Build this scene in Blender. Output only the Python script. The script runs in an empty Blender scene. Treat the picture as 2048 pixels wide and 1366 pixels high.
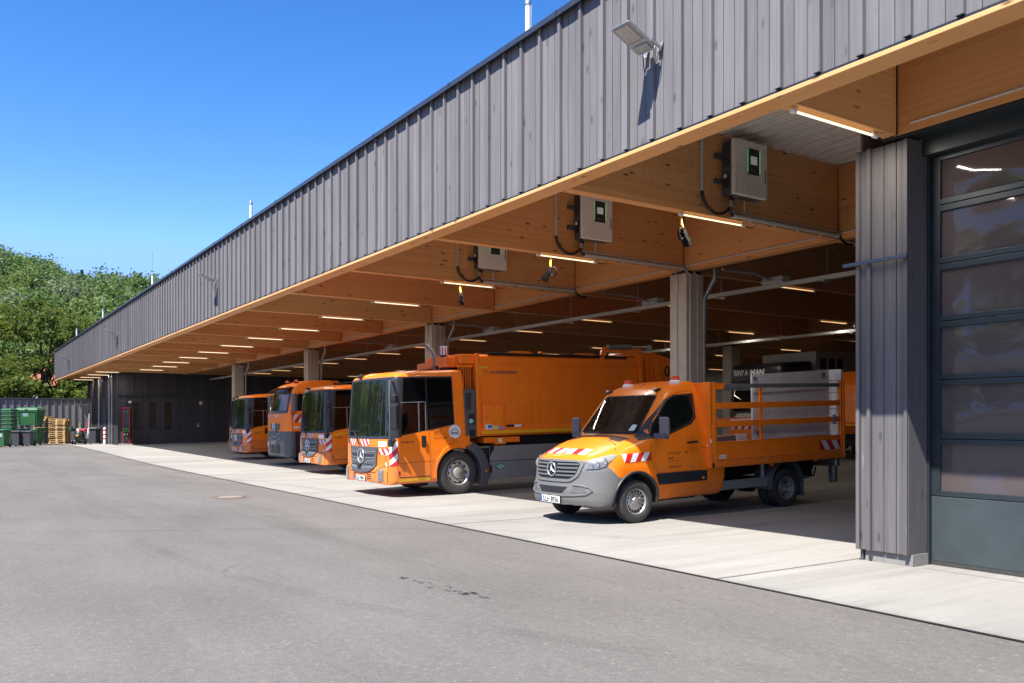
import bpy, bmesh, math, random
from mathutils import Vector, Matrix
from mathutils.bvhtree import BVHTree

SC = bpy.context.scene
COL = SC.collection
R = math.radians

# ------------------------------------------------------------------ camera, world, sun, exposure
# world axes: x runs along the hall front (to the right), y runs into the hall, z up; metres
cam_d = bpy.data.cameras.new('camera')
cam = bpy.data.objects.new('camera', cam_d); COL.objects.link(cam)
cam.location = (0, 0, 1.63)
cam.rotation_euler = (R(90), 0, R(56.68))
cam_d.sensor_width = 36.0
cam_d.lens = 30.2
cam_d.shift_y = 0.0797
cam_d.clip_start = 0.1
cam_d.clip_end = 6000
SC.camera = cam

SUN_TO = Vector((-0.35, 1.0, -1.55)).normalized()          # the way the light travels
sun_d = bpy.data.lights.new('sun', 'SUN')
sun_d.energy = 4.1
sun_d.angle = R(0.53)
sun_d.color = (1.0, 0.955, 0.88)
sun = bpy.data.objects.new('sun', sun_d); COL.objects.link(sun)
sun.rotation_euler = SUN_TO.to_track_quat('-Z', 'Y').to_euler()
sun.location = (10, -30, 45)

world = bpy.data.worlds.new('World'); SC.world = world
world.use_nodes = True
wn = world.node_tree.nodes; wl = world.node_tree.links
bg = wn['Background']
sky = wn.new('ShaderNodeTexSky')
sky.sky_type = 'NISHITA'
sky.sun_disc = False
sky.sun_elevation = math.asin(-SUN_TO.z)
sky.sun_rotation = math.atan2(-SUN_TO.x, -SUN_TO.y)
sky.altitude = 300
sky.air_density = 0.75
sky.dust_density = 0.0
sky.ozone_density = 6.0
# grade the physical sky to a clean, deep summer blue (per channel power, bright end limited)
sep = wn.new('ShaderNodeSeparateColor'); cmb = wn.new('ShaderNodeCombineColor'); wl.new(sky.outputs[0], sep.inputs[0])
for ch, (top, gam, sc) in enumerate(((1.5, 2.1, 0.39), (2.6, 1.38, 0.455), (6.0, 1.0, 0.70))):
    mn = wn.new('ShaderNodeMath'); mn.operation = 'MINIMUM'; mn.inputs[1].default_value = top; wl.new(sep.outputs[ch], mn.inputs[0])
    pw = wn.new('ShaderNodeMath'); pw.operation = 'POWER'; pw.inputs[1].default_value = gam; wl.new(mn.outputs[0], pw.inputs[0])
    ml = wn.new('ShaderNodeMath'); ml.operation = 'MULTIPLY'; ml.inputs[1].default_value = sc; wl.new(pw.outputs[0], ml.inputs[0])
    wl.new(ml.outputs[0], cmb.inputs[ch])
wl.new(cmb.outputs[0], bg.inputs[0])
bg.inputs[1].default_value = 0.15

SC.view_settings.view_transform = 'Standard'
SC.view_settings.look = 'None'
SC.view_settings.gamma = 1
SC.view_settings.exposure = 1.5
SC.render.engine = 'CYCLES'
SC.cycles.use_denoising = True
SC.cycles.max_bounces = 9
SC.cycles.diffuse_bounces = 5
SC.cycles.glossy_bounces = 4
SC.cycles.transmission_bounces = 6
SC.cycles.transparent_max_bounces = 16
SC.cycles.sample_clamp_indirect = 6
SC.cycles.caustics_reflective = False
SC.cycles.caustics_refractive = False
# ------------------------------------------------------------------ helpers
rng = random.Random(7)

def tag(o, label=None, cat=None, group=None, kind=None):
    if label: o['label'] = label
    if cat: o['category'] = cat
    if group: o['group'] = group
    if kind: o['kind'] = kind
    return o

def empty(name, loc=(0, 0, 0), rot=(0, 0, 0)):
    o = bpy.data.objects.new(name, None); COL.objects.link(o)
    o.location = loc; o.rotation_euler = rot
    o.empty_display_size = 0.3
    return o

WORLD = set()
def wloc(p):
    if p is None: return Vector((0, 0, 0))
    if p.name in WORLD or p.parent is None: return Vector(p.location)
    return Vector(p.location) + wloc(p.parent)
def par(o, parent, world=False):
    """parent o; world=True keeps coordinates that were written in world space (parents of that kind are never rotated)"""
    o.parent = parent
    if world:
        o.matrix_parent_inverse = Matrix.Translation(-wloc(parent)); WORLD.add(o.name)
    return o

def copy_tree(o, parent=None):
    c = o.copy(); COL.objects.link(c)
    if parent is not None:
        mpi = o.matrix_parent_inverse.copy()
        c.parent = parent; c.matrix_parent_inverse = mpi
    for ch in list(o.children): copy_tree(ch, c)
    return c

def smooth_angle(me, ang=35):
    bm = bmesh.new(); bm.from_mesh(me)
    lim = R(ang)
    for f in bm.faces: f.smooth = True
    for e in bm.edges:
        if len(e.link_faces) != 2 or e.calc_face_angle(4) > lim: e.smooth = False
    bm.to_mesh(me); bm.free()

class MB:
    """collects shapes and links them as ONE mesh object"""
    def __init__(s): s.v = []; s.f = []; s.m = []
    def _add(s, vs, fs, mi=0):
        b = len(s.v); s.v += [tuple(v) for v in vs]
        for f in fs: s.f.append(tuple(b + i for i in f)); s.m.append(mi)
        return s
    def box(s, x0, x1, y0, y1, z0, z1, mi=0):
        if x0 > x1: x0, x1 = x1, x0
        if y0 > y1: y0, y1 = y1, y0
        if z0 > z1: z0, z1 = z1, z0
        return s._add([(x0,y0,z0),(x1,y0,z0),(x1,y1,z0),(x0,y1,z0),(x0,y0,z1),(x1,y0,z1),(x1,y1,z1),(x0,y1,z1)],
                      [(0,3,2,1),(4,5,6,7),(0,1,5,4),(1,2,6,5),(2,3,7,6),(3,0,4,7)], mi)
    def obox(s, c, ex, ey, ez, mi=0):
        c = Vector(c); ex = Vector(ex); ey = Vector(ey); ez = Vector(ez)
        vs = [c - ex - ey - ez, c + ex - ey - ez, c + ex + ey - ez, c - ex + ey - ez, c - ex - ey + ez, c + ex - ey + ez, c + ex + ey + ez, c - ex + ey + ez]
        return s._add(vs, [(0,3,2,1),(4,5,6,7),(0,1,5,4),(1,2,6,5),(2,3,7,6),(3,0,4,7)], mi)
    def bar(s, a, b, w, h, mi=0, up=(0, 0, 1)):
        a = Vector(a); b = Vector(b); d = b - a; l = d.length; d.normalize()
        up = Vector(up)
        sx = d.cross(up)
        if sx.length < 1e-4: sx = d.cross(Vector((1, 0, 0)))
        sx.normalize(); uz = sx.cross(d)
        return s.obox((a + b) / 2, d * l / 2, sx * w / 2, uz * h / 2, mi)
    def prism(s, pts, axis, a, b, mi=0):
        n = len(pts)
        def P(p, t):
            if axis == 'x': return (t, p[0], p[1])
            if axis == 'y': return (p[0], t, p[1])
            return (p[0], p[1], t)
        vs = [P(p, a) for p in pts] + [P(p, b) for p in pts]
        fs = [tuple(range(n - 1, -1, -1)), tuple(range(n, 2 * n))]
        for i in range(n):
            j = (i + 1) % n
            fs.append((i, j, n + j, n + i))
        return s._add(vs, fs, mi)
    def tube(s, pts, r, n=8, mi=0, caps=True):
        pts = [Vector(p) for p in pts]; rs = r if isinstance(r, (list, tuple)) else [r] * len(pts)
        prev = None; vs = []; fs = []
        for i, p in enumerate(pts):
            if i == 0: d = pts[1] - p
            elif i == len(pts) - 1: d = p - pts[-2]
            else: d = (pts[i + 1] - p).normalized() + (p - pts[i - 1]).normalized()
            d.normalize()
            if prev is None:
                u = d.orthogonal().normalized()
            else:
                u = prev - d * prev.dot(d)
                u = u.normalized() if u.length > 1e-6 else d.orthogonal().normalized()
            prev = u; w = d.cross(u)
            for k in range(n):
                a = 2 * math.pi * k / n
                vs.append(p + (u * math.cos(a) + w * math.sin(a)) * rs[i])
        for i in range(len(pts) - 1):
            for k in range(n):
                k2 = (k + 1) % n
                fs.append((i * n + k, i * n + k2, (i + 1) * n + k2, (i + 1) * n + k))
        if caps:
            fs.append(tuple(range(n - 1, -1, -1))); fs.append(tuple((len(pts) - 1) * n + k for k in range(n)))
        return s._add(vs, fs, mi)
    def lathe(s, prof, c, axis='z', n=20, mi=0, caps=True):
        """prof: (radius, height) pairs along the axis"""
        c = Vector(c); vs = []; fs = []
        for r, h in prof:
            for k in range(n):
                a = 2 * math.pi * k / n; p, q = r * math.cos(a), r * math.sin(a)
                vs.append(c + Vector({'z': (p, q, h), 'x': (h, p, q), 'y': (q, h, p)}[axis]))
        for i in range(len(prof) - 1):
            for k in range(n):
                k2 = (k + 1) % n
                fs.append((i * n + k, i * n + k2, (i + 1) * n + k2, (i + 1) * n + k))
        if caps:
            if prof[0][0] > 1e-5: fs.append(tuple(range(n - 1, -1, -1)))
            if prof[-1][0] > 1e-5: fs.append(tuple((len(prof) - 1) * n + k for k in range(n)))
        return s._add(vs, fs, mi)
    def loft(s, secs, mi=0, closed=True, cap=True):
        """secs: lists of equal length of 3D points"""
        n = len(secs[0]); vs = [p for q in secs for p in q]; fs = []
        for i in range(len(secs) - 1):
            for k in range(n if closed else n - 1):
                k2 = (k + 1) % n
                fs.append((i * n + k, i * n + k2, (i + 1) * n + k2, (i + 1) * n + k))
        if cap:
            fs.append(tuple(range(n - 1, -1, -1))); fs.append(tuple((len(secs) - 1) * n + k for k in range(n)))
        return s._add(vs, fs, mi)
    def mesh(s, name='m', recalc=True, weld=True):
        me = bpy.data.meshes.new(name)
        me.from_pydata(s.v, [], s.f)
        me.polygons.foreach_set('material_index', s.m)
        if recalc:
            bm = bmesh.new(); bm.from_mesh(me)
            if weld: bmesh.ops.remove_doubles(bm, verts=bm.verts, dist=1e-6)
            bmesh.ops.recalc_face_normals(bm, faces=bm.faces)
            bm.to_mesh(me); bm.free()
        me.update()
        return me
    def build(s, name, mats, parent=None, world=False, bevel=0, smooth=None, seg=2, recalc=True):
        me = s.mesh(name, recalc)
        if not isinstance(mats, (list, tuple)): mats = [mats]
        for m in mats: me.materials.append(m)
        if smooth: smooth_angle(me, smooth)
        o = bpy.data.objects.new(name, me); COL.objects.link(o)
        if bevel:
            b = o.modifiers.new('bevel', 'BEVEL'); b.width = bevel; b.segments = seg; b.limit_method = 'ANGLE'; b.angle_limit = R(40)
        if parent is not None: par(o, parent, world)
        return o

def ss(x, a, b):
    t = min(1, max(0, (x - a) / (b - a)))
    return t * t * (3 - 2 * t)

def gz(x, y):
    """height of the yard"""
    return 0.2 * ss(-x, 32, 60)

def hz(x, y):
    """height of the concrete apron and hall floor (2 % fall towards the yard)"""
    return gz(x, y) + 0.004 + 0.02 * max(0, y - 9.3)

# ------------------------------------------------------------------ materials
class NT:
    def __init__(s, name):
        s.m = bpy.data.materials.new(name); s.m.use_nodes = True
        s.n = s.m.node_tree.nodes; s.l = s.m.node_tree.links
        s.b = s.n['Principled BSDF']; s.out = s.n['Material Output']
    def add(s, typ, **kw):
        nd = s.n.new(typ)
        for k, v in kw.items():
            if k.startswith('i_'):
                key = k[2:]
                key = int(key) if key.isdigit() else key
                s.put(nd.inputs[key], v)
            else: setattr(nd, k, v)
        return nd
    def put(s, inp, v):
        if isinstance(v, bpy.types.NodeSocket): s.l.new(v, inp)
        elif isinstance(v, bpy.types.Node): s.l.new(v.outputs[0], inp)
        else: inp.default_value = v
    def math(s, op, a, b=0.0, c=0.0, clamp=False):
        nd = s.add('ShaderNodeMath', operation=op, use_clamp=clamp)
        s.put(nd.inputs[0], a); s.put(nd.inputs[1], b); s.put(nd.inputs[2], c)
        return nd.outputs[0]
    def mix(s, fac, a, b, mode='MIX'):
        nd = s.add('ShaderNodeMix', data_type='RGBA', blend_type=mode)
        s.put(nd.inputs[0], fac); s.put(nd.inputs[6], a); s.put(nd.inputs[7], b)
        return nd.outputs[2]
    def coords(s, scale=(1, 1, 1), loc=(0, 0, 0), out='Object'):
        tc = s.add('ShaderNodeTexCoord')
        mp = s.add('ShaderNodeMapping'); s.l.new(tc.outputs[out], mp.inputs[0])
        mp.inputs['Scale'].default_value = scale; mp.inputs['Location'].default_value = loc
        return mp.outputs[0]
    def noise(s, vec, scale=1, detail=3, rough=.5):
        nd = s.add('ShaderNodeTexNoise'); s.put(nd.inputs['Vector'], vec)
        nd.inputs['Scale'].default_value = scale; nd.inputs['Detail'].default_value = detail; nd.inputs['Roughness'].default_value = rough
        return nd.outputs[0]
    def ramp(s, fac, stops):
        nd = s.add('ShaderNodeValToRGB'); s.put(nd.inputs[0], fac)
        el = nd.color_ramp.elements
        while len(el) < len(stops): el.new(.5)
        for e, (p, c) in zip(el, stops):
            e.position = p
            e.color = (c, c, c, 1) if isinstance(c, (int, float)) else (*c, 1)
        return nd.outputs[0]
    def range(s, v, a, b, c, d):
        nd = s.add('ShaderNodeMapRange'); s.put(nd.inputs[0], v)
        for i, x in enumerate((a, b, c, d)): nd.inputs[i + 1].default_value = x
        return nd.outputs[0]
    def bump(s, h, strength=.3, dist=.01):
        nd = s.add('ShaderNodeBump'); s.put(nd.inputs['Height'], h)
        nd.inputs['Strength'].default_value = strength; nd.inputs['Distance'].default_value = dist
        s.l.new(nd.outputs[0], s.b.inputs['Normal'])
    def base(s, c): s.put(s.b.inputs['Base Color'], c if not isinstance(c, tuple) else (*c[:3], 1))
    def set(s, **kw):
        for k, v in kw.items(): s.put(s.b.inputs[k.replace('_', ' ')], v)
        return s

def plain(name, c, rough=.5, metal=0.0, var=.08, scale=6.0, coat=0.0, spec=.5):
    """a colour with a little unevenness and roughness variation"""
    t = NT(name)
    v = t.coords()
    n = t.noise(v, scale, 4, .6)
    f = t.range(n, .25, .75, 1 - var, 1 + var)
    vm = t.add('ShaderNodeVectorMath', operation='SCALE'); vm.inputs[0].default_value = c[:3]; t.put(vm.inputs['Scale'], f)
    t.base(vm.outputs[0])
    t.set(Roughness=t.range(n, .2, .8, max(0, rough - .07), min(1, rough + .07)), Metallic=metal, Coat_Weight=coat, Coat_Roughness=.08)
    t.b.inputs['Specular IOR Level'].default_value = spec
    return t.m

def cladding_mat(name, axis, c=(.160, .155, .162), pitch=.155):
    t = NT(name)
    tc = t.add('ShaderNodeTexCoord'); sp = t.add('ShaderNodeSeparateXYZ'); t.l.new(tc.outputs['Object'], sp.inputs[0])
    u = sp.outputs[0] if axis == 'x' else sp.outputs[1]
    bid = t.math('FLOOR', t.math('DIVIDE', u, pitch))
    wn_ = t.add('ShaderNodeTexWhiteNoise', noise_dimensions='1D'); t.put(wn_.inputs['W'], bid)
    rnd = wn_.outputs['Value']
    sc = (34, 34, 1.1)
    grain = t.noise(t.coords(sc), 1, 5, .65)
    stain = t.noise(t.coords((1.5, 1.5, .5)), 1, 4, .6)
    kc = (5.2, 5.2, 1.9)
    vo = t.add('ShaderNodeTexVoronoi'); t.put(vo.inputs['Vector'], t.coords(kc)); vo.inputs['Scale'].default_value = 1.0
    knot = t.ramp(vo.outputs['Distance'], [(0, .45), (.09, .7), (.16, 1), (1, 1)])
    streak = t.noise(t.coords((9, 9, .16)), 1, 3, .6)
    f = t.math('MULTIPLY', t.range(rnd, 0, 1, .88, 1.12), t.range(grain, .2, .8, .78, 1.18))
    f = t.math('MULTIPLY', f, t.range(stain, .25, .75, .88, 1.1))
    f = t.math('MULTIPLY', f, t.range(streak, .3, .7, .93, 1.06))
    f = t.math('MULTIPLY', f, knot)
    vm = t.add('ShaderNodeVectorMath', operation='SCALE'); t.put(vm.inputs['Scale'], f)
    t.put(vm.inputs[0], t.mix(t.range(stain, .35, .65, 0, 1), (*c, 1), (c[0] * 1.02, c[1] * .985, c[2] * .98, 1)))
    # a few bleached drips
    dr = t.noise(t.coords((26, 26, 2.6)), 1, 2, .5)
    drip = t.ramp(dr, [(0, 0), (.72, 0), (.78, .45), (1, .6)])
    t.base(t.mix(drip, vm.outputs[0], (.26, .25, .24, 1)))
    t.set(Roughness=.72); t.b.inputs['Specular IOR Level'].default_value = .3
    t.bump(grain, .25, .004)
    return t.m

def glulam_mat(name, axis, c0=(.64, .315, .115), c1=(.82, .475, .215)):
    t = NT(name)
    tc = t.add('ShaderNodeTexCoord'); sp = t.add('ShaderNodeSeparateXYZ'); t.l.new(tc.outputs['Object'], sp.inputs[0])
    oi = t.add('ShaderNodeObjectInfo')
    lam = t.math('FLOOR', t.math('DIVIDE', sp.outputs[2], .042))
    along = sp.outputs[0] if axis == 'x' else sp.outputs[1]
    seg = t.math('FLOOR', t.math('DIVIDE', t.math('ADD', along, t.math('MULTIPLY', lam, 1.37)), 3.1))
    wn_ = t.add('ShaderNodeTexWhiteNoise', noise_dimensions='2D')
    cb = t.add('ShaderNodeCombineXYZ'); t.put(cb.inputs[0], lam); t.put(cb.inputs[1], t.math('ADD', seg, t.math('MULTIPLY', oi.outputs['Random'], 91)))
    t.put(wn_.inputs['Vector'], cb.outputs[0])
    sc = (1.2, 20, 60) if axis == 'x' else (20, 1.2, 60)
    grain = t.noise(t.coords(sc), 1, 4, .6)
    kc = (2.6, 7, 8.5) if axis == 'x' else (7, 2.6, 8.5)
    vo = t.add('ShaderNodeTexVoronoi'); t.put(vo.inputs['Vector'], t.coords(kc)); vo.inputs['Scale'].default_value = 1.0
    keep = t.ramp(vo.outputs['Color'], [(0, 0), (.52, 0), (.56, 1), (1, 1)])
    knot = t.math('MULTIPLY', t.ramp(vo.outputs['Distance'], [(0, 1), (.1, .9), (.2, 0), (1, 0)]), keep)
    patch = t.noise(t.coords((.6, .6, .6)), 1, 3, .5)
    f = t.math('ADD', t.math('MULTIPLY', wn_.outputs['Value'], .35), t.math('MULTIPLY', grain, .55))
    f = t.math('ADD', f, t.range(patch, .3, .7, -.12, .12))
    col = t.mix(f, (*c0, 1), (*c1, 1))
    tint = t.mix(t.range(oi.outputs['Random'], 0, 1, 0, .9), (1, 1, 1, 1), (.88, .72, .58, 1))
    col = t.mix(1.0, col, tint, 'MULTIPLY')
    col = t.mix(knot, col, (.13, .055, .022, 1))
    t.base(col); t.set(Roughness=.55); t.b.inputs['Specular IOR Level'].default_value = .35
    return t.m

def glass_mat(name, tint=(.03, .035, .035), clear=.3, rough=.02, wav=0.0, wscale=1.3, ior=1.5, body=.42):
    """tinted pane: part see-through, part reflecting by angle"""
    t = NT(name)
    tr = t.add('ShaderNodeBsdfTransparent'); tr.inputs[0].default_value = (clear, clear * 1.03, clear, 1)
    t.base((*tint, 1)); t.set(Roughness=rough, IOR=ior)
    t.b.inputs['Specular IOR Level'].default_value = .75
    if wav:
        n = t.noise(t.coords(), wscale, 2, .4); t.bump(n, wav, .12)
    mx = t.add('ShaderNodeMixShader')
    lw = t.add('ShaderNodeFresnel'); lw.inputs[0].default_value = ior
    t.put(mx.inputs[0], t.range(lw.outputs[0], .03, .5, body, 1.0))
    t.l.new(tr.outputs[0], mx.inputs[1]); t.l.new(t.b.outputs[0], mx.inputs[2])
    t.l.new(mx.outputs[0], t.out.inputs[0])
    return t.m

def emit_mat(name, c, s):
    t = NT(name); t.base((.8, .8, .8, 1))
    t.b.inputs['Emission Color'].default_value = (*c, 1); t.b.inputs['Emission Strength'].default_value = s
    return t.m

M = {}
M['clad_x'] = cladding_mat('stained_boards_along', 'x')
M['clad_y'] = cladding_mat('stained_boards_across', 'y')
M['pillar_clad'] = cladding_mat('charcoal_boards', 'x', (.112, .107, .112))
M['dark_clad_x'] = cladding_mat('dark_boards_along', 'x', (.052, .049, .058))
M['dark_clad_y'] = cladding_mat('dark_boards_across', 'y', (.052, .049, .058))
M['glulam_x'] = glulam_mat('glulam_along', 'x')
M['glulam_y'] = glulam_mat('glulam_across', 'y')
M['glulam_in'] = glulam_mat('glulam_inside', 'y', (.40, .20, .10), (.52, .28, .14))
M['coping'] = plain('coping_sheet', (.1, .105, .125), .38, .75)
M['black'] = plain('black_plastic', (.015, .015, .017), .5)
M['rubber'] = plain('tyre_rubber', (.036, .034, .032), .75, 0, .35, 14)
M['cable'] = plain('cable_black', (.012, .012, .012), .45)
M['zinc'] = plain('galvanised_steel', (.42, .43, .44), .42, .85, .2, 9)
M['pvc'] = plain('grey_conduit', (.5, .49, .46), .5)
M['white'] = plain('white_plastic', (.78, .78, .76), .4)
M['offwhite'] = plain('powder_coat_white', (.78, .76, .70), .45, 0, .05)
M['trap'] = plain('coated_trapezoid_sheet', (.85, .84, .81), .4, .2, .1)
M['anthra'] = plain('anthracite_metal', (.027, .036, .042), .42, .3)
M['door_panel'] = plain('door_panel_paint', (.036, .048, .053), .5, .0, .15, 2.5)
M['tube_on'] = emit_mat('tube_glow', (1.0, .60, .26), .36)
M['tube_out'] = emit_mat('tube_glow_eaves', (1.0, .80, .52), .55)
M['led'] = plain('led_array', (.75, .68, .6), .25)
M['alu'] = plain('bare_aluminium', (.5, .5, .5), .38, .9, .12, 5)
M['red'] = plain('signal_red', (.55, .012, .014), .4)
M['yellow'] = plain('signal_yellow', (.42, .24, .012), .5)
M['green_led'] = emit_mat('green_led', (.05, .8, .25), .16)
M['screen'] = emit_mat('display_screen', (.5, .52, .5), .06)

def asphalt():
    t = NT('worn_asphalt')
    v = t.coords()
    fine = t.noise(v, 70, 3, .75)
    mid = t.noise(v, 14, 4, .7)
    big = t.noise(t.coords((.16, .3, 1)), 1, 5, .6)
    patch = t.noise(t.coords((.55, .8, 1), (7, 2, 0)), 1, 4, .65)
    streak = t.noise(t.coords((.1, 1.1, 1), (3, 1, 0)), 1, 4, .6)
    f = t.math('MULTIPLY', t.range(fine, .3, .7, .74, 1.26), t.range(mid, .25, .75, .84, 1.16))
    f = t.math('MULTIPLY', f, t.range(big, .25, .75, .82, 1.16))
    f = t.math('MULTIPLY', f, t.range(patch, .3, .7, .93, 1.07))
    f = t.math('MULTIPLY', f, t.range(streak, .3, .7, .93, 1.07))
    # light stones in the surface
    vo = t.add('ShaderNodeTexVoronoi'); t.put(vo.inputs['Vector'], v); vo.inputs['Scale'].default_value = 48
    g = t.ramp(vo.outputs['Color'], [(0, 0), (.84, 0), (.88, .6), (1, .8)])
    # dark rubbed tyre tracks
    tr = t.noise(t.coords((.05, .5, 1), (11, 4, 0)), 1, 5, .65)
    f = t.math('MULTIPLY', f, t.range(tr, .56, .74, 1, .8))
    # fine cracks in a few places
    vc = t.add('ShaderNodeTexVoronoi', feature='DISTANCE_TO_EDGE'); vc.inputs['Scale'].default_value = .42
    wob = t.add('ShaderNodeVectorMath', operation='ADD'); t.put(wob.inputs[0], v)
    nz = t.add('ShaderNodeTexNoise'); t.put(nz.inputs['Vector'], v); nz.inputs['Scale'].default_value = 1.7; nz.inputs['Detail'].default_value = 5
    sc = t.add('ShaderNodeVectorMath', operation='SCALE'); t.put(sc.inputs[0], nz.outputs['Color']); sc.inputs['Scale'].default_value = .9; t.put(wob.inputs[1], sc.outputs[0])
    t.put(vc.inputs['Vector'], wob.outputs[0])
    crack = t.math('MULTIPLY', t.range(vc.outputs['Distance'], .002, .009, 1, 0), t.range(t.noise(t.coords((.2, .2, 1), (2, 9, 0)), 1, 2, .5), .60, .68, 0, .4))
    # oil spots
    os_ = t.noise(t.coords((1.1, 1.1, 1), (4, 4, 0)), 1, 3, .55)
    f = t.math('MULTIPLY', f, t.range(os_, .70, .78, 1, .72))
    vm = t.add('ShaderNodeVectorMath', operation='SCALE'); vm.inputs[0].default_value = (.132, .1225, .115); t.put(vm.inputs['Scale'], f)
    c = t.mix(t.math('MULTIPLY', g, .55), vm.outputs[0], (.25, .235, .22, 1))
    t.base(t.mix(crack, c, (.035, .033, .032, 1)))
    t.set(Roughness=.9); t.b.inputs['Specular IOR Level'].default_value = .25
    t.bump(fine, .6, .008)
    return t.m

def concrete_floor():
    t = NT('broomed_concrete')
    v = t.coords()
    broom = t.noise(t.coords((9, .35, 1)), 1, 5, .7)
    cloud = t.noise(t.coords((.35, .22, 1)), 1, 5, .6)
    fine = t.noise(v, 60, 2, .6)
    dirt = t.noise(t.coords((1.3, .13, 1), (5, 0, 0)), 1, 5, .65)
    track = t.noise(t.coords((.9, .05, 1), (1, 3, 0)), 1, 4, .6)
    spot = t.noise(t.coords((2.3, 1.6, 1), (8, 1, 0)), 1, 4, .6)
    f = t.math('MULTIPLY', t.range(broom, .3, .7, .90, 1.08), t.range(cloud, .3, .7, .84, 1.1))
    f = t.math('MULTIPLY', f, t.range(fine, .3, .7, .92, 1.08))
    f = t.math('MULTIPLY', f, t.range(dirt, .53, .72, 1.0, .74))
    f = t.math('MULTIPLY', f, t.range(track, .55, .72, 1.0, .8))
    f = t.math('MULTIPLY', f, t.range(spot, .64, .74, 1.0, .82))
    tc = t.add('ShaderNodeTexCoord'); sp = t.add('ShaderNodeSeparateXYZ'); t.l.new(tc.outputs['Object'], sp.inputs[0])
    wob = t.math('MULTIPLY', t.math('SUBTRACT', t.noise(t.coords((1, 5, 1)), 1, 4, .7), .5), .03)
    # soiled edge towards the asphalt
    edge = t.math('ADD', sp.outputs[1], t.math('MULTIPLY', t.math('SUBTRACT', t.noise(t.coords((2, 2, 1)), 1, 4, .7), .5), .5))
    f = t.math('MULTIPLY', f, t.range(edge, 6.62, 6.86, .78, 1))
    xx = t.math('PINGPONG', t.math('ADD', t.math('ADD', sp.outputs[0], 6.32), wob), 2.88)
    joint = t.range(xx, .010, .03, 1, 0)
    yy = t.math('ABSOLUTE', t.math('ADD', t.math('SUBTRACT', sp.outputs[1], 9.15), wob))
    j2 = t.math('MULTIPLY', t.range(yy, .006, .015, 1, 0), t.math('GREATER_THAN', sp.outputs[0], -5.5))
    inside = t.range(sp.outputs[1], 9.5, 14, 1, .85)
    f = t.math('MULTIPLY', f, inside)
    vm = t.add('ShaderNodeVectorMath', operation='SCALE'); vm.inputs[0].default_value = (.27, .259, .242); t.put(vm.inputs['Scale'], f)
    t.base(t.mix(t.math('MULTIPLY', t.math('MAXIMUM', joint, j2), .85), vm.outputs[0], (.05, .045, .04, 1)))
    t.set(Roughness=.8); t.b.inputs['Specular IOR Level'].default_value = .3
    t.bump(broom, .3, .004)
    return t.m

M['asphalt'] = asphalt()
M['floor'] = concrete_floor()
M['concrete'] = plain('cast_concrete', (.43, .385, .315), .8, 0, .12, 4)
M['plinth'] = plain('plinth_concrete', (.2, .19, .178), .85, 0, .2, 12)
# ------------------------------------------------------------------ ground
def sheet(name, xs, ys, zf, m):
    b = MB(); nx, ny = len(xs), len(ys)
    vs = [(x, y, zf(x, y)) for y in ys for x in xs]
    fs = [(j * nx + i, j * nx + i + 1, (j + 1) * nx + i + 1, (j + 1) * nx + i) for j in range(ny - 1) for i in range(nx - 1)]
    b._add(vs, fs)
    o = b.build(name, m)
    return o
xs = [-1500, -600, -200, -120] + [-90 + 3 * i for i in range(25)] + [0, 20, 60, 200, 900]
tag(sheet('ground', xs, [-900, -200, -60, -20, 6.7, 60, 200, 600, 1500], gz, M['asphalt']), kind='structure')
xs = [-64.5, -63, -61] + [-60 + 3 * i for i in range(21)] + [3, 6, 14]
def apron_z(x, y): return hz(x, y)
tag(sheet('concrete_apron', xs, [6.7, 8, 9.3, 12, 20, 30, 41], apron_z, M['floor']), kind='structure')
b = MB(); pts = [14] + [-3 * i for i in range(22)]
for a_, c_ in zip(pts[:-1], pts[1:]):
    b._add([(a_, 6.655, gz(a_, 0) + .008), (c_, 6.655, gz(c_, 0) + .008), (c_, 6.705, gz(c_, 0) + .008), (a_, 6.705, gz(a_, 0) + .008)], [(0, 1, 2, 3)])
tag(b.build('pavement_joint', M['black']), kind='structure')

# ------------------------------------------------------------------ the hall
hall = empty('depot_hall', (-35, 20, 0))
tag(hall, 'long low vehicle depot with grey board cladding over an open timber canopy', 'depot hall')
def hp(bld, name, m, **kw): return bld.build(name, m, hall, world=True, **kw)
XL, XR = -75.5, 9.0
ZB, ZT = 4.91, 6.22          # underside and top of the beams
# fascia boards and ribs
b = MB(); rr = random.Random(3)
nb = int((XR - XL) / .155)
for i in range(nb):
    x = XL + i * .155
    b.box(x + .0045, x + .1505, 7.035 + rr.uniform(-.002, .002), 7.06, 4.995 + rr.uniform(0, .006), 7.2)
    if i % 3 == 0:
        b.box(x - .024, x + .024, 6.985, 7.03, 5.0, 7.2)
        b.box(x - .032, x + .032, 6.965, 7.03, 4.992, 4.998, 1)
b.box(XL, XR, 7.065, 7.1, 4.995, 7.2, 1)
hp(b, 'fascia_cladding', [M['clad_x'], M['anthra']])
b = MB(); b.box(XL - .03, XR, 6.94, 7.5, 7.2, 7.26); b.box(XL - .03, XR, 6.935, 6.95, 7.175, 7.2)
k = XL
while k < XR:
    b.box(k, k + .05, 6.93, 7.502, 7.2, 7.263); k += 3.0
hp(b, 'roof_coping', M['coping'])
b = MB(); b.box(XL, XR, 7.0, 7.1, 4.962, 4.99); hp(b, 'edge_trim', M['anthra'])
b = MB(); b.box(XL, XR, 7.1, 7.28, ZB, ZT); b.box(XL, XR, 6.985, 7.1, ZB + .003, 4.96)
hp(b, 'edge_beam', M['glulam_x'], bevel=.006)
# left end of the canopy
b = MB(); n = int(6.3 / .155)
for i in range(n): b.box(XL - .04, XL - .015, 7.06 + i * .155, 7.06 + i * .155 + .15, 5.0, 7.2)
hp(b, 'end_cladding', M['clad_y'])
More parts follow.
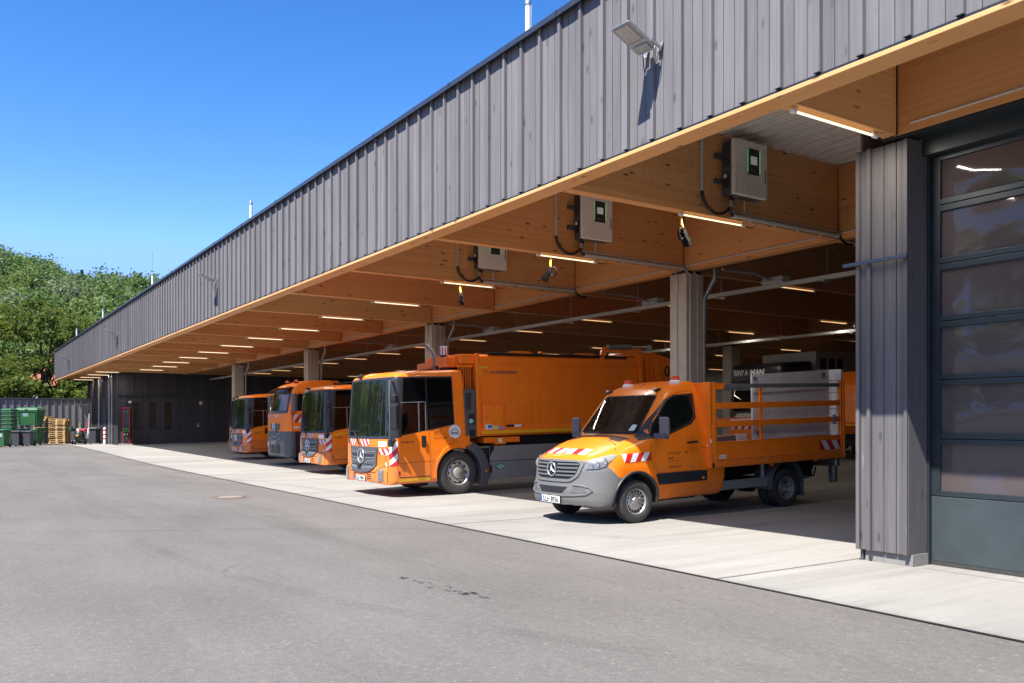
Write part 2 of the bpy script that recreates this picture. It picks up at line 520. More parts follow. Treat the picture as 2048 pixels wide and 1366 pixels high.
# roof deck: corrugated sheet seen from below, parapet slab above
b = MB(); prof = []
y = 7.3
while y < 41:
    prof += [(y, ZT + .02), (y + .11, ZT + .02), (y + .15, ZT + .17), (y + .26, ZT + .17)]; y += .30
top = [(prof[-1][0], ZT + .19), (prof[0][0], ZT + .19)]
n = len(prof)
for xa, xb in ((XL, XR),):
    vs = [(xa, p, q) for p, q in prof] + [(xb, p, q) for p, q in prof]
    b._add(vs, [(i, i + 1, n + i + 1, n + i) for i in range(n - 1)])
hp(b, 'corrugated_ceiling', M['trap'])
b = MB(); b.box(XL, XR, 7.3, 41, ZT + .2, ZT + .5); hp(b, 'roof_slab', M['anthra'])
# beams
BX = [-(5.86 + 3.845 * k) for k in range(18)]
for k, x in enumerate(BX):
    b = MB(); y1 = 9.03 if k == 0 else 13.28
    b.box(x - .09, x + .09, 7.283, y1, ZB, ZT)
    if k == 14: b = MB(); b.box(x - .09, x + .09, 7.283, 13.28, ZB, ZT)
    hp(b, 'beam', M['glulam_y'], bevel=.006)
    b = MB(); b.box(x - .1, x + .1, y1 + .001, y1 + .009, ZB - .004, ZT - .05); hp(b, 'beam_shoe', M['black'])
    if 0 < k < 15:
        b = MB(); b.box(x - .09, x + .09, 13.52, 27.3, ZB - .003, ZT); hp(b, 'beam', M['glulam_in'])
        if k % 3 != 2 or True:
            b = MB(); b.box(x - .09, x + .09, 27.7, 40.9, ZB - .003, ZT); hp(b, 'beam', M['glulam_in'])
b = MB(); b.box(-63.5, -6.0, 13.29, 13.51, ZB, ZT); hp(b, 'girder', M['glulam_x'], bevel=.006)
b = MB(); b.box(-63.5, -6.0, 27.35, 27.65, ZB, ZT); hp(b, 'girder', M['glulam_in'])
# columns
b0 = None
for row, y0 in ((0, 13.2), (1, 27.25)):
    for k in (2, 5, 8, 11):
        x = BX[k]
        b = MB(); b.box(x - .25, x + .25, y0, y0 + .52, 0, ZB - .06)
        b.box(x - .22, x + .22, y0 + .03, y0 + .49, ZB - .06, ZB, 1)
        c = hp(b, 'column', [M['concrete'], M['black']], bevel=.02)
        if row == 0:
            # conduits clipped on the column and the rainwater bend behind it
            t = MB()
            for dy in (.1, .32): t.tube([(x + .268, y0 + dy, 1.0), (x + .268, y0 + dy, 4.8), (x + .2, y0 + dy - .1, 4.93)], .014, 6)
            w = [(x - .05, y0 - .02, 4.88), (x + .03, y0 - .025, 4.6), (x - .02, y0 - .025, 4.45), (x + .0, y0 - .02, 2.0)]
            t.tube(w, .014, 6)
            par(t.build('conduit', M['pvc'], smooth=40), c, True)
            t = MB()
            t.tube([(x + .35, y0 + .75, 5.2), (x + .35, y0 + .75, 4.78), (x + .12, y0 + .66, 4.35), (x + .12, y0 + .64, .1)], .055, 10)
            for q in (4.72, 4.42): t.lathe([(.062, -.02), (.062, .02)], (x + (.35 if q > 4.5 else .16), y0 + (.75 if q > 4.5 else .675), q), 'z', 10)
            par(t.build('downpipe', M['zinc'], smooth=40), c, True)
# thin light edge cable along the girder
b = MB(); b.tube([(-63, 13.27, ZB + .1), (-6.3, 13.27, ZB + .1)], .014, 6); hp(b, 'girder_conduit', M['pvc'])
# back wall and right inner wall of the hall
b = MB(); b.box(-63.5, -6.0, 40.92, 41.2, -.2, ZT + .2); hp(b, 'back_wall', plain('back_wall_grey', (.2, .19, .175), .8))
# cross wall at the far end, facing the vehicles
b = MB()
WX = -60.7
wins = [(10.2, 10.62), (11.2, 11.62), (12.16, 12.58)]
def wallseg(y0, y1, z0, z1): b.box(WX - .22, WX, y0, y1, z0, z1)
ys = [9.22] + [q for w in wins for q in w] + [40.9]
for i in range(0, len(ys), 2): wallseg(ys[i], ys[i + 1], -.1, 5.2)
for y0, y1 in wins: wallseg(y0, y1, -.1, 1.22); wallseg(y0, y1, 2.96, 5.2)
y = 9.24; i = 0
while y < 40:
    b.box(WX, WX + .045, y - .03, y + .03, 3.47, 5.2)
    y += .94
y = 9.24
while y < 40:
    if not any(w0 - .06 < y < w1 + .02 for w0, w1 in wins) and not 14.0 < y < 14.93: b.box(WX, WX + .045, y - .03, y + .03, .15, 3.41)
    y += .475
b.box(WX, WX + .1, 8.97, 40, 3.41, 3.47, 1)
b.box(WX + .002, WX + .03, 9.22, 40, -.1, .16, 1)
iw = hp(b, 'inner_wall', [M['dark_clad_y'], M['anthra']])
wg = glass_mat('room_glass', (.11, .105, .085), .4)
for y0, y1 in wins:
    b = MB(); b.box(WX - .1, WX - .08, y0, y1, 1.22, 2.96); g = b.build('window', wg); par(g, iw, True)
b = MB(); b.box(WX - .9, WX - .7, 9.4, 13.4, .2, 3.4); hp(b, 'office_partition', plain('office_wall', (.3, .28, .18), .8))
b = MB(); b.box(WX + .004, WX + .04, 14.0, 14.93, .17, 3.39); dr = hp(b, 'door', M['dark_clad_y'])
b = MB(); b.tube([(WX + .04, 14.26, 1.45), (WX + .1, 14.26, 1.45), (WX + .1, 14.4, 1.45)], .018, 8); b.box(WX + .04, WX + .05, 14.22, 14.3, 1.35, 1.62); par(b.build('handle', M['zinc']), dr, True)
b = MB(); b.lathe([(.12, 0), (.12, .02)], (WX + .041, 14.45, 3.0), 'x', 20); par(b.build('door_sign', [plain('sign_white_red', (.75, .6, .55), .5)]), dr, True)
b = MB(); b.lathe([(.09, 0), (.09, .05), (.05, .09)], (WX + .045, 9.99, 3.0), 'x', 16); hp(b, 'wall_light', M['white'], smooth=40)
# front wall of the far room
b = MB()
b.box(XL + .8, -60.92, 9.22, 9.4, -.1, 5.2)
x = -61.0
while x > XL + .8:
    b.box(x - .03, x + .03, 9.17, 9.22, .1, 5.0); x -= .475
b.box(XL + .8, XL + 1.0, 9.4, 20, -.1, 5.2)
b.box(-66.6, -65.0, 9.15, 9.2, .2, 3.4, 1)
hp(b, 'room_front_wall', [M['dark_clad_x'], M['anthra']])
b = MB()
for x in (-68.1, -62.3): b.box(x - .05, x + .05, 9.08, 9.16, .2, 5.1)
b.tube([(-63.2, 9.1, .2), (-63.2, 9.1, 5.0)], .04, 8)
hp(b, 'wall_pipes', M['alu'])

# ---- wash bay at the right end: pillar, header, sectional door
b = MB()
px0, px1, py = -6.27, -5.63, 9.05
for i, (a_, c_) in enumerate(((0, .145), (.155, .325), (.337, .48), (.492, .64))):
    b.box(px0 + a_, px0 + c_, py + rr.uniform(0, .004), py + .04, .14, 4.84)
b.box(px1 - .03, px1, py + .041, 9.45, .14, 4.84); b.box(px0, px0 + .03, py + .041, 40, -.2, 5.2); b.box(px0 + .03, px1 - .03, py + .042, 9.6, .14, 4.83, 1)
for x in (px0 + .012, px0 + .155): b.box(x - .02, x + .025, py - .042, py - .001, .14, 4.84)
b.box(px1 - .045, px1 - .004, py - .03, py - .001, .14, 4.84)
hp(b, 'pillar_cladding', [M['pillar_clad'], M['black']])
b = MB(); b.box(px0 - .16, px1 + .02, py - .08, py - .043, 3.49, 3.53); hp(b, 'pillar_flashing', M['coping'])
b = MB(); b.box(px0 + .06, px1 + .02, py + .05, 9.5, -.1, .138); hp(b, 'pillar_plinth', M['plinth'])
b = MB(); b.box(-5.95, XR, 9.05, 9.23, ZB, ZT); hp(b, 'wall_beam', M['glulam_x'], bevel=.006)
b = MB(); b.tube([(-5.6, 9.03, ZB + .09), (XR, 9.03, ZB + .09)], .013, 8); hp(b, 'beam_conduit', M['pvc'])
b = MB(); b.box(px1, XR, 9.3, 9.6, 4.68, ZB - .004); b.box(-5.95, XR, 9.06, 9.32, 4.87, ZB - .004)
hp(b, 'door_header', M['anthra'])
DX0, DX1, DY = -5.6, -1.7, 9.45
door = empty('sectional_door', ((DX0 + DX1) / 2, DY, 0)); par(door, hall, True)
b = MB(); zs = [(.86, 1.385), (1.51, 2.06), (2.18, 2.72), (2.85, 3.37), (3.51, 4.04), (4.18, 4.62)]
fx0, fx1 = DX0 + .1, DX1 - .1
b.box(DX0, fx0, DY, DY + .05, .8, 4.7); b.box(fx1, DX1, DY, DY + .05, .8, 4.7)
edges = [.80] + [q for z in zs for q in z] + [4.7]
for i in range(0, len(edges), 2):
    z0, z1 = edges[i], edges[i + 1]
    if 0 < i < len(edges) - 2:
        zm = z0 + (z1 - z0) * .52
        b.box(fx0, fx1, DY, DY + .05, z0, zm - .004); b.box(fx0, fx1, DY, DY + .05, zm + .004, z1)
        b.box(fx0, fx1, DY + .02, DY + .04, zm - .004, zm + .004, 1)
    else: b.box(fx0, fx1, DY, DY + .05, z0, z1)
b.box(px1 + .002, DX0 - .002, 9.4, DY + .06, -.05, 4.7)
par(b.build('door_frame', [M['anthra'], M['black']], bevel=.006), door, True)
b = MB(); b.box(DX0, DX1, DY - .002, DY + .05, .055, .792); par(b.build('door_panel', M['door_panel'], bevel=.006), door, True)
b = MB(); b.box(DX0, DX1, DY - .006, DY + .055, .01, .055); par(b.build('rubber_seal', M['rubber']), door, True)
dg = glass_mat('door_pane', (.125, .10, .10), .3, .05, .25, 1.1, 1.5, .6)
for z0, z1 in zs:
    b = MB(); n = 14
    vs = []; 
    for j in range(7):
        for i in range(n):
            u_, w_ = i / (n - 1), j / 6
            bow = .016 * math.sin(math.pi * w_) * math.sin(math.pi * min(1, u_ * 3)) * (1 if int(z0 * 10) % 2 else -.6)
            vs.append((fx0 + (fx1 - fx0) * u_, DY + .03 - bow, z0 + (z1 - z0) * w_))
    b._add(vs, [(j * n + i, j * n + i + 1, (j + 1) * n + i + 1, (j + 1) * n + i) for j in range(6) for i in range(n - 1)])
    par(b.build('door_pane', dg, smooth=60), door, True)
# interior of the wash bay, seen through the panes
b = MB(); b.box(XR - .1, XR, 9.6, 20, 0, 6.2); b.box(px0 + .04, XR, 20, 20.2, 0, 6.2); hp(b, 'bay_inner_wall', plain('bay_wall', (.3, .29, .28), .8))
# ------------------------------------------------------------------ vehicle tools
import numpy as np

def smax(a, b, r):
    h = np.maximum(r - np.abs(a - b), 0) / r
    return np.maximum(a, b) + h * h * r * .25

def poly_sdf(P, Q, pts):
    """signed distance (negative inside) of points P,Q to a closed 2D polygon"""
    d = np.full(P.shape, 1e9); ins = np.zeros(P.shape, bool)
    n = len(pts)
    for i in range(n):
        ax, ay = pts[i]; bx, by = pts[(i + 1) % n]
        ex, ey = bx - ax, by - ay
        t = np.clip(((P - ax) * ex + (Q - ay) * ey) / (ex * ex + ey * ey), 0, 1)
        d = np.minimum(d, (P - ax - ex * t) ** 2 + (Q - ay - ey * t) ** 2)
        c = (ay > Q) != (by > Q)
        with np.errstate(divide='ignore', invalid='ignore'):
            xi = ax + (Q - ay) * ex / (ey if abs(ey) > 1e-12 else 1e-12)
        ins ^= c & (P < xi)
    d = np.sqrt(d)
    return np.where(ins, -d, d)

def implicit_mesh(f, c, ext, N=64):
    """surface of f(x,y,z)=0 seen from the centre c, sampled on a cube of directions scaled by ext"""
    g = np.tan(np.linspace(-1, 1, N + 1) * math.pi / 4)
    vid = {}; dirs = []; faces = []
    def vert(k):
        if k not in vid: vid[k] = len(dirs); dirs.append((g[k[0]], g[k[1]], g[k[2]]))
        return vid[k]
    for ax in range(3):
        for s in (0, N):
            for i in range(N):
                for j in range(N):
                    q = []
                    for di, dj in ((0, 0), (1, 0), (1, 1), (0, 1)):
                        k = [0, 0, 0]; k[ax] = s; k[(ax + 1) % 3] = i + di; k[(ax + 2) % 3] = j + dj
                        q.append(vert(tuple(k)))
                    faces.append(tuple(q if s else q[::-1]))
    D = np.array(dirs) * np.array(ext); D /= np.linalg.norm(D, axis=1)[:, None]
    c = np.array(c); L = 2.2 * max(ext)
    ts = np.linspace(0, L, 90)
    lo = np.zeros(len(D)); hi = np.full(len(D), L); done = np.zeros(len(D), bool)
    for t in ts[1:]:
        p = c + D * t; out = f(p[:, 0], p[:, 1], p[:, 2]) > 0
        new = out & ~done; hi[new] = t; done |= out
        lo[~done] = t
    for _ in range(22):
        m = (lo + hi) / 2; p = c + D * m[:, None]; out = f(p[:, 0], p[:, 1], p[:, 2]) > 0
        hi = np.where(out, m, hi); lo = np.where(out, lo, m)
    V = c + D * ((lo + hi) / 2)[:, None]
    return [tuple(v) for v in V], faces

class Body:
    """a closed body surface to cut openings from and to lay panels on"""
    def __init__(s, v, f):
        s.v, s.f = v, f
        s.bvh = BVHTree.FromPolygons([Vector(p) for p in v], f)
    def hit(s, proj, a, b):
        if proj == 'side': o, d = Vector((6, a, b)), Vector((-1, 0, 0))
        elif proj == 'right': o, d = Vector((-6, a, b)), Vector((1, 0, 0))
        elif proj == 'front': o, d = Vector((a, -6, b)), Vector((0, 1, 0))
        elif proj == 'rear': o, d = Vector((a, 20, b)), Vector((0, -1, 0))
        else: o, d = Vector((a, b, 9)), Vector((0, 0, -1))
        h = s.bvh.ray_cast(o, d)
        if h[0] is None:
            mid = {'side': Vector((1, a, b)), 'right': Vector((-1, a, b)), 'front': Vector((a, .05, b)), 'rear': Vector((a, 9, b)), 'top': Vector((a, b, 2))}[proj]
            h = s.bvh.find_nearest(mid)
            return h[0], -d
        n = h[1]
        if n.dot(d) > 0: n = -n
        n = (n - d * .6).normalized()
        return h[0], n
    def cut(s, name, mat, cutters, inner):
        me = bpy.data.meshes.new(name); me.from_pydata(s.v, [], s.f)
        for p in me.polygons: p.use_smooth = True
        o = bpy.data.objects.new(name, me); COL.objects.link(o)
        me.materials.append(mat); me.materials.append(inner)
        tmp = []
        for cb in cutters:
            cme = cb.mesh('cutter'); cme.materials.append(mat); cme.materials.append(inner)
            for p in cme.polygons: p.material_index = 1
            co = bpy.data.objects.new('cutter', cme); COL.objects.link(co); tmp.append(co)
            m = o.modifiers.new('b', 'BOOLEAN'); m.object = co; m.operation = 'DIFFERENCE'; m.solver = 'EXACT'
        bpy.context.view_layer.update()
        dg = bpy.context.evaluated_depsgraph_get()
        nm = bpy.data.meshes.new_from_object(o.evaluated_get(dg))
        for co in tmp: cme = co.data; bpy.data.objects.remove(co); bpy.data.meshes.remove(cme)
        bpy.data.objects.remove(o); bpy.data.meshes.remove(me)
        nm.name = name
        bm = bmesh.new(); bm.from_mesh(nm)
        for fc in bm.faces: fc.smooth = True
        for e in bm.edges:
            if len(e.link_faces) == 2 and (e.link_faces[0].material_index != e.link_faces[1].material_index or e.calc_face_angle(0) > R(38)): e.smooth = False
        bm.to_mesh(nm); bm.free()
        o = bpy.data.objects.new(name, nm); COL.objects.link(o)
        return o

def fill2d(outline, holes=(), step=.06):
    """triangulated, gridded 2D region -> (points, faces)"""
    bm = bmesh.new(); es = []
    for loop in (outline, *holes):
        vs = [bm.verts.new((p[0], p[1], 0)) for p in loop]
        for i in range(len(vs)): es.append(bm.edges.new((vs[i], vs[(i + 1) % len(vs)])))
    bmesh.ops.triangle_fill(bm, use_beauty=True, use_dissolve=False, edges=es, normal=(0, 0, 1))
    if step:
        for ax in (0, 1):
            lo = min(p[ax] for p in outline); hi = max(p[ax] for p in outline)
            k = math.ceil(lo / step) * step
            while k < hi:
                if k > lo + 1e-4:
                    co = [0, 0, 0]; no = [0, 0, 0]; co[ax] = k; no[ax] = 1
                    bmesh.ops.bisect_plane(bm, geom=bm.verts[:] + bm.edges[:] + bm.faces[:], dist=1e-5, plane_co=co, plane_no=no)
                k += step
    bm.verts.index_update()
    pts = [(v.co.x, v.co.y) for v in bm.verts]; fs = [tuple(v.index for v in f.verts) for f in bm.faces]
    bm.free()
    return pts, fs

def lay(mb, body, proj, outline, off=.004, holes=(), step=.06, mi=0, skirt=.0):
    """lay a 2D outline on a body (projected along an axis), lifted by off"""
    pts, fs = fill2d(outline, holes, step)
    vs = []
    for a, b in pts:
        p, n = body.hit(proj, a, b); vs.append(p + n * off)
    mb._add(vs, fs, mi)
    if skirt:
        for loop in (outline, *holes):
            lp = resample(loop, step or .1)
            top = []; bot = []
            for a, b in lp:
                p, n = body.hit(proj, a, b); top.append(p + n * off); bot.append(p - n * skirt)
            n_ = len(lp)
            mb._add(top + bot, [(i, (i + 1) % n_, n_ + (i + 1) % n_, n_ + i) for i in range(n_)], mi)
    return mb

def resample(loop, step):
    out = []
    n = len(loop)
    for i in range(n):
        a = loop[i]; b = loop[(i + 1) % n]
        k = max(1, int(math.hypot(b[0] - a[0], b[1] - a[1]) / step))
        for j in range(k): out.append((a[0] + (b[0] - a[0]) * j / k, a[1] + (b[1] - a[1]) * j / k))
    return out

def rounded(pts, r, n=4):
    """round the corners of a polygon (r: one radius or one per corner)"""
    out = []; N = len(pts)
    for i in range(N):
        ri = r[i] if isinstance(r, (list, tuple)) else r
        p = Vector(pts[i]); a = Vector(pts[i - 1]) - p; b = Vector(pts[(i + 1) % N]) - p
        la, lb = a.length, b.length
        if ri <= 0: out.append(tuple(p)); continue
        q = min(ri, la * .49, lb * .49)
        s = p + a / la * q; e = p + b / lb * q
        for k in range(n + 1):
            t = k / n
            v = s * (1 - t) ** 2 + p * 2 * t * (1 - t) + e * t * t
            out.append((v.x, v.y))
    return out

def strip2d(pts, w):
    """thin polygons along a 2D polyline"""
    res = []
    for a, b in zip(pts[:-1], pts[1:]):
        a = Vector(a); b = Vector(b); d = (b - a).normalized(); n = Vector((-d.y, d.x)) * w / 2
        e = d * w * .3
        res.append([tuple(a - e - n), tuple(b + e - n), tuple(b + e + n), tuple(a - e + n)])
    return res

def seam(mb, body, proj, pts, w=.008, off=.004, mi=0):
    for q in strip2d(pts, w): lay(mb, body, proj, q, off, step=.08, mi=mi)
    return mb

def hatch(q, n, slant, first=0):
    """stripes of a warning panel inside quad q (BL, BR, TR, TL): list of (polygon, colour index 0 red, 1 white)"""
    BL, BR, TR, TL = [Vector(p) for p in q]
    def P(u, v): return tuple(BL * (1 - u) * (1 - v) + BR * u * (1 - v) + TR * u * v + TL * (1 - u) * v)
    res = []; w = 1 / n; k = -int(abs(slant) / w) - 2
    while k * w < 1 + abs(slant) + w:
        u0 = k * w; poly = [(u0, 0), (u0 + w, 0), (u0 + w + slant, 1), (u0 + slant, 1)]
        # clip to 0..1
        for bound, keep in ((0, 1), (1, -1)):
            np_ = []
            for i in range(len(poly)):
                a = poly[i]; b = poly[(i + 1) % len(poly)]
                ia = (a[0] - bound) * keep >= 0; ib = (b[0] - bound) * keep >= 0
                if ia: np_.append(a)
                if ia != ib:
                    t = (bound - a[0]) / (b[0] - a[0]); np_.append((bound, a[1] + (b[1] - a[1]) * t))
            poly = np_
            if not poly: break
        if len(poly) > 2:
            ar = abs(sum(poly[i][0] * poly[(i + 1) % len(poly)][1] - poly[(i + 1) % len(poly)][0] * poly[i][1] for i in range(len(poly))))
            if ar > 1e-4: res.append(([P(*p) for p in poly], (k + first) % 2))
        k += 1
    return res

_txt = {}
def text2d(s, size=1.0, bold=0.0, sx=1.0, spacing=1.0):
    """flat triangulated lettering, origin at the lower left -> (points, faces, width)"""
    cu = bpy.data.curves.new('txt', 'FONT'); cu.body = s; cu.size = size; cu.offset = bold; cu.space_character = spacing
    cu.resolution_u = 3
    o = bpy.data.objects.new('txt', cu); COL.objects.link(o)
    bpy.context.view_layer.update()
    me = bpy.data.meshes.new_from_object(o.evaluated_get(bpy.context.evaluated_depsgraph_get()))
    pts = [(v.co.x * sx, v.co.y) for v in me.vertices]; fs = [tuple(p.vertices) for p in me.polygons]
    bpy.data.objects.remove(o); bpy.data.curves.remove(cu); bpy.data.meshes.remove(me)
    return pts, fs, (max(p[0] for p in pts) if pts else 0)

def lay_text(mb, body, proj, s, a, b, size, off=.006, bold=0.0, sx=1.0, mi=0, slope=0.0, spacing=1.0):
    """lettering laid on a body; on the side view letters run rearwards, on the front view to the vehicle's left"""
    pts, fs, w = text2d(s, size, bold, sx, spacing)
    vs = []
    for p in pts:
        h, n = body.hit(proj, a + p[0], b + p[1] + slope * p[0]); vs.append(h + n * off)
    mb._add(vs, fs, mi)
    return w

def flat_text(mb, s, o, ex, ez, size, bold=0.0, mi=0, sx=1.0):
    pts, fs, w = text2d(s, size, bold, sx)
    o = Vector(o); ex = Vector(ex); ez = Vector(ez)
    mb._add([o + ex * p[0] + ez * p[1] for p in pts], fs, mi)
    return w

def star_emblem(mb, c, r, ey, mi=0):
    """three-pointed star in a ring, in the x-z plane, facing -y; ey thickness"""
    c = Vector(c)
    ring = []
    n = 36
    for k in range(n + 1):
        a = 2 * math.pi * k / n; ring.append(c + Vector((math.cos(a) * r, 0, math.sin(a) * r)))
    mb.tube(ring, r * .085, 8, mi, caps=False)
    for k in range(3):
        a = math.pi / 2 + k * 2 * math.pi / 3
        t = c + Vector((math.cos(a) * r * .97, 0, math.sin(a) * r * .97))
        l = c + Vector((math.cos(a + math.pi / 3) * r * .17, 0, math.sin(a + math.pi / 3) * r * .17))
        q = c + Vector((math.cos(a - math.pi / 3) * r * .17, 0, math.sin(a - math.pi / 3) * r * .17))
        m = c + Vector((0, -ey, 0))
        mb._add([t, l, m, q, c + Vector((0, ey * .3, 0))], [(0, 1, 2), (0, 2, 3), (0, 4, 1), (0, 3, 4)], mi)

def licence_plate(parent, loc, text, tilt=0.0):
    """white plate with blue strip, facing -y; a part with its lettering as sub-part"""
    b = MB(); b.box(-.26, .26, -.006, .006, -.055, .055); b.box(-.262, -.222, -.0075, -.004, -.05, .05, 1)
    b.box(-.266, .266, .0, .012, -.061, .061, 2)
    p = b.build('licence_plate', [M['plate'], M['plate_blue'], M['black']], parent)
    p.location = loc; p.rotation_euler = (0, 0, tilt)
    t = MB(); pts, fs, w = text2d(text, .122, .0042, .8)
    t._add([(-.205 + q[0] * (.43 / w), -.0085, -.043 + q[1]) for q in pts], fs)
    t.build('lettering', M['ink'], p)
    return p

def make_wheel(parent, c, r, w, rim_r, kind, side=1, name='wheel', dual=False, steer=0.0):
    """wheel at c (centre); outer face towards side*x; an Empty with tyre and rim as sub-parts"""
    root = empty(name, c, (0, 0, steer)); root.parent = parent
    s = side
    b = MB(); h = w / 2; k = r - rim_r
    prof = [(rim_r, -h * .8), (rim_r + k * .12, -h * .95), (rim_r + k * .55, -h), (r - k * .12, -h * .93), (r - .006, -h * .72)]
    g = [(-.5, 0), (-.46, 1), (-.42, 0), (-.16, 0), (-.12, 1), (-.08, 0), (.08, 0), (.12, 1), (.16, 0), (.42, 0), (.46, 1), (.5, 0)]
    prof += [(r - .014 * d, h * 1.36 * q) for q, d in g]
    prof += [(r - .006, h * .72), (r - k * .12, h * .93), (r - k * .3, h * .975), (r - k * .34, h * .985), (r - k * .38, h * .985), (rim_r + k * .55, h), (rim_r + k * .2, h * .985), (rim_r + k * .12, h * .95), (rim_r, h * .8)]
    b.lathe([(a, q * s) for a, q in prof], (0, 0, 0), 'x', 48, caps=False)
    b.build('tyre', M['rubber'], root, smooth=50)
    b = MB()
    if kind == 'van':
        pf = [(rim_r, h * .8), (rim_r * .96, h * .86), (rim_r * .92, h * .8), (rim_r * .88, h * .5), (rim_r * .7, h * .42), (rim_r * .62, h * .58), (rim_r * .34, h * .66), (rim_r * .3, h * .8), (rim_r * .2, h * .84), (0.001, h * .84)]
        hole_r, hole_at, hn, bolt_at, bn, hx = rim_r * .085, rim_r * .8, 16, rim_r * .47, 6, h * .47
    elif kind == 'van_dual':
        pf = [(rim_r, h * .8), (rim_r * .96, h * .88), (rim_r * .9, h * .8), (rim_r * .86, -h * .1), (rim_r * .8, -h * .35), (rim_r * .55, -h * .42), (rim_r * .42, -h * .2), (rim_r * .4, h * .1), (rim_r * .25, h * .25), (.001, h * .28)]
        hole_r, hole_at, hn, bolt_at, bn, hx = rim_r * .1, rim_r * .68, 10, rim_r * .48, 6, -h * .36
    else:
        pf = [(rim_r, h * .8), (rim_r * .97, h * .9), (rim_r * .92, h * .82), (rim_r * .86, h * .5), (rim_r * .8, h * .44), (rim_r * .68, h * .62), (rim_r * .5, h * .66), (rim_r * .46, h * .55), (rim_r * .43, h * .9), (rim_r * .36, h * 1.0), (.001, h * 1.02)]
        hole_r, hole_at, hn, bolt_at, bn, hx = rim_r * .09, rim_r * .77, 10, rim_r * .58, 10, h * .5
    if kind == 'truck_dual':
        pf = [(rim_r, h * .8), (rim_r * .97, h * .9), (rim_r * .9, h * .6), (rim_r * .86, -h * .5), (rim_r * .6, -h * .6), (rim_r * .5, -h * .2), (rim_r * .45, h * .5), (.001, h * .55)]
        hx = -h * .5; hole_at = rim_r * .72
    b.lathe([(a, q * s) for a, q in pf], (0, 0, 0), 'x', 40, 0, caps=False)
    b.lathe([(rim_r * .99, -h * .7 * s), (rim_r * .6, -h * .66 * s), (.001, -h * .66 * s)], (0, 0, 0), 'x', 24, 2, caps=False)
    for q in range(hn):
        a = 2 * math.pi * q / hn
        c2 = Vector((hx * s, math.cos(a) * hole_at, math.sin(a) * hole_at))
        b.lathe([(hole_r, -.02 * s), (hole_r, .012 * s), (hole_r * .8, .013 * s), (.0005, .004 * s)], c2, 'x', 10, 1)
    for q in range(bn):
        a = 2 * math.pi * (q + .5) / bn
        c2 = Vector(((h * .62 if kind != 'van_dual' else -h * .3) * s, math.cos(a) * bolt_at, math.sin(a) * bolt_at))
        b.lathe([(rim_r * .05, -.02 * s), (rim_r * .05, .025 * s), (.0005, .028 * s)], c2, 'x', 8, 3)
    b.build('rim', [M['rim'], M['black'], M['under'], M['zinc']], root, smooth=40)
    if dual:
        b = MB(); o = -(w + .03) * s
        b.lathe([(a, q * s + o) for a, q in prof], (0, 0, 0), 'x', 40, caps=False)
        b.lathe([(rim_r, -h * .7 * s + o), (.001, -h * .7 * s + o)], (0, 0, 0), 'x', 24)
        b.build('tyre', M['rubber'], root, smooth=50)
    return root

def paint(name, c, var=.06):
    t = NT(name); v = t.coords()
    n = t.noise(v, 2.2, 3, .6); d = t.noise(v, 38, 3, .7)
    st = t.noise(t.coords((7, 7, .5)), 1, 4, .7)
    f = t.math('MULTIPLY', t.range(n, .3, .7, 1 - var, 1 + var), t.range(d, .35, .65, .97, 1.03))
    f = t.math('MULTIPLY', f, t.range(st, .5, .75, 1.0, .86))
    vm = t.add('ShaderNodeVectorMath', operation='SCALE'); vm.inputs[0].default_value = c; t.put(vm.inputs['Scale'], f)
    # road dust low on the bodywork
    tc = t.add('ShaderNodeTexCoord'); sp = t.add('ShaderNodeSeparateXYZ'); t.l.new(tc.outputs['Object'], sp.inputs[0])
    low = t.math('MULTIPLY', t.range(sp.outputs[2], .25, 1.1, .5, .03), t.range(t.noise(v, 7, 4, .7), .35, .65, .3, 1))
    t.base(t.mix(low, vm.outputs[0], (.2, .16, .12, 1)))
    t.set(Roughness=t.range(d, .3, .7, .3, .4), Coat_Weight=.35, Coat_Roughness=.07)
    t.b.inputs['Specular IOR Level'].default_value = .4
    return t.m

ORANGE = (.90, .20, .008)
M['orange'] = paint('municipal_orange_paint', ORANGE)
M['bumper_grey'] = plain('grey_moulded_plastic', (.125, .123, .122), .5, 0, .08, 12)
M['dark_grey'] = plain('dark_grey_plastic', (.075, .08, .088), .5, 0, .1, 6)
M['trim_black'] = plain('black_trim', (.018, .021, .026), .45)
M['inside'] = plain('cab_lining', (.11, .11, .11), .8)
M['under'] = plain('underbody', (.012, .012, .012), .9)
M['chrome'] = plain('chrome', (.74, .74, .74), .3, .9, .03)
M['rim'] = plain('wheel_silver', (.42, .41, .39), .4, .7, .15, 10)
M['plate'] = plain('plate_white', (.78, .79, .78), .4)
M['plate_blue'] = plain('plate_blue', (.02, .09, .45), .4)
M['ink'] = plain('black_lettering', (.02, .016, .014), .5)
M['hred'] = plain('warning_red', (.52, .018, .02), .32, 0, .05)
M['hwhite'] = plain('warning_white', (.66, .68, .69), .32, 0, .05)
M['lens'] = glass_mat('headlamp_lens', (.3, .31, .32), .93, .03)
M['lens_in'] = plain('headlamp_reflector', (.7, .72, .75), .18, .9)
M['amber'] = plain('amber_lens', (.7, .2, .01), .25)
M['beacon'] = plain('beacon_orange_lens', (.62, .07, .012), .15, 0, .05, 6, .5)
M['glass'] = glass_mat('vehicle_glass', (.01, .016, .014), .72, .012, 0, 1, 1.75, .4)
M['glass_dark'] = glass_mat('tinted_side_glass', (.006, .007, .008), .16, .015, 0, 1, 1.6)
M['bed_alu'] = plain('worn_aluminium_boards', (.68, .67, .65), .55, .12, .14, 5)
M['steel_grey'] = plain('grey_painted_steel', (.17, .175, .18), .5, .3, .1)
M['blue_mark'] = plain('sticker_blue', (.05, .16, .4), .4)
M['green_mark'] = plain('sign_green', (.01, .22, .13), .4)
M['yellow_refl'] = plain('reflective_yellow', (.78, .40, .015), .35)

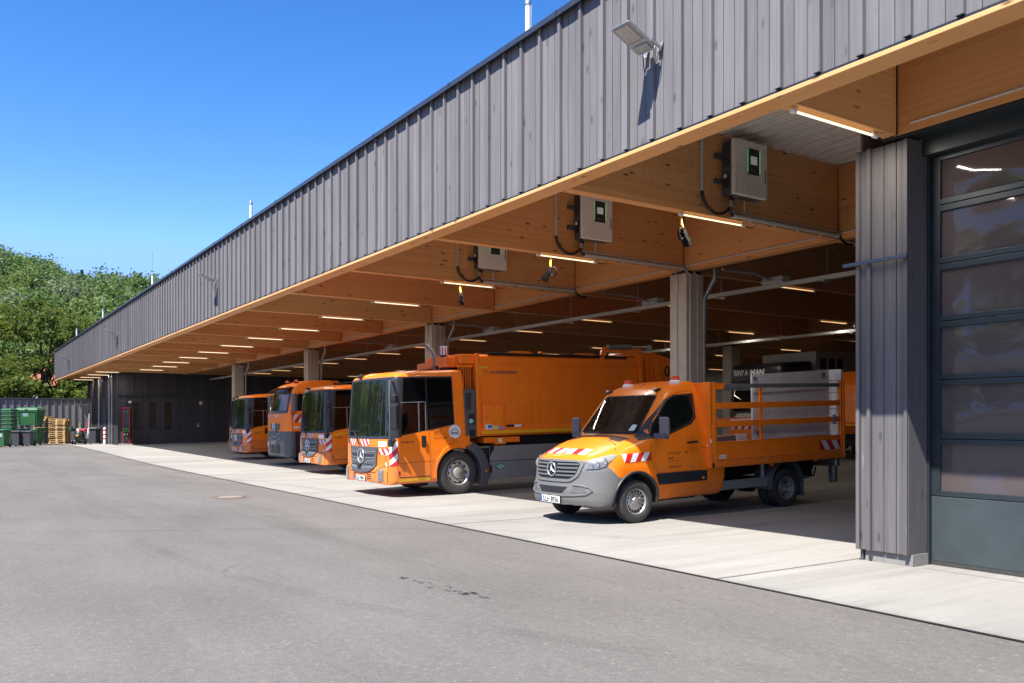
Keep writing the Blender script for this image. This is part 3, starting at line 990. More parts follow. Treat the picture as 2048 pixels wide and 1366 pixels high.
def ground_pitch(root, x, y, pitch, pivot):
    """stand a vehicle (origin at its front on the ground) on the sloping floor"""
    root.location = (x, y, hz(x, y + pivot) - pitch * pivot)
    root.rotation_euler = (pitch, 0, 0)
# ------------------------------------------------------------------ dropside van
def van_profile():
    return [(.03, .33), (.0, .42), (.0, .56), (.035, .72), (.07, .9), (.12, 1.04), (.19, 1.105), (.34, 1.175), (.62, 1.285), (.9, 1.37), (1.13, 1.425),
            (1.46, 1.78), (1.78, 2.12), (1.9, 2.2), (2.1, 2.27), (2.35, 2.325), (2.56, 2.335), (2.6, 2.3), (2.62, .36)]
def van_f(x, y, z):
    ax = np.abs(x)
    k = np.interp(z, [.3, 1.0, 1.15, 1.5, 2.2], [1, 1, .8, .4, .3])
    yy = y - k * (.26 * ax ** 2 + .27 * ax ** 6)
    zz = z + np.interp(y, [0, .4, 1.1, 1.9, 2.5], [.0, .05, .06, .03, .05]) * ax ** 2
    a = poly_sdf(yy, zz, van_profile())
    w = np.interp(z, [.3, .45, .62, .9, 1.15, 1.38, 1.5, 1.8, 2.1, 2.3, 2.4], [.93, .965, .985, .995, .985, .965, .945, .885, .815, .735, .66])
    return smax(a, (ax - w) * .97, .11)

def van_paint():
    t = NT('orange_paint_and_grey_bumper')
    tc = t.add('ShaderNodeTexCoord'); sp = t.add('ShaderNodeSeparateXYZ'); t.l.new(tc.outputs['Object'], sp.inputs[0])
    r = t.add('ShaderNodeValToRGB'); t.put(r.inputs[0], t.range(sp.outputs[1], -.5, 1.5, 0, 1))
    pts = [(-.5, 1.06), (.14, 1.06), (.30, 1.04), (.47, .955), (.64, .77), (.86, .735), (.865, 0.0), (1.5, 0.0)]
    el = r.color_ramp.elements
    while len(el) < len(pts): el.new(.5)
    for e, (y_, z_) in zip(el, pts): e.position = (y_ + .5) / 2; e.color = (z_ / 2, z_ / 2, z_ / 2, 1)
    m_ = t.math('LESS_THAN', sp.outputs[2], t.math('MULTIPLY', r.outputs[0], 2.0))
    v = t.coords(); n = t.noise(v, 2.2, 3, .6)
    vm = t.add('ShaderNodeVectorMath', operation='SCALE'); vm.inputs[0].default_value = ORANGE; t.put(vm.inputs['Scale'], t.range(n, .3, .7, .97, 1.03))
    low = t.math('MULTIPLY', t.range(sp.outputs[2], .3, .85, .3, 0), t.range(t.noise(v, 8, 4, .7), .35, .65, .2, 1))
    col = t.mix(m_, vm.outputs[0], (.125, .123, .122, 1))
    t.base(t.mix(low, col, (.2, .17, .13, 1)))
    t.set(Roughness=t.range(m_, 0, 1, .34, .5), Coat_Weight=t.range(m_, 0, 1, .35, .0), Coat_Roughness=.07)
    return t.m

van = empty('dropside_van')
tag(van, 'orange dropside van with a grey bumper and open slatted loading bed, nearest vehicle', 'van')
vb = Body(*implicit_mesh(van_f, (0, 1.55, .95), (1.0, 1.35, .8), 80))
win_side = rounded([(1.36, 1.40), (1.72, 1.435), (2.3, 1.61), (2.4, 1.7), (2.44, 2.07), (2.02, 2.045), (1.82, 1.97), (1.50, 1.66)], [.01, .1, .05, .06, .07, .05, .06, .02], 4)
ws = rounded([(-.74, 1.45), (.74, 1.45), (.66, 2.075), (-.66, 2.075)], .06, 4)
c1 = MB(); c1.prism(win_side, 'x', -1.3, 1.3)
c2 = MB(); c2.prism(ws, 'y', .6, 2.42)
c3 = MB()
for s in (-1, 1): c3.lathe([(.46, .5 * s), (.46, 1.3 * s)], (0, 1.02, .36), 'x', 40)
c3.box(-1.2, 1.2, 1.55, 2.7, -.2, .34)
c4 = MB(); c4.box(-.5, .5, 2.3, 2.8, 1.6, 2.05)
body = vb.cut('body', van_paint(), [c1, c2, c3, c4], M['inside']); body.parent = van
# door with its shut lines
door_o = rounded([(1.36, .79), (2.47, .80), (2.5, 1.5), (2.5, 2.16), (2.1, 2.125), (1.86, 2.05), (1.34, 1.55)], [.3, .04, .1, .1, .1, .1, .06], 4)
door_o = [(1.34, 1.2), (1.345, 1.0), (1.4, .88), (1.49, .785), (2.46, .785), (2.475, 1.5), (2.5, 2.1), (2.45, 2.15), (2.1, 2.11), (1.9, 2.035), (1.75, 1.9), (1.345, 1.48)]
hole = [(1.31, 1.36)] + []
b = MB(); lay(b, vb, 'side', door_o, .005, [win_side], .06, skirt=.01)
d = b.build('door', M['orange'], van, smooth=40)
b = MB(); seam(b, vb, 'side', door_o + door_o[:1], .011, .002); seam(b, vb, 'side', [(.98, 1.425), (.83, 1.3), (.7, 1.2)], .006, .003)
seam(b, vb, 'side', [(2.475, 1.17), (2.59, 1.17)], .006, .003)
b.build('panel_gaps', M['ink'], van)
b = MB(); lay(b, vb, 'side', rounded([(2.13, 1.235), (2.4, 1.245), (2.4, 1.3), (2.13, 1.29)], .025), .004)
for q in ((2.17, 1.263),): pass
b.bar((1.02, 2.15, 1.262), (1.02, 2.38, 1.272), .022, .034)
b.box(.98, 1.02, 2.15, 2.18, 1.25, 1.275); b.box(.98, 1.02, 2.36, 2.38, 1.26, 1.285)
b.build('door_handle', M['black'], d, bevel=.006)
# rubbing strip, sill flap, filler of the arch
b = MB(); lay(b, vb, 'side', [(1.49, .595), (2.6, .60), (2.6, .775), (1.43, .775), (1.46, .68)], .016, skirt=.02); b.build('side_strip', M['trim_black'], van, smooth=40); b = MB(); lay(b, vb, 'right', [(1.49, .595), (2.6, .60), (2.6, .775), (1.43, .775), (1.46, .68)], .016)
b.build('side_strip', M['trim_black'], van, smooth=40)
b = MB(); b.lathe([(.025, 0), (.025, .02), (.001, .026)], (1.0, 2.5, .65), 'x', 10); b.build('marker_light', M['amber'], van)
b = MB()
for s in (-1, 1):
    arc = [Vector((0, 1.02 + math.cos(R(a)) * .475, .36 + math.sin(R(a)) * .475)) for a in range(-8, 189, 8)]
    P_ = []; b = MB()
    for p in arc:
        h, n = vb.hit('side', p.y, p.z); P_.append(Vector((h.x * s, p.y, p.z)))
    b.tube(P_, .02, 6); b.build('wheel_arch_lip', M['trim_black'], van, smooth=50)
b = MB()
for s in (-1, 1):
    vs = []; A = list(range(-8, 189, 14))
    for a in A: vs += [(s * .55, 1.02 + math.cos(R(a)) * .462, .36 + math.sin(R(a)) * .462), (s * .97, 1.02 + math.cos(R(a)) * .455, .36 + math.sin(R(a)) * .455)]
    b = MB(); b._add(vs, [(2 * i, 2 * i + 1, 2 * i + 3, 2 * i + 2) for i in range(len(A) - 1)]); b.build('wheel_housing', M['under'], van)
# glazing
b = MB(); fr = [(1.15, 1.335), (1.72, 1.395), (2.32, 1.575), (2.44, 1.68), (2.475, 2.1), (2.02, 2.075), (1.8, 1.995), (1.46, 1.67)]
lay(b, vb, 'side', fr, .008, [win_side], .06)
lay(b, vb, 'side', [(1.60, 1.42), (1.625, 1.42), (1.625, 1.80), (1.60, 1.775)], .008)
b.build('window_frame', M['trim_black'], d)
for pr, nm in (('side', d), ('right', van)):
    b = MB(); lay(b, vb, pr, win_side, .002, (), .1); b.build('side_window', M['glass_dark'] if pr == 'right' else M['glass'], nm, smooth=60)
b = MB(); lay(b, vb, 'front', ws, .002, (), .1); wsh = b.build('windscreen', M['glass'], van, smooth=60)
b = MB(); o2 = [(q[0] * 1.03, 1.76 + (q[1] - 1.76) * 1.045) for q in ws]; lay(b, vb, 'front', o2, .005, [ws], .1); b.build('windscreen_seal', M['trim_black'], wsh)
b = MB(); lay(b, vb, 'front', rounded([(.54, 1.49), (.66, 1.49), (.65, 1.59), (.55, 1.59)], .015), .004); b.build('windscreen_sticker', plain('pale_sticker', (.45, .6, .5), .5), wsh)
# cab inside
b = MB()
b.box(-.8, .8, 1.22, 1.55, 1.05, 1.42); b.box(-.9, .9, 1.3, 2.5, .9, 1.0)
b.build('dashboard', M['inside'], van, bevel=.03)
for x in (.42, -.2, -.55):
    b = MB(); b.obox((x, 2.27, 1.42), (.22, 0, 0), (0, .06, -.012), (0, .09, .33)); b.obox((x, 2.36, 1.86), (.13, 0, 0), (0, .045, 0), (0, .02, .1)); b.box(x - .22, x + .22, 1.8, 2.28, 1.0, 1.14)
    b.build('seat', plain('seat_cloth', (.022, .022, .026), .9) if x == .42 else bpy.data.materials['seat_cloth'], van, bevel=.04)
b = MB(); n = 28
for k in range(n): a = 2 * math.pi * k / n
b.tube([(.42 + math.cos(2 * math.pi * k / 28) * .19, 1.72 + math.sin(2 * math.pi * k / 28) * .09, 1.42 + math.sin(2 * math.pi * k / 28) * .16) for k in range(29)], .016, 6, caps=False)
b.build('steering_wheel', M['black'], van, smooth=50)
b = MB()
b.box(-.8, -.5, 2.43, 2.46, 1.5, 2.05); b.box(.5, .8, 2.43, 2.46, 1.5, 2.05)
for i in range(12): x = -.5 + i * .09; b.box(x, x + .008, 2.43, 2.44, 1.66, 2.02)
for i in range(7): b.box(-.5, .5, 2.43, 2.44, 1.66 + i * .055, 1.668 + i * .055)
b.build('rear_window_grille', M['steel_grey'], van)
b = MB(); b.box(-.5, .5, 2.48, 2.485, 1.6, 2.05); b.build('rear_window', glass_mat('rear_glass', (.3, .33, .3), .8, .2, 0, 1, 1.4, .2), van)
# mirrors
for s in (1, -1):
    b = MB(); b.obox((s * 1.17, 1.47, 1.56), (.1, .02, 0), (-.03, .05, 0), (0, 0, .155))
    mi_ = b.build('mirror', M['bumper_grey'], van, bevel=.05, seg=3, smooth=40)
    b = MB(); b.obox((s * 1.1, 1.46, 1.40), (.14, .0, 0), (-.0, .055, 0), (0, .0, .045)); b.build('mirror_foot', M['dark_grey'], mi_, bevel=.02)
# grille with bars and star
def on_front(x, z): return vb.hit('front', x, z)[0]
g_o = rounded([(-.64, 1.005), (-.58, .80), (-.44, .70), (.44, .70), (.58, .80), (.64, 1.005), (.56, 1.045), (-.56, 1.045)], [.04, .05, .08, .08, .05, .04, .03, .03])
g_i = rounded([(-.58, .985), (-.53, .82), (-.42, .745), (.42, .745), (.53, .82), (.58, .985), (.53, 1.02), (-.53, 1.02)], [.04, .05, .08, .08, .05, .04, .03, .03])
b = MB(); lay(b, vb, 'front', g_o, .02, [g_i], .05, 0, .03); lay(b, vb, 'front', g_i, -.0 + .003, (), .08, 1)
gr = b.build('grille', [M['bumper_grey'], M['black']], van, smooth=40)
b = MB()
for z, hw in ((.985, .56), (.925, .555), (.865, .535), (.805, .5)):
    for s in (1, -1):
        pts = []
        for i in range(7):
            x = s * (.11 + (hw - .11) * i / 6); p = on_front(x, z); pts.append((x, p.y - .02, z))
        for a_, c_ in zip(pts[:-1], pts[1:]): b.bar(a_, c_, .02, .026)
    p = on_front(0, z)
b.build('grille_bar', plain('grille_bar_grey', (.2, .2, .205), .35, .4), gr, bevel=.004)
p = on_front(0, .9)
b = MB(); star_emblem(b, (0, p.y - .045, .9), .112, .018); b.build('star_emblem', M['chrome'], gr, smooth=50)
b = MB(); lay(b, vb, 'front', rounded([(-.4, .625), (-.28, .52), (.28, .52), (.4, .625)], .03), .004); b.build('lower_intake', M['black'], van)
b = MB()
lp = [(-.75, .475), (-.55, .455), (-.25, .475), (.25, .475), (.55, .455), (.75, .475)]
for s in (1, -1):
    pts = [(s * x, z) for x, z in ((.02, .475), (.3, .478), (.55, .49), (.72, .51), (.8, .56), (.75, .62), (.62, .65), (.5, .655))]
    P_ = [on_front(x, z) + Vector((0, -.004, 0)) for x, z in resample(pts, .06)[:-7]]
    b = MB(); b.tube(P_, .016, 6); b.build('bumper_ridge', M['bumper_grey'], van, smooth=50)
bm_ = plain('bumper_recess_grey', (.095, .094, .095), .55)
for s in (1, -1): b = MB(); lay(b, vb, 'front', rounded([(s * .46, .53), (s * .66, .5), (s * .74, .54), (s * .66, .63), (s * .5, .63)], .03), .002); b.build('bumper_recess', bm_, van)
licence_plate(van, (0, on_front(0, .415).y - .012, .41), 'S:LH 8936')
# headlights (laid on partly from the side: they wrap round the corner)
hl = [(.665, .905), (.83, .915), (.9, .955), (.935, 1.10), (.90, 1.135), (.8, 1.10), (.69, 1.03)]
for s in (1, -1):
    q = [(s * x, z) for x, z in hl]
    b = MB(); lay(b, vb, 'front', rounded(q, .02), .006, (), .04, 0, .02); h_ = b.build('headlight', plain('lamp_silver', (.42, .43, .45), .3, .3) if 'lamp_silver' not in bpy.data.materials else bpy.data.materials['lamp_silver'], van, smooth=40)
    b = MB()
    for (x, z, r_) in ((.735, .955, .05), (.80, .985, .055), (.868, 1.03, .055)):
        p, n = vb.hit('front', s * x, z)
        b.lathe([(.001, -.0), (r_, -.006), (r_ * 1.08, -.009), (r_ * 1.08, .004)], p + n * .006, 'y', 16, 0)
    for i in range(6):
        p, n = vb.hit('front', s * (.70 + i * .036), .925 + i * .016); b.lathe([(.012, -.02), (.012, 0)], p + n * .004, 'y', 8, 0)
    b.build('reflector', M['lens_in'], h_, smooth=50)
    b = MB(); lay(b, vb, 'front', rounded(q, .02), .018, (), .05); b.build('lens', M['lens'], h_, smooth=60)
# bonnet marks: warning stripes, vents, badge plug
b = MB()
for qd, n_, sl, f_ in (([(.02, .42), (.68, .54), (.60, .33), (.02, .24)], 4, .10, 1), ([(-.68, .54), (.0, .42), (.0, .24), (-.60, .33)], 4, -.10, 0)):
    b = MB()
    for poly, ci in hatch([qd[0], qd[1], qd[2], qd[3]], n_, sl, f_): lay(b, vb, 'top', poly, .004, (), .05, ci)
    b.build('bonnet_warning_stripe', [M['hred'], M['hwhite']], van)
b = MB()
for poly, ci in hatch([(.76, .995), (1.325, 1.005), (1.325, 1.145), (.735, 1.135)], 5, .17, 0): lay(b, vb, 'side', poly, .004, (), .05, ci)
b.build('fender_warning_stripe', [M['hred'], M['hwhite']], van)
b = MB()
for s in (1, -1): b = MB(); lay(b, vb, 'top', rounded([(s * .34, .98), (s * .7, 1.02), (s * .7, .9), (s * .46, .9)], .02), .005); b.build('bonnet_vent', M['black'], van)
b = MB(); lay(b, vb, 'top', rounded([(-.72, 1.11), (.72, 1.11), (.7, 1.04), (-.7, 1.04)], .02), .003)
b.build('scuttle', M['black'], van)
for x0, x1 in ((-.7, -.02), (.02, .66)):
    p0, n0 = vb.hit('front', x0, 1.47); p1, n1 = vb.hit('front', x1, 1.455); b = MB(); b.bar(p0 + n0 * .02, p1 + n1 * .02, .02, .014); b.build('wiper', M['black'], van)
# roof fittings
for x, yb in ((.58, 2.3), (-.42, 2.1)):
    p, n = vb.hit('top', x, yb)
    b = MB(); b.lathe([(.10, -.02), (.105, .02), (.085, .035), (.08, .04)], p, 'z', 20); bb = b.build('beacon', M['white'], van, smooth=40)
    b = MB(); b.lathe([(.078, .04), (.072, .1), (.06, .115), (.001, .118)], p, 'z', 20); b.build('lens', M['beacon'], bb, smooth=40)
b = MB(); p, n = vb.hit('top', -.02, 2.02); b._add([p + Vector((-.02, 0, 0)), p + Vector((.02, 0, 0)), p + Vector((.012, .14, .05)), p + Vector((-.012, .14, .05)), p + Vector((0, .12, 0))], [(0, 1, 2, 3), (0, 3, 4), (1, 4, 2), (2, 4, 3)]); b.build('aerial', M['black'], van)
for x in (.6, -.66):
    b = MB(); p, n = vb.hit('top', x, 1.86); b.obox(p + Vector((0, 0, .03)), (.03, 0, 0), (0, .06, .01), (0, 0, .02)); b.lathe([(.018, -.02), (.018, .01)], p + Vector((0, -.05, .05)), 'y', 10, 1); b.build('washer_jet', [M['black'], M['white']], van)
# lettering on the door
b = MB()
lay_text(b, vb, 'side', 'STUTTGART', 1.69, 1.075, .062, .009, 0, .88, slope=.015); lay_text(b, vb, 'side', 'AWS', 1.70, .995, .062, .009, .0012, .95, slope=.015)
lay_text(b, vb, 'side', 'Abfallwirtschaft Stuttgart', 1.70, .962, .03, .009, 0, .85, slope=.015); lay_text(b, vb, 'side', 'Straßenreinigung', 1.70, .86, .05, .009, 0, .88, slope=.015)
for q in ([(2.09, 1.10), (2.115, 1.14), (2.13, 1.12), (2.118, 1.105)], [(2.115, 1.09), (2.14, 1.115), (2.15, 1.1), (2.125, 1.07)]): lay(b, vb, 'side', q, .009)
b.build('door_lettering', plain('brown_lettering', (.1, .028, .01), .5), d)
# wheels
PV = .03
def vwz(y): return .35 + .02 * max(0, y - .96) - PV * y + PV * 1.02
make_wheel(van, (.875, 1.02, vwz(1.02) - .0), .35, .2, .215, 'van', 1); make_wheel(van, (-.875, 1.02, vwz(1.02)), .35, .2, .215, 'van', -1)
make_wheel(van, (.885, 4.70, vwz(4.7)), .35, .2, .215, 'van_dual', 1, dual=True); make_wheel(van, (-.885, 4.70, vwz(4.7)), .35, .2, .215, 'van_dual', -1, dual=True)
# chassis
b = MB()
for x in (-.38, .38): b.box(x - .04, x + .04, 2.5, 6.2, .56, .74)
b.box(-.8, .8, 4.62, 4.78, .28, .4); b.lathe([(.16, -.15), (.16, .15)], (0, 4.7, .34), 'x', 14)
b.box(-.75, -.42, 2.75, 3.9, .36, .7); b.box(.42, .7, 2.75, 3.4, .42, .72); b.box(.3, .62, 5.35, 5.9, .45, .72); b.box(-.8, .8, .5, 2.5, .3, .42)
b.tube([(.5, 5.5, .5), (.6, 5.7, .42), (.62, 5.95, .45), (.55, 6.1, .6)], .02, 6)
b.build('chassis', M['under'], van, bevel=.01)
b = MB(); b.box(.86, .9, 2.72, 4.3, .38, .545); b.box(.80, .86, 3.0, 3.05, .4, .84); b.box(.80, .86, 4.18, 4.23, .4, .84)
b.build('side_guard', plain('side_guard_alu', (.42, .42, .43), .4, .6), van, bevel=.01)
for s in (1, -1):
    b = MB(); P_ = [(4.7 + math.cos(R(a)) * .45, .40 + math.sin(R(a)) * .43) for a in range(-12, 193, 12)]
    vs = []
    for y_, z_ in P_: vs += [(s * .56, y_, z_), (s * 1.01, y_, z_)]
    b._add(vs, [(2 * i, 2 * i + 1, 2 * i + 3, 2 * i + 2) for i in range(len(P_) - 1)])
    b.box(s * .58, s * 1.0, 5.14, 5.155, .14, .45)
    o = b.build('mudguard', M['dark_grey'], van); m_ = o.modifiers.new('s', 'SOLIDIFY'); m_.thickness = .014
# loading bed
bed = empty('loading_bed', (0, 0, 0)); bed.parent = van
HB = 1.07
b = MB(); b.box(-HB, HB, 2.66, 6.28, .80, .9); b.box(-HB + .04, HB - .04, 2.7, 6.26, .9, .925, 1)
b.build('bed_floor', [M['orange'], M['bed_alu']], bed, bevel=.006)
b = MB(); b.box(-HB, HB, 2.63, 2.68, .8, 1.55); b.box(-HB, HB, 2.63, 2.68, 2.1, 2.28); b.box(-HB, -.56, 2.63, 2.68, 1.55, 2.1); b.box(.56, HB, 2.63, 2.68, 1.55, 2.1); b.box(HB - .03, HB, 2.655, 2.76, .8, 2.28, 0); b.box(-HB, -HB + .03, 2.655, 2.76, .8, 2.28)
b.box(HB - .012, HB + .006, 2.72, 2.78, .8, 2.28); b.box(HB - .02, HB + .008, 2.61, 2.65, 1.0, 2.26)
b.build('headboard', M['orange'], bed, bevel=.008)
b = MB(); b.box(-HB + .05, HB - .05, 2.681, 2.69, .93, 1.54); b.build('headboard_lining', M['under'], bed)
b = MB(); b.box(.99, 1.0, 2.628, 2.632, 1.17, 1.22, 0); b.box(HB + .0085, HB + .0095, 2.612, 2.648, 1.24, 1.30, 0); b.box(HB + .0085, HB + .0095, 2.612, 2.648, 1.15, 1.23, 1)
b.build('stickers', [M['white'], M['yellow']], bed)
for s in (1, -1):
    b = MB(); x0, x1 = s * (HB - .025), s * HB
    b.box(x0, x1, 2.79, 6.24, .945, 1.245); b.box(x0 - s * .004, x1 + s * .006, 2.79, 6.24, .93, .955); b.box(x0, x1 + s * .006, 2.79, 6.24, 1.235, 1.25)
    b.box(x0, x1 + s * .004, 2.785, 6.245, .82, .925)
    sb = b.build('sideboard', M['orange'], bed, bevel=.005)
    for z in (1.50, 1.815):
        b = MB(); b.box(s * (HB - .024), s * HB, 2.78, 6.24, z, z + .105); b.build('slat', M['orange'], bed, bevel=.006)
    b = MB(); b.box(s * (HB - .045), s * (HB - .005), 2.78, 6.24, 2.175, 2.25); b.build('top_rail', M['steel_grey'], bed, bevel=.008)
    b = MB(); b.box(s * (HB - .07), s * (HB - .025), 3.93, 3.99, .92, 2.2); b.build('stake', M['orange'], bed, bevel=.006); b = MB()
    b._add([(s * (HB + .002), 2.78, 2.26), (s * (HB + .002), 3.02, 2.26), (s * (HB + .002), 2.97, 2.16), (s * (HB + .002), 2.78, 2.15)], [(0, 1, 2, 3)])
    b.build('corner_plate', M['orange'], bed)
    b = MB(); b.box(s * (HB - .06), s * (HB + .008), 6.2, 6.26, .8, 2.3); b.box(s * (HB - .04), s * (HB + .018), 6.265, 6.315, .8, 2.3); b.build('rear_post', M['orange'], bed, bevel=.008)
    if s == 1:
        b = MB()
        for poly, ci in hatch([(5.55, .985), (6.17, .975), (6.17, 1.15), (5.55, 1.16)], 4, -.2, 0): b._add([(HB + .0035, p[0], p[1]) for p in poly], [tuple(range(len(poly)))], ci)
        b.build('warning_stripe', [M['hred'], M['hwhite']], sb)
        b = MB(); b._add([(HB + .003, 2.83, .95), (HB + .003, 3.0, .955), (HB + .003, 3.0, 1.02), (HB + .003, 2.83, 1.015)], [(0, 1, 2, 3)], 0)
        pts, fs, w = text2d('SCHUTZ', .042, .001, .9); b._add([(HB + .005, 2.838 + p[0] * .155 / w, .97 + p[1]) for p in pts], fs, 1)
        b.build('maker_plate', [M['white'], plain('sticker_red', (.45, .06, .08), .5)], sb)
        b = MB()
        for y_, z_ in ((4.23, .775), (5.48, .785)): b.lathe([(.028, 0), (.03, .05), (.001, .056)], (HB - .07, y_, z_), 'x', 10); b.box(HB - .1, HB - .05, y_ - .015, y_ + .015, z_, .83)
        b.build('marker_light', M['amber'], bed)
        b = MB(); b.box(HB - .03, HB + .012, 5.99, 6.03, 1.47, 1.64); b.build('latch', M['blue_mark'], bed, bevel=.004)
# folded tail lift: boards of aluminium standing at the rear left of the bed
lift = empty('tail_lift', (0, 0, 0)); lift.parent = van
b = MB(); b.box(-1.0, 1.0, 6.33, 6.39, .86, 2.52)
for z in (1.15, 1.45, 1.75, 2.06, 2.3): b.box(-1.0, 1.0, 6.326, 6.33, z, z + .012, 1)
b.build('platform', [M['bed_alu'], M['steel_grey']], lift, bevel=.006)
b = MB(); b.box(.7, .84, 6.28, 6.4, .3, .86); b.box(-.84, -.7, 6.28, 6.4, .3, .86); b.box(-.95, .95, 6.2, 6.34, .62, .78); b.build('lift_arm', M['zinc'], lift, bevel=.02)
# aluminium side panel carried upright inside the bed
side = empty('bed_cargo_wall', (0, 0, 0)); side.parent = van
b = MB()
zb, zt0, zt1 = .93, 2.42, 2.52
b.prism([(3.99, zb), (6.2, zb), (6.2, zt1), (3.99, zt0)], 'x', .78, .82)
for z in (1.22, 1.55, 1.86): b.prism([(3.995, z), (6.195, z + .02), (6.195, z + .032), (3.995, z + .012)], 'x', .82, .823, 1)
b.build('boards', [M['bed_alu'], M['steel_grey']], side, bevel=.004)
b = MB(); b.prism([(4.02, 2.09), (6.17, 2.16), (6.17, 2.27), (4.02, 2.2)], 'x', .822, .838)
for i in range(8): b.box(.838, .842, 4.3 + i * .24, 4.34 + i * .24, 2.17 + i * .008, 2.19 + i * .008, 1)
b.prism([(5.95, 2.38), (6.05, 2.38), (6.05, 2.47), (5.97, 2.47)], 'x', .822, .85, 1)
b.prism([(4.0, 2.38), (4.1, 2.36), (4.08, 2.33), (4.0, 2.33)], 'x', .822, .85, 1)
b.build('locking_rail', [M['bed_alu'], M['steel_grey']], side)
b = MB()
for z in (1.42, 1.2): b.lathe([(.055, 0), (.055, .004)], (.823, 4.14, z - .06), 'x', 16, 0 if z > 1.3 else 1)
b.build('round_mark', [M['blue_mark'], M['ink']], side)
b = MB(); b.bar((.5, 2.75, 1.5), (.62, 4.0, 1.54), .1, .1, 0); b.bar((.66, 3.6, 1.56), (.72, 6.1, 1.6), .06, .1, 1); b.bar((.55, 2.75, 1.19), (.6, 3.9, 1.23), .12, .2, 0); b.box(.6, .7, 3.72, 3.95, 1.12, 1.34, 1)
b.build('stowed_rail', [M['steel_grey'], M['bed_alu']], side, bevel=.006)
ground_pitch(van, -11.5, 8.34, PV, 1.02)
# ------------------------------------------------------------------ low-entry refuse truck cab
def eco_profile():
    return [(.03, .34), (.0, .40), (.0, .60), (.03, .68), (.075, .72), (.075, 1.30), (.10, 1.38), (.21, 2.62), (.26, 2.72), (.36, 2.77), (.9, 2.835), (1.85, 2.87), (1.93, 2.86), (1.96, 2.7), (2.0, .36)]
def rrect_sdf(x, y, hw, y0, y1, r):
    cy = (y0 + y1) / 2; qx = np.abs(x) - hw + r; qy = np.abs(y - cy) - (y1 - y0) / 2 + r
    return np.sqrt(np.maximum(qx, 0) ** 2 + np.maximum(qy, 0) ** 2) + np.minimum(np.maximum(qx, qy), 0) - r
def eco_f(x, y, z):
    ax = np.abs(x); yy = y - .075 * ax ** 2
    a = poly_sdf(yy, z + .03 * ax ** 2, eco_profile())
    w = np.interp(z, [.3, .7, 1.5, 2.6, 2.9], [1.235, 1.25, 1.25, 1.22, 1.17])
    fr = np.interp(z, [.3, 1.3, 2.6], [.0, .05, .16])
    c = rrect_sdf(x, yy - fr, 1.25, 0.0, 6.0, .27)
    return smax(smax(a, (ax - w), .1), c, .03)
eco = Body(*implicit_mesh(eco_f, (0, 1.0, 1.5), (1.25, 1.0, 1.3), 76))
ES = rounded([(.34, 1.36), (1.10, 1.475), (1.76, 1.60), (1.72, 2.665), (.46, 2.645)], .03, 3)
EW = rounded([(-1.1, 1.36), (.93, 1.36), (.93, 2.62), (-1.04, 2.62)], .04, 3)
def eco_cutters():
    c1 = MB(); c1.prism(ES, 'x', -1.5, 1.5)
    c2 = MB(); c2.prism([(-1.0, 1.35), (.77, 1.35), (.795, 2.61), (-.97, 2.61)], 'y', -.3, 1.7)
    c4 = MB(); c4.prism([(.80, 1.37), (1.12, 1.37), (1.10, 2.6), (.825, 2.6)], 'y', -.3, .6)
    c3 = MB()
    for s in (-1, 1): c3.lathe([(.57, .72 * s), (.57, 1.5 * s)], (0, 1.87, .49), 'x', 44)
    return [c1, c2, c4, c3]
eco_body_mesh = None

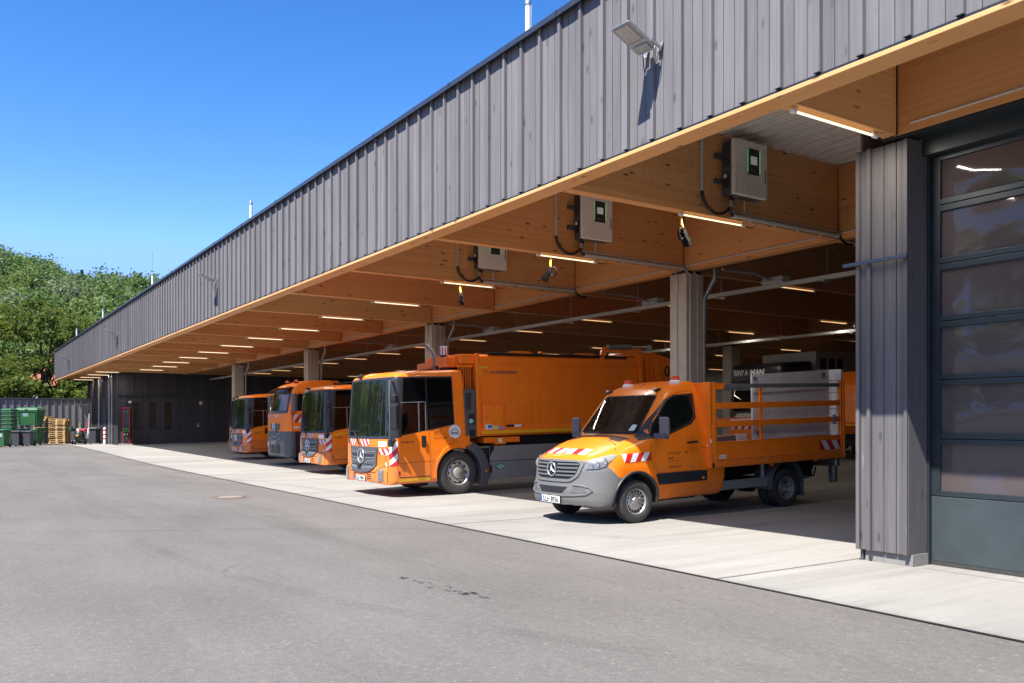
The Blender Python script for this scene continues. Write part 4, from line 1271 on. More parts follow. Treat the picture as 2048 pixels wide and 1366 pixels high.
def make_econic(label, group, plate, full):
    """full: 'refuse' = refuse body and lettering, 'short' = chassis only, None = cab only with plain body"""
    global eco_body_mesh
    root = empty('refuse_truck' if full == 'refuse' else 'low_cab_truck')
    tag(root, label, 'truck', group)
    if eco_body_mesh is None:
        cab = eco.cut('cab', M['orange'], eco_cutters(), M['inside']); eco_body_mesh = cab.data
    else:
        cab = bpy.data.objects.new('cab', eco_body_mesh); COL.objects.link(cab)
    cab.parent = root
    # glass and black surrounds
    b = MB(); lay(b, eco, 'front', [(-.99, 1.345), (.77, 1.345), (.80, 2.615), (-.96, 2.615)], .002, (), .12); w = b.build('windscreen', M['glass'], root, smooth=60)
    b = MB(); lay(b, eco, 'front', rounded([(-1.15, 1.30), (1.215, 1.30), (1.195, 2.66), (-1.09, 2.66)], .03, 3), .005, [[(-.99, 1.355), (.765, 1.355), (.795, 2.61), (-.965, 2.61)], [(.80, 1.37), (1.1, 1.37), (1.085, 2.6), (.825, 2.6)]], .035)
    lay(b, eco, 'side', [(.17, 1.30), (.44, 1.34), (.52, 2.66), (.27, 2.66)], .006, (), .035)
    b.build('windscreen_frame', M['trim_black'], w)
    b = MB(); lay(b, eco, 'front', [(.79, 1.36), (1.11, 1.36), (1.095, 2.61), (.815, 2.61)], .002, (), .05); b.build('corner_window', M['glass'], root, smooth=60)
    do = [(.36, .43), (1.15, .43), (1.13, 1.3), (1.12, 1.478), (.42, 1.365), (.37, 1.33)]
    b = MB(); lay(b, eco, 'side', do, .005, (), .12, 0, .01); d = b.build('door', M['orange'], root, smooth=40)
    b = MB(); seam(b, eco, 'side', do[:3] + [(1.12, 1.48)], .012, .002); seam(b, eco, 'side', [(.36, 1.33), (.36, .43)], .012, .002)
    seam(b, eco, 'side', [(.39, .46), (1.13, .46)], .016, .007); seam(b, eco, 'side', [(.37, .77), (1.14, .785), (1.33, .79)], .006, .007); seam(b, eco, 'side', [(1.74, 2.74), (1.95, 2.74)], .006, .003)
    seam(b, eco, 'front', [(-1.2, .71), (-.92, .70), (-.68, .56), (.68, .56), (.92, .70), (1.2, .71)], .016, .004); seam(b, eco, 'front', [(1.13, .36), (1.13, .7)], .012, .004)
    b.build('panel_gaps', M['ink'], root)
    b = MB(); lay(b, eco, 'side', ES, .002, (), .12); b.build('side_window', M['glass_dark'], root, smooth=60)
    b = MB(); lay(b, eco, 'right', ES, .002, (), .15); b.build('side_window', M['glass_dark'], root, smooth=60)
    b = MB()
    lay(b, eco, 'side', [(.335, 1.345), (1.10, 1.462), (1.775, 1.59), (1.735, 2.68), (.45, 2.66)], .004, [[(.37, 1.375), (1.09, 1.485), (1.745, 1.61), (1.705, 2.65), (.485, 2.635)]], .1)
    lay(b, eco, 'side', [(1.065, 1.46), (1.09, 1.465), (1.085, 2.67), (1.06, 2.67)], .006)
    b.build('window_frame', M['trim_black'], d)
    b = MB()
    lay(b, eco, 'side', [(.42, 2.085), (1.06, 2.10), (1.06, 2.115), (.42, 2.10)], .008); lay(b, eco, 'side', [(.86, 1.44), (.885, 1.442), (.885, 2.1), (.86, 2.1)], .008); lay(b, eco, 'side', [(1.03, 1.46), (1.05, 1.462), (1.05, 2.1), (1.03, 2.1)], .008)
    b.build('sliding_window_frame', M['zinc'], d)
    b = MB(); lay(b, eco, 'side', rounded([(.93, 1.10), (1.04, 1.10), (1.04, 1.36), (.93, 1.36)], .03), .008); b.bar((1.275, .985, 1.13), (1.275, .985, 1.33), .03, .03); b.build('door_handle', M['black'], d)
    b = MB(); lay(b, eco, 'side', [(.365, .36), (1.13, .36), (1.13, .43), (.365, .43)], .003); lay(b, eco, 'side', [(.37, .5), (.4, .5), (.4, .6), (.37, .6)], .007, mi=1); b.build('sill', [M['yellow_refl'] if full == 'refuse' else M['orange'], M['black']], root)
    # cab inside
    b = MB(); b.box(-1.0, 1.0, .3, .62, .9, 1.37); b.box(.1, .9, .55, .75, 1.3, 1.45); b.build('dashboard', plain('dash_grey', (.2, .2, .2), .7) if 'dash_grey' not in bpy.data.materials else bpy.data.materials['dash_grey'], root, bevel=.04)
    for x in (.55, -.3, -.75):
        b = MB(); b.obox((x, 1.55, 1.55), (.23, 0, 0), (0, .07, -.01), (0, .06, .4)); b.obox((x, 1.59, 2.05), (.14, 0, 0), (0, .05, 0), (0, .02, .1)); b.box(x - .23, x + .23, 1.1, 1.55, 1.0, 1.16); b.build('seat', bpy.data.materials['seat_cloth'], root, bevel=.04)
    b = MB(); b.tube([(.55 + math.cos(2 * math.pi * k / 24) * .22, .78 + math.sin(2 * math.pi * k / 24) * .14, 1.5 + math.sin(2 * math.pi * k / 24) * .17) for k in range(25)], .018, 6, caps=False); b.build('steering_wheel', M['black'], root, smooth=50)
    b = MB(); b.box(-.55, -.12, .3, .34, 1.4, 1.62); b.box(-.50, -.17, .295, .3, 1.43, 1.58, 1); b.build('paper_tray', [M['white'], M['black']], root)
    # front: grille, bumper, lamps
    go = [(-.75, 1.125), (.75, 1.125), (.66, .66), (.42, .57), (0, .54), (-.42, .57), (-.66, .66)]
    b = MB(); lay(b, eco, 'front', rounded(go, [.03, .03, .05, .1, .1, .1, .05]), .03, (), .06, 0, .04)
    g = b.build('grille', M['dark_grey'], root, smooth=40)
    b = MB()
    for z0, z1, hw in ((.905, .965, .62), (.70, .745, .58)):
        for s in (1, -1):
            for i in range(8):
                x0 = s * (.15 + i * (hw - .15) / 8); x1 = x0 + s * (hw - .15) / 8 * .8
                for k in range(2):
                    za = z0 + (z1 - z0) * k / 2; lay(b, eco, 'front', [(x0, za), (x1, za), (x1, za + (z1 - z0) * .4), (x0, za + (z1 - z0) * .4)], .033, (), 0)
    b.box(-.09, .05, -.03, .05, .64, .73)
    b.build('grille_slots', M['black'], g)
    b = MB()
    for z, hw in ((1.0, .68), (.87, .65), (.79, .63), (.65, .55)):
        seam(b, eco, 'front', [(-hw, z + .03), (-.2, z), (.2, z), (hw, z + .03)], .016, .036)
    b.build('grille_bar', plain('grille_edge', (.3, .31, .32), .35, .4) if 'grille_edge' not in bpy.data.materials else bpy.data.materials['grille_edge'], g)
    p, n = eco.hit('front', 0, .93)
    b = MB(); star_emblem(b, (0, p.y - .055, .915), .165, .025); b.build('star_emblem', M['chrome'], g, smooth=50)
    for s in (1, -1):
        b = MB(); q = rounded([(s * .82, .375), (s * 1.03, .385), (s * 1.03, .625), (s * .82, .635)], .02); lay(b, eco, 'front', q, .004, (), .05); h_ = b.build('headlight', M['dark_grey'], root)
        b = MB()
        for z in (.56, .455):
            p, n = eco.hit('front', s * .925, z); b.lathe([(.001, .0), (.045, -.004), (.052, -.006), (.052, .004)], p + n * .004, 'y', 14)
        b.build('reflector', M['lens_in'], h_, smooth=50)
        b = MB(); lay(b, eco, 'front', q, .012, (), .06); b.build('lens', M['lens'], h_, smooth=60)
    b = MB()
    for s in (1, -1):
        for i in range(3):
            for k in range(3):
                x = s * (.33 + i * .065); z = .40 + k * .045; lay(b, eco, 'front', [(x, z), (x + .05, z), (x + .05, z + .03), (x, z + .03)], .003, (), 0)
    b.build('bumper_vents', M['black'], root)
    p, n = eco.hit('front', 0, .42); licence_plate(root, (0, p.y - .014, .42), plate)
    for x0, x1, sl, f in ((-.80, -.42, .25, 0), (-.12, .34, -.25, 0)):
        b = MB()
        for poly, ci in hatch([(x0, 1.145), (x1, 1.145), (x1, 1.29), (x0, 1.29)], 5, sl, f): lay(b, eco, 'front', poly, .004, (), 0, ci)
        b.build('front_warning_stripe', [M['hred'], M['hwhite']], root)
    b = MB()
    for poly, ci in hatch([(.77, .96), (1.17, .96), (1.17, 1.09), (.77, 1.09)], 4, -.28, 0): lay(b, eco, 'front', poly, .004, (), .08, ci)
    for poly, ci in hatch([(.20, .70), (.355, .70), (.355, 1.26), (.20, 1.26)], 1, 0, 0): pass
    z = .62; k = 0
    while z < 1.32:
        q = []
        for (u, v) in ((.155, z - .10), (.352, z + .10), (.352, z + .24), (.155, z + .04)): q.append((u, min(1.27, max(.70, v))))
        if abs(q[0][1] - q[3][1]) + abs(q[1][1] - q[2][1]) > .02: lay(b, eco, 'side', q, .005, (), .05, k % 2)
        z += .14; k += 1
    b.build('front_warning_stripe', [M['hred'], M['hwhite']], root)
    b = MB(); lay(b, eco, 'front', rounded([(.76, 1.13), (1.08, 1.13), (1.08, 1.25), (.76, 1.25)], .035), .01, (), .06, 0, .01); b.build('step_plate', M['white'], root, smooth=40)
    for x0 in (-.78, -.12):
        b = MB()
        p0, n0 = eco.hit('front', x0, 1.2); p1, n1 = eco.hit('front', x0 - .42, 1.46)
        b.bar(p0 + n0 * .05, p1 + n1 * .03, .03, .025); p2, n2 = eco.hit('front', x0 - .05, 1.47); b.bar(p1 + n1 * .02 + Vector((-.25, 0, .0)), p2 + n2 * .02, .025, .02); b.build('wiper', M['black'], root)
    # mirrors on long arms at the front corner
    for s in (1,):
        b = MB(); b.tube([(s * 1.15, .3, 2.55), (s * 1.30, .16, 2.56), (s * 1.36, .12, 2.3), (s * 1.36, .12, 1.3), (s * 1.22, .26, 1.28)], .022, 8)
        a_ = b.build('mirror_arm', M['dark_grey'], root, smooth=50)
        b = MB(); b.obox((s * 1.43, .20, 1.78), (.10, .02, 0), (-.02, .06, 0), (0, 0, .27)); b.obox((s * 1.41, .20, 2.18), (.08, .02, 0), (-.02, .06, 0), (0, 0, .085)); b.build('mirror', M['black'], a_, bevel=.035)
        if s == 1:
            b = MB(); b.obox((1.30, .16, 1.22), (.08, .0, 0), (0, .05, 0), (0, 0, .08)); b.obox((1.36, .2, 1.27), (.05, .0, 0), (0, .04, 0), (0, 0, .045)); b.build('kerb_mirror', M['black'], a_, bevel=.03)
    b = MB(); p, n = eco.hit('front', -.45, 2.70); b.obox(p + Vector((0, -.02, .03)), (.09, 0, 0), (0, .05, 0), (0, 0, .05)); b.build('front_camera', M['black'], root, bevel=.03)
    # fender, mudguard, wheels, chassis
    b = MB()
    for s in (1, -1):
        vs = []; A = list(range(-6, 118, 8))
        for a in A: y_ = 1.87 - math.cos(R(a)) * .63; z_ = .49 + math.sin(R(a)) * .63; vs += [(s * .8, y_, z_), (s * 1.262, y_, z_)]
        b._add(vs, [(2 * i, 2 * i + 1, 2 * i + 3, 2 * i + 2) for i in range(len(A) - 1)])
        b.prism([(1.87 - math.cos(R(a)) * .575, .49 + math.sin(R(a)) * .575) for a in range(95, 0, -8)] + [(1.87 - .575, .40), (1.24, .40)] + [(1.3, .8), (1.5, 1.06), (1.75, 1.17), (2.16, 1.2)] + [(2.22, 1.15), (2.0, 1.05)], 'x', s * 1.235, s * 1.262)
        b.prism([(2.0, 1.03), (2.16, 1.2), (2.16, 1.34), (2.0, 1.3), (1.9, 1.2)], 'x', s * .9, s * 1.262)
    b.build('wheel_arch', M['orange'], root, bevel=.008)
    for s in (1, -1):
        b = MB(); out = [(1.87 + math.cos(R(a)) * .60, .49 + math.sin(R(a)) * .60) for a in range(70, -28, -8)]; inn = [(1.87 + math.cos(R(a)) * .82, .49 + math.sin(R(a)) * .78) for a in range(-24, 72, 8)]
        b.prism(out + inn, 'x', s * .85, s * 1.25); b.build('mudguard', M['dark_grey'], root, bevel=.02)
    for s in (1, -1): make_wheel(root, (s * 1.08, 1.87, .49), .49, .29, .29, 'truck', s)
    L = 3.3 if full == 'short' else 9.5
    b = MB()
    for s in (1, -1): b.box(s * .38, s * .46, 1.3, L, .62, .88)
    b.box(-1.0, 1.0, .3, 1.3, .36, .5); b.box(-.9, .9, 1.77, 1.97, .34, .52)
    b.box(.5, .9, .9, 1.25, .22, .4); b.box(-.7, .3, 1.1, 1.4, .25, .45)
    b.build('chassis', M['under'], root, bevel=.01)
    return root

E1 = make_econic('orange refuse truck with a large orange body and STUTTGART lettering, beside the dropside van', 'low cab trucks parked in the hall', 'S:LH 8944', 'refuse')
T = E1
bl = bpy.data.materials['brown_lettering']
b = MB(); lay_text(b, eco, 'side', 'AWS', 1.24, 1.405, .085, .007, .0015, .95, slope=.03); lay_text(b, eco, 'side', 'Abfallwirtschaft Stuttgart', 1.24, 1.365, .035, .007, 0, .85, slope=.03); b.build('cab_lettering', bl, T); b = MB(); lay_text(b, eco, 'side', 'STUTTGART', 1.23, 1.27, .075, .007, 0, .9, slope=.02)
for q in ([(1.68, 1.28), (1.70, 1.33), (1.72, 1.31), (1.705, 1.29)], [(1.7, 1.265), (1.725, 1.3), (1.74, 1.28), (1.715, 1.26)]): lay(b, eco, 'side', q, .007)
b.build('cab_lettering', bl, T); b = MB(); lay_text(b, eco, 'side', 'ECONIC NGT', .43, 1.205, .055, .009, .0012, .95)
b.build('model_lettering', M['ink'], T)
b = MB(); c_ = [(1.77 + math.cos(2 * math.pi * k / 28) * .155, 1.43 + math.sin(2 * math.pi * k / 28) * .155) for k in range(28)]; lay(b, eco, 'side', c_, .007)
for z0, z1, hw in ((1.40, 1.42, .11), (1.365, 1.385, .11)): lay(b, eco, 'side', [(1.77 - hw, z0), (1.77 + hw, z0), (1.77 + hw, z1), (1.77 - hw, z1)], .009, mi=1)
arc = [(1.77 - .105 + .21 * i / 10, 1.43 + .06 * math.sin(math.pi * i / 10)) for i in range(11)]
seam(b, eco, 'side', arc, .016, .009, 1)
b.build('round_sticker', [M['hwhite'], M['dark_grey']], T)
# intake tower behind the cab
b = MB(); b.prism([(1.98, 1.55), (2.05, 1.27), (2.36, 1.27), (2.36, 2.40), (1.99, 2.38)], 'x', .7, 1.22)
t_ = b.build('intake_tower', M['dark_grey'], T, bevel=.025)
b = MB(); b.box(1.221, 1.224, 2.09, 2.23, 1.92, 2.30)
for z in [1.94 + .03 * i for i in range(12)]: b.box(1.222, 1.227, 2.095, 2.225, z, z + .008, 1)
b.box(1.221, 1.223, 2.16, 2.32, 1.58, 1.82); b.box(1.221, 1.223, 2.17, 2.32, 1.30, 1.46); b.lathe([(.06, 0), (.05, .03), (.001, .04)], (1.222, 2.22, 1.66), 'x', 12, 2)
b.build('intake_grille', [M['black'], M['dark_grey'], plain('mint_bottle', (.2, .5, .4), .4)], t_)
b = MB()
b.tube([(-.1, 2.02, .9), (-.1, 2.02, 3.2), (-.1, 1.98, 3.32), (-.2, 1.85, 3.5)], .055, 10); b.tube([(.05, 2.06, .9), (.05, 2.06, 3.1)], .02, 6); b.build('exhaust_stack', M['steel_grey'], T, smooth=50)
# frame between cab and body: headboard beam, bars and beacon
b = MB(); b.box(-.35, 1.16, 2.0, 2.36, 2.98, 3.2); b.box(.55, .95, 1.75, 2.1, 2.9, 3.15); b.box(-1.2, -.35, 2.1, 2.36, 2.9, 3.1)
b.build('head_frame', M['orange'], T, bevel=.015)
b = MB()
for i in range(6): y_ = 1.99 + i * .062; b.box(1.05, 1.08, y_, y_ + .02, 2.3, 2.95)
b.box(1.04, 1.09, 1.96, 2.36, 2.9, 2.96)
b.build('guard_bar', M['orange'], T)
b = MB(); b.box(-1.1, 1.04, 2.1, 2.3, 1.2, 2.95); b.build('cable_bay', M['under'], T)
b = MB(); b.lathe([(.09, 0), (.09, .03), (.06, .05)], (.78, 1.78, 3.14), 'z', 14); bb = b.build('beacon', M['black'], T)
b = MB(); b.lathe([(.085, .05), (.09, .08), (.09, .22), (.085, .25), (.001, .26)], (.78, 1.78, 3.14), 'z', 16, 0)
for k in range(8): a = k * math.pi / 4; b.box(.78 + math.cos(a) * .092 - .008, .78 + math.cos(a) * .092 + .008, 1.78 + math.sin(a) * .092 - .008, 1.78 + math.sin(a) * .092 + .008, 3.2, 3.36, 1)
b.build('lens', [M['hwhite'], M['hred']], bb)
# refuse body
rb = empty('refuse_body', (0, 0, 0)); rb.parent = T
b = MB()
y0, y1 = 2.40, 7.35
pr = [(1.18, 1.30), (1.245, 1.36), (1.245, 1.44), (1.175, 1.56), (1.175, 2.95), (1.21, 3.02), (1.21, 3.15), (1.12, 3.2)]
sec = [(x, z) for x, z in pr] + [(-x, z) for x, z in pr[::-1]]
b.loft([[(x, y, z) for x, z in sec] for y in (y0, y0 + .25, y1)])
b.box(1.16, 1.25, y0 - .03, y0 + .05, 1.3, 3.22); b.box(-1.25, -1.16, y0 - .03, y0 + .05, 1.3, 3.22)
b.build('hopper_shell', M['orange'], rb, bevel=.012)
b = MB(); b.box(1.21, 1.258, y0 + .17, y1, 1.355, 1.43); b.box(1.249, 1.258, y0 + .1, y0 + .155, 1.355, 1.43)
# corner mark
b.box(1.176, 1.2, y0 + .055, y0 + .32, 2.87, 2.93); b.box(1.176, 1.2, y0 + .055, y0 + .115, 2.66, 2.87)
b.build('reflective_tape', M['yellow_refl'], rb)
b = MB(); b.box(1.15, 1.27, y0 + .13, y0 + .70, 1.42, 2.04)
bx = b.build('locker', M['orange'], rb, bevel=.02)
b = MB(); b.lathe([(.014, 0), (.014, .006)], (1.27, y0 + .2, 1.74), 'x', 8); b.build('lock', M['black'], bx)
b = MB(); x = 1.2715
def sq(y_, yb, z_, zb, mi): b.box(x, x + .001, y_, yb, z_, zb, mi)
sq(y0 + .18, y0 + .36, 1.45, 1.575, 0); b.box(x + .001, x + .002, y0 + .24, y0 + .35, 1.48, 1.56, 1); sq(y0 + .38, y0 + .53, 1.455, 1.54, 2); sq(y0 + .54, y0 + .69, 1.45, 1.51, 3)
for i in range(4): b.prism([(y0 + .80 + i * .05, 1.50), (y0 + .86 + i * .05, 1.50), (y0 + .84 + i * .05, 1.555), (y0 + .78 + i * .05, 1.555)], 'x', 1.216, 1.2175, 4)
b.prism([(y0 + 1.02, 1.495), (y0 + 1.22, 1.5), (y0 + 1.22, 1.555), (y0 + 1.02, 1.555)], 'x', 1.216, 1.2175, 0); b.prism([(y0 + 1.24, 1.5), (y0 + 1.29, 1.5), (y0 + 1.25, 1.56), (y0 + 1.23, 1.56)], 'x', 1.216, 1.2175, 5)
b.build('stickers', [M['hwhite'], M['blue_mark'], plain('pale_yellow_sticker', (.6, .5, .2), .5), plain('violet_sticker', (.25, .22, .5), .5), M['ink'], M['hred']], rb)
b = MB(); flat_text(b, 'HS FAHRZEUGBAU', (1.1795, y0 + .40, 2.76), (0, 1, 0), (0, 0, 1), .088, .0022)
for q in ([(.24, 2.84), (.27, 2.80), (.30, 2.82)], [(.30, 2.78), (.33, 2.80), (.36, 2.74)]): b._add([(1.1795, y0 + u, v) for u, v in q], [(0, 1, 2)])
b.build('body_lettering', plain('violet_lettering', (.06, .025, .09), .5), rb)
b = MB(); b.box(-1.1, 1.18, y0 + .35, y1, 3.2, 3.24, 1)
for y_ in (y0 + 1.25, y0 + 3.2): b.prism([(y_ - .45, 3.235), (y_ + .45, 3.235), (y_ + .28, 3.30), (y_ - .18, 3.30)], 'x', 1.0, 1.16, 0)
for y_ in (y0 + 1.85, y0 + 3.9): b.lathe([(.05, -.03), (.05, .03)], (1.15, y_, 3.27), 'x', 10, 0)
b.tube([(1.19, y0 + .3, 3.235)] + [(1.19, y0 + .3 + i * .5, 3.225 + .015 * (i % 2)) for i in range(1, 10)], .018, 6, 1)
b.build('roof_cover', [M['orange'], M['under']], rb)
# lifter at the rear: arm, ram, posts, tailgate
lf = empty('bin_lifter', (0, 0, 0)); lf.parent = T
b = MB(); b.prism([(6.08, 3.06), (6.16, 3.1), (6.3, 3.33), (6.36, 3.33), (6.9, 3.33), (7.05, 3.05), (7.2, 3.05), (7.5, 3.40), (7.42, 3.46), (6.22, 3.47), (6.13, 3.38)], 'x', 1.12, 1.2)
b.lathe([(.035, 0), (.035, .01)], (1.2, 6.3, 3.28), 'x', 12, 1)
b.build('lift_arm', [M['orange'], M['black']], lf, bevel=.01)
b = MB(); b.tube([(1.2, 6.32, 3.47), (1.2, 7.1, 3.49)], .065, 12); b.tube([(1.2, 7.1, 3.49), (1.2, 7.7, 3.50)], .025, 8, 1); b.lathe([(.07, -.05), (.07, .05)], (1.2, 7.72, 3.5), 'x', 10, 1); b.build('hydraulic_ram', [M['steel_grey'], M['zinc']], lf, smooth=50)
b = MB(); b.prism([(7.30, 3.30), (7.42, 3.34), (7.56, 1.4), (7.40, 1.4), (7.36, 2.85)], 'x', 1.16, 1.26); b.prism([(7.62, 3.2), (7.67, 3.2), (7.78, 1.4), (7.70, 1.4)], 'x', 1.14, 1.2)
b.build('rear_frame', M['orange'], lf, bevel=.01)
b = MB(); b.prism([(7.4, 3.38), (7.9, 3.38), (9.3, 3.02), (9.5, 2.7), (9.6, 1.2), (9.0, .9), (7.4, 1.25)], 'x', -1.15, 1.12); b.prism([(8.05, 3.18), (8.35, 3.0), (8.1, 2.75), (8.5, 1.5), (8.3, 1.5), (7.95, 2.85)], 'x', 1.12, 1.19)
b.prism([(7.95, 2.88), (8.08, 2.9), (8.3, 2.2), (8.12, 2.2)], 'x', 1.19, 1.24)
b.build('tailgate', M['orange'], lf, bevel=.015)
b = MB(); flat_text(b, '04', (1.125, 8.34, 2.74), (0, 1, 0), (0, 0, 1), .42, .006); b.build('fleet_number', M['ink'], lf)
# skirts, tanks, rear wheels
b = MB(); b.box(1.14, 1.18, 2.74, 6.2, .30, .70); b.box(1.14, 1.18, 2.74, 6.2, .715, 1.06); b.box(.5, 1.14, 2.8, 6.2, .35, 1.0, 1)
b.prism([(2.74, .82), (2.86, 1.0), (2.86, 1.06), (2.74, 1.06)], 'x', 1.178, 1.184, 1)
sk = b.build('side_skirt', [plain('skirt_grey', (.25, .245, .25), .42, .2, .1, 2), M['under']], T, bevel=.01)
b = MB(); b.box(1.181, 1.183, 2.92, 3.14, .51, .655, 0); b.prism([(2.93, .582), (3.03, .645), (3.13, .582), (3.03, .52)], 'x', 1.183, 1.184, 1); b.prism([(2.955, .582), (3.03, .63), (3.105, .582), (3.03, .535)], 'x', 1.184, 1.185, 0)
flat_text(b, 'CNG', (1.186, 2.985, .562), (0, 1, 0), (0, 0, 1), .05, .001, 1); b.build('gas_sign', [M['green_mark'], M['hwhite']], sk)
b = MB()
for i in range(9): b.tube([(1.08, 2.6 + .03 * (i % 3), .95 - .07 * i), (1.12, 2.7, .93 - .07 * i), (1.05, 2.78, .9 - .07 * i)], .018, 6)
b.box(.6, 1.1, 2.6, 2.76, .45, 1.0); b.box(1.1, 1.2, 2.62, 2.78, .45, .62)
b.build('hose_bundle', M['black'], T)
b = MB(); b.box(.4, 1.15, 2.6, 3.6, 1.14, 1.27); b.box(.7, 1.16, 2.9, 3.2, 1.10, 1.25); b.box(1.161, 1.163, 3.0, 3.1, 1.14, 1.24, 1); b.build('subframe', [M['orange'], M['hwhite']], T)
b = MB(); b.box(-1.0, 1.0, 2.7, 7.3, 1.06, 1.29); b.build('underfloor', M['under'], T)
b = MB(); b.lathe([(.03, 0), (.03, .015)], (1.245, 2.58, .5), 'x', 10); b.lathe([(.03, 0), (.03, .02)], (1.262, 1.74, 1.2), 'x', 10); b.build('marker_light', M['amber'], T)
for y_ in (6.75, 8.1):
    for s in (1, -1): make_wheel(T, (s * 1.08, y_, .49), .49, .29, .29, 'truck_dual', s, dual=True)
ground_pitch(T, -18.2, 7.85, .02, 1.87)

E2 = make_econic('orange low cab truck between the big refuse truck and the tall grey-bumpered truck', 'low cab trucks parked in the hall', 'S:LH 8951', 'short')
E2_only = MB(); E2_only.box(-1.2, 1.2, 2.25, 3.25, .9, 1.1); E2_only.box(-1.2, 1.2, 2.3, 3.2, 1.1, 2.7)
E2_only.build('equipment_box', M['orange'], E2, bevel=.03)
for s in (1, -1): make_wheel(E2, (s * 1.08, 2.95, .49), .49, .29, .29, 'truck', s)
b = MB(); lay(b, eco, 'side', [(.39, 1.225), (1.1, 1.29), (1.1, 1.335), (.39, 1.27)], .008); b.build('yellow_stripe', M['yellow_refl'], E2)
b = MB(); lay_text(b, eco, 'side', 'S-LH 8951', .45, 1.13, .07, .008, .001, .9); b.build('cab_lettering', M['ink'], E2)
E3 = copy_tree(E2)
E4 = copy_tree(E2)
def set_long(o):
    pass
ground_pitch(E2, -26.65, 9.66, .02, 1.87)
E3['label'] = 'orange low cab truck parked left of the tall grey-bumpered truck, second from the far wall'
ground_pitch(E3, -38.1, 10.55, .02, 1.87)
E4['label'] = 'farthest orange truck, mostly hidden, only a strip of its front showing by the far wall'
ground_pitch(E4, -43.0, 11.75, .02, 1.87)

# ------------------------------------------------------------------ tall truck with a grey bumper
def act_profile():
    return [(.08, .32), (.0, .42), (.0, .95), (.03, 1.26), (.05, 1.30), (.06, 1.96), (.10, 2.04), (.30, 2.86), (.38, 2.98), (.55, 3.08), (1.0, 3.2), (1.9, 3.24), (2.0, 3.2), (2.05, 1.2), (1.2, 1.1), (1.1, .34)]
def act_f(x, y, z):
    ax = np.abs(x); yy = y - .06 * ax ** 2
    a = poly_sdf(yy, z + .03 * ax ** 2, act_profile())
    w = np.interp(z, [.3, 1.0, 1.6, 2.1, 3.0, 3.3], [1.23, 1.25, 1.24, 1.2, 1.1, 1.0])
    return smax(smax(a, (ax - w), .1), rrect_sdf(x, yy - .02, 1.25, 0, 6, .3), .04)
act = Body(*implicit_mesh(act_f, (0, .9, 1.9), (1.25, 1.0, 1.5), 60))
AT = empty('tall_truck'); tag(AT, 'tall orange truck with a grey bumper and black sun visor between two low cab trucks', 'truck')
t = NT('orange_cab_grey_base'); tc = t.add('ShaderNodeTexCoord'); sp = t.add('ShaderNodeSeparateXYZ'); t.l.new(tc.outputs['Object'], sp.inputs[0])
t.base(t.mix(t.math('LESS_THAN', sp.outputs[2], 1.29), (*ORANGE, 1), t.mix(t.math('GREATER_THAN', sp.outputs[1], .42), (.085, .088, .095, 1), (.015, .015, .016, 1)))); t.set(Roughness=.4, Coat_Weight=.2)
AW = rounded([(-1.0, 2.06), (1.0, 2.06), (.95, 2.78), (-.95, 2.78)], .05); AS = rounded([(.35, 2.06), (1.2, 2.02), (1.25, 2.7), (.6, 2.7)], .05)
c1 = MB(); c1.prism(AS, 'x', -1.5, 1.5); c2 = MB(); c2.prism(AW, 'y', -.2, 1.8)
c3 = MB()
for s in (-1, 1): c3.lathe([(.6, .75 * s), (.6, 1.5 * s)], (0, 1.5, .5), 'x', 32)
cb = act.cut('cab', t.m, [c1, c2, c3], M['inside']); cb.parent = AT
b = MB(); lay(b, act, 'front', AW, .002, (), .15); w = b.build('windscreen', M['glass'], AT, smooth=60)
b = MB(); lay(b, act, 'front', rounded([(-1.15, 1.99), (1.15, 1.99), (1.08, 2.86), (-1.08, 2.86)], .05), .005, [[(q[0] * .985, 2.42 + (q[1] - 2.42) * .98) for q in AW]], .12); b.build('windscreen_frame', M['trim_black'], w)
b = MB(); lay(b, act, 'side', AS, .002, (), .15); b.build('side_window', M['glass_dark'], AT, smooth=60)
b = MB(); P_ = [];
for x in [-1.1 + .22 * i for i in range(11)]:
    p, n = act.hit('front', x, 2.86); P_.append(p)
vs = [];
for p in P_: vs += [p + Vector((0, .02, .1)), p + Vector((0, -.22, -.02)), p + Vector((0, -.23, -.07)), p + Vector((0, .0, -.03))]
b._add(vs, [(4 * i + k, 4 * i + (k + 1) % 4, 4 * i + 4 + (k + 1) % 4, 4 * i + 4 + k) for i in range(10) for k in range(4)])
b.build('sun_visor', M['glass_dark'], AT)
b = MB(); lay(b, act, 'front', rounded([(-.55, 1.58), (.55, 1.58), (.5, 1.36), (.2, 1.28), (-.2, 1.28), (-.5, 1.36)], .04), .02, (), .08, 0, .03); g = b.build('grille', M['dark_grey'], AT, smooth=40)
p, n = act.hit('front', 0, 1.45); b = MB(); star_emblem(b, (0, p.y - .05, 1.46), .15, .025); b.build('star_emblem', M['chrome'], g, smooth=50)
b = MB()
for z in (1.22, 1.05): seam(b, act, 'front', [(-.6, z), (-.25, z - .14), (.25, z - .14), (.6, z)], .05, .01)
for z in (1.17, 1.0): seam(b, act, 'front', [(-.55, z), (-.22, z - .13), (.22, z - .13), (.55, z)], .03, .011, 1)
lay(b, act, 'front', [(-.6, .45), (.6, .45), (.6, .78), (-.6, .78)], .005, (), .12, 1)
for x in (-.3, .05, .3): lay(b, act, 'front', [(x - .05, .42), (x + .05, .42), (x + .05, .78), (x - .05, .78)], .02, (), 0, 2)
b.build('bumper_grille', [bpy.data.materials['grille_edge'], M['black'], M['steel_grey']], AT)
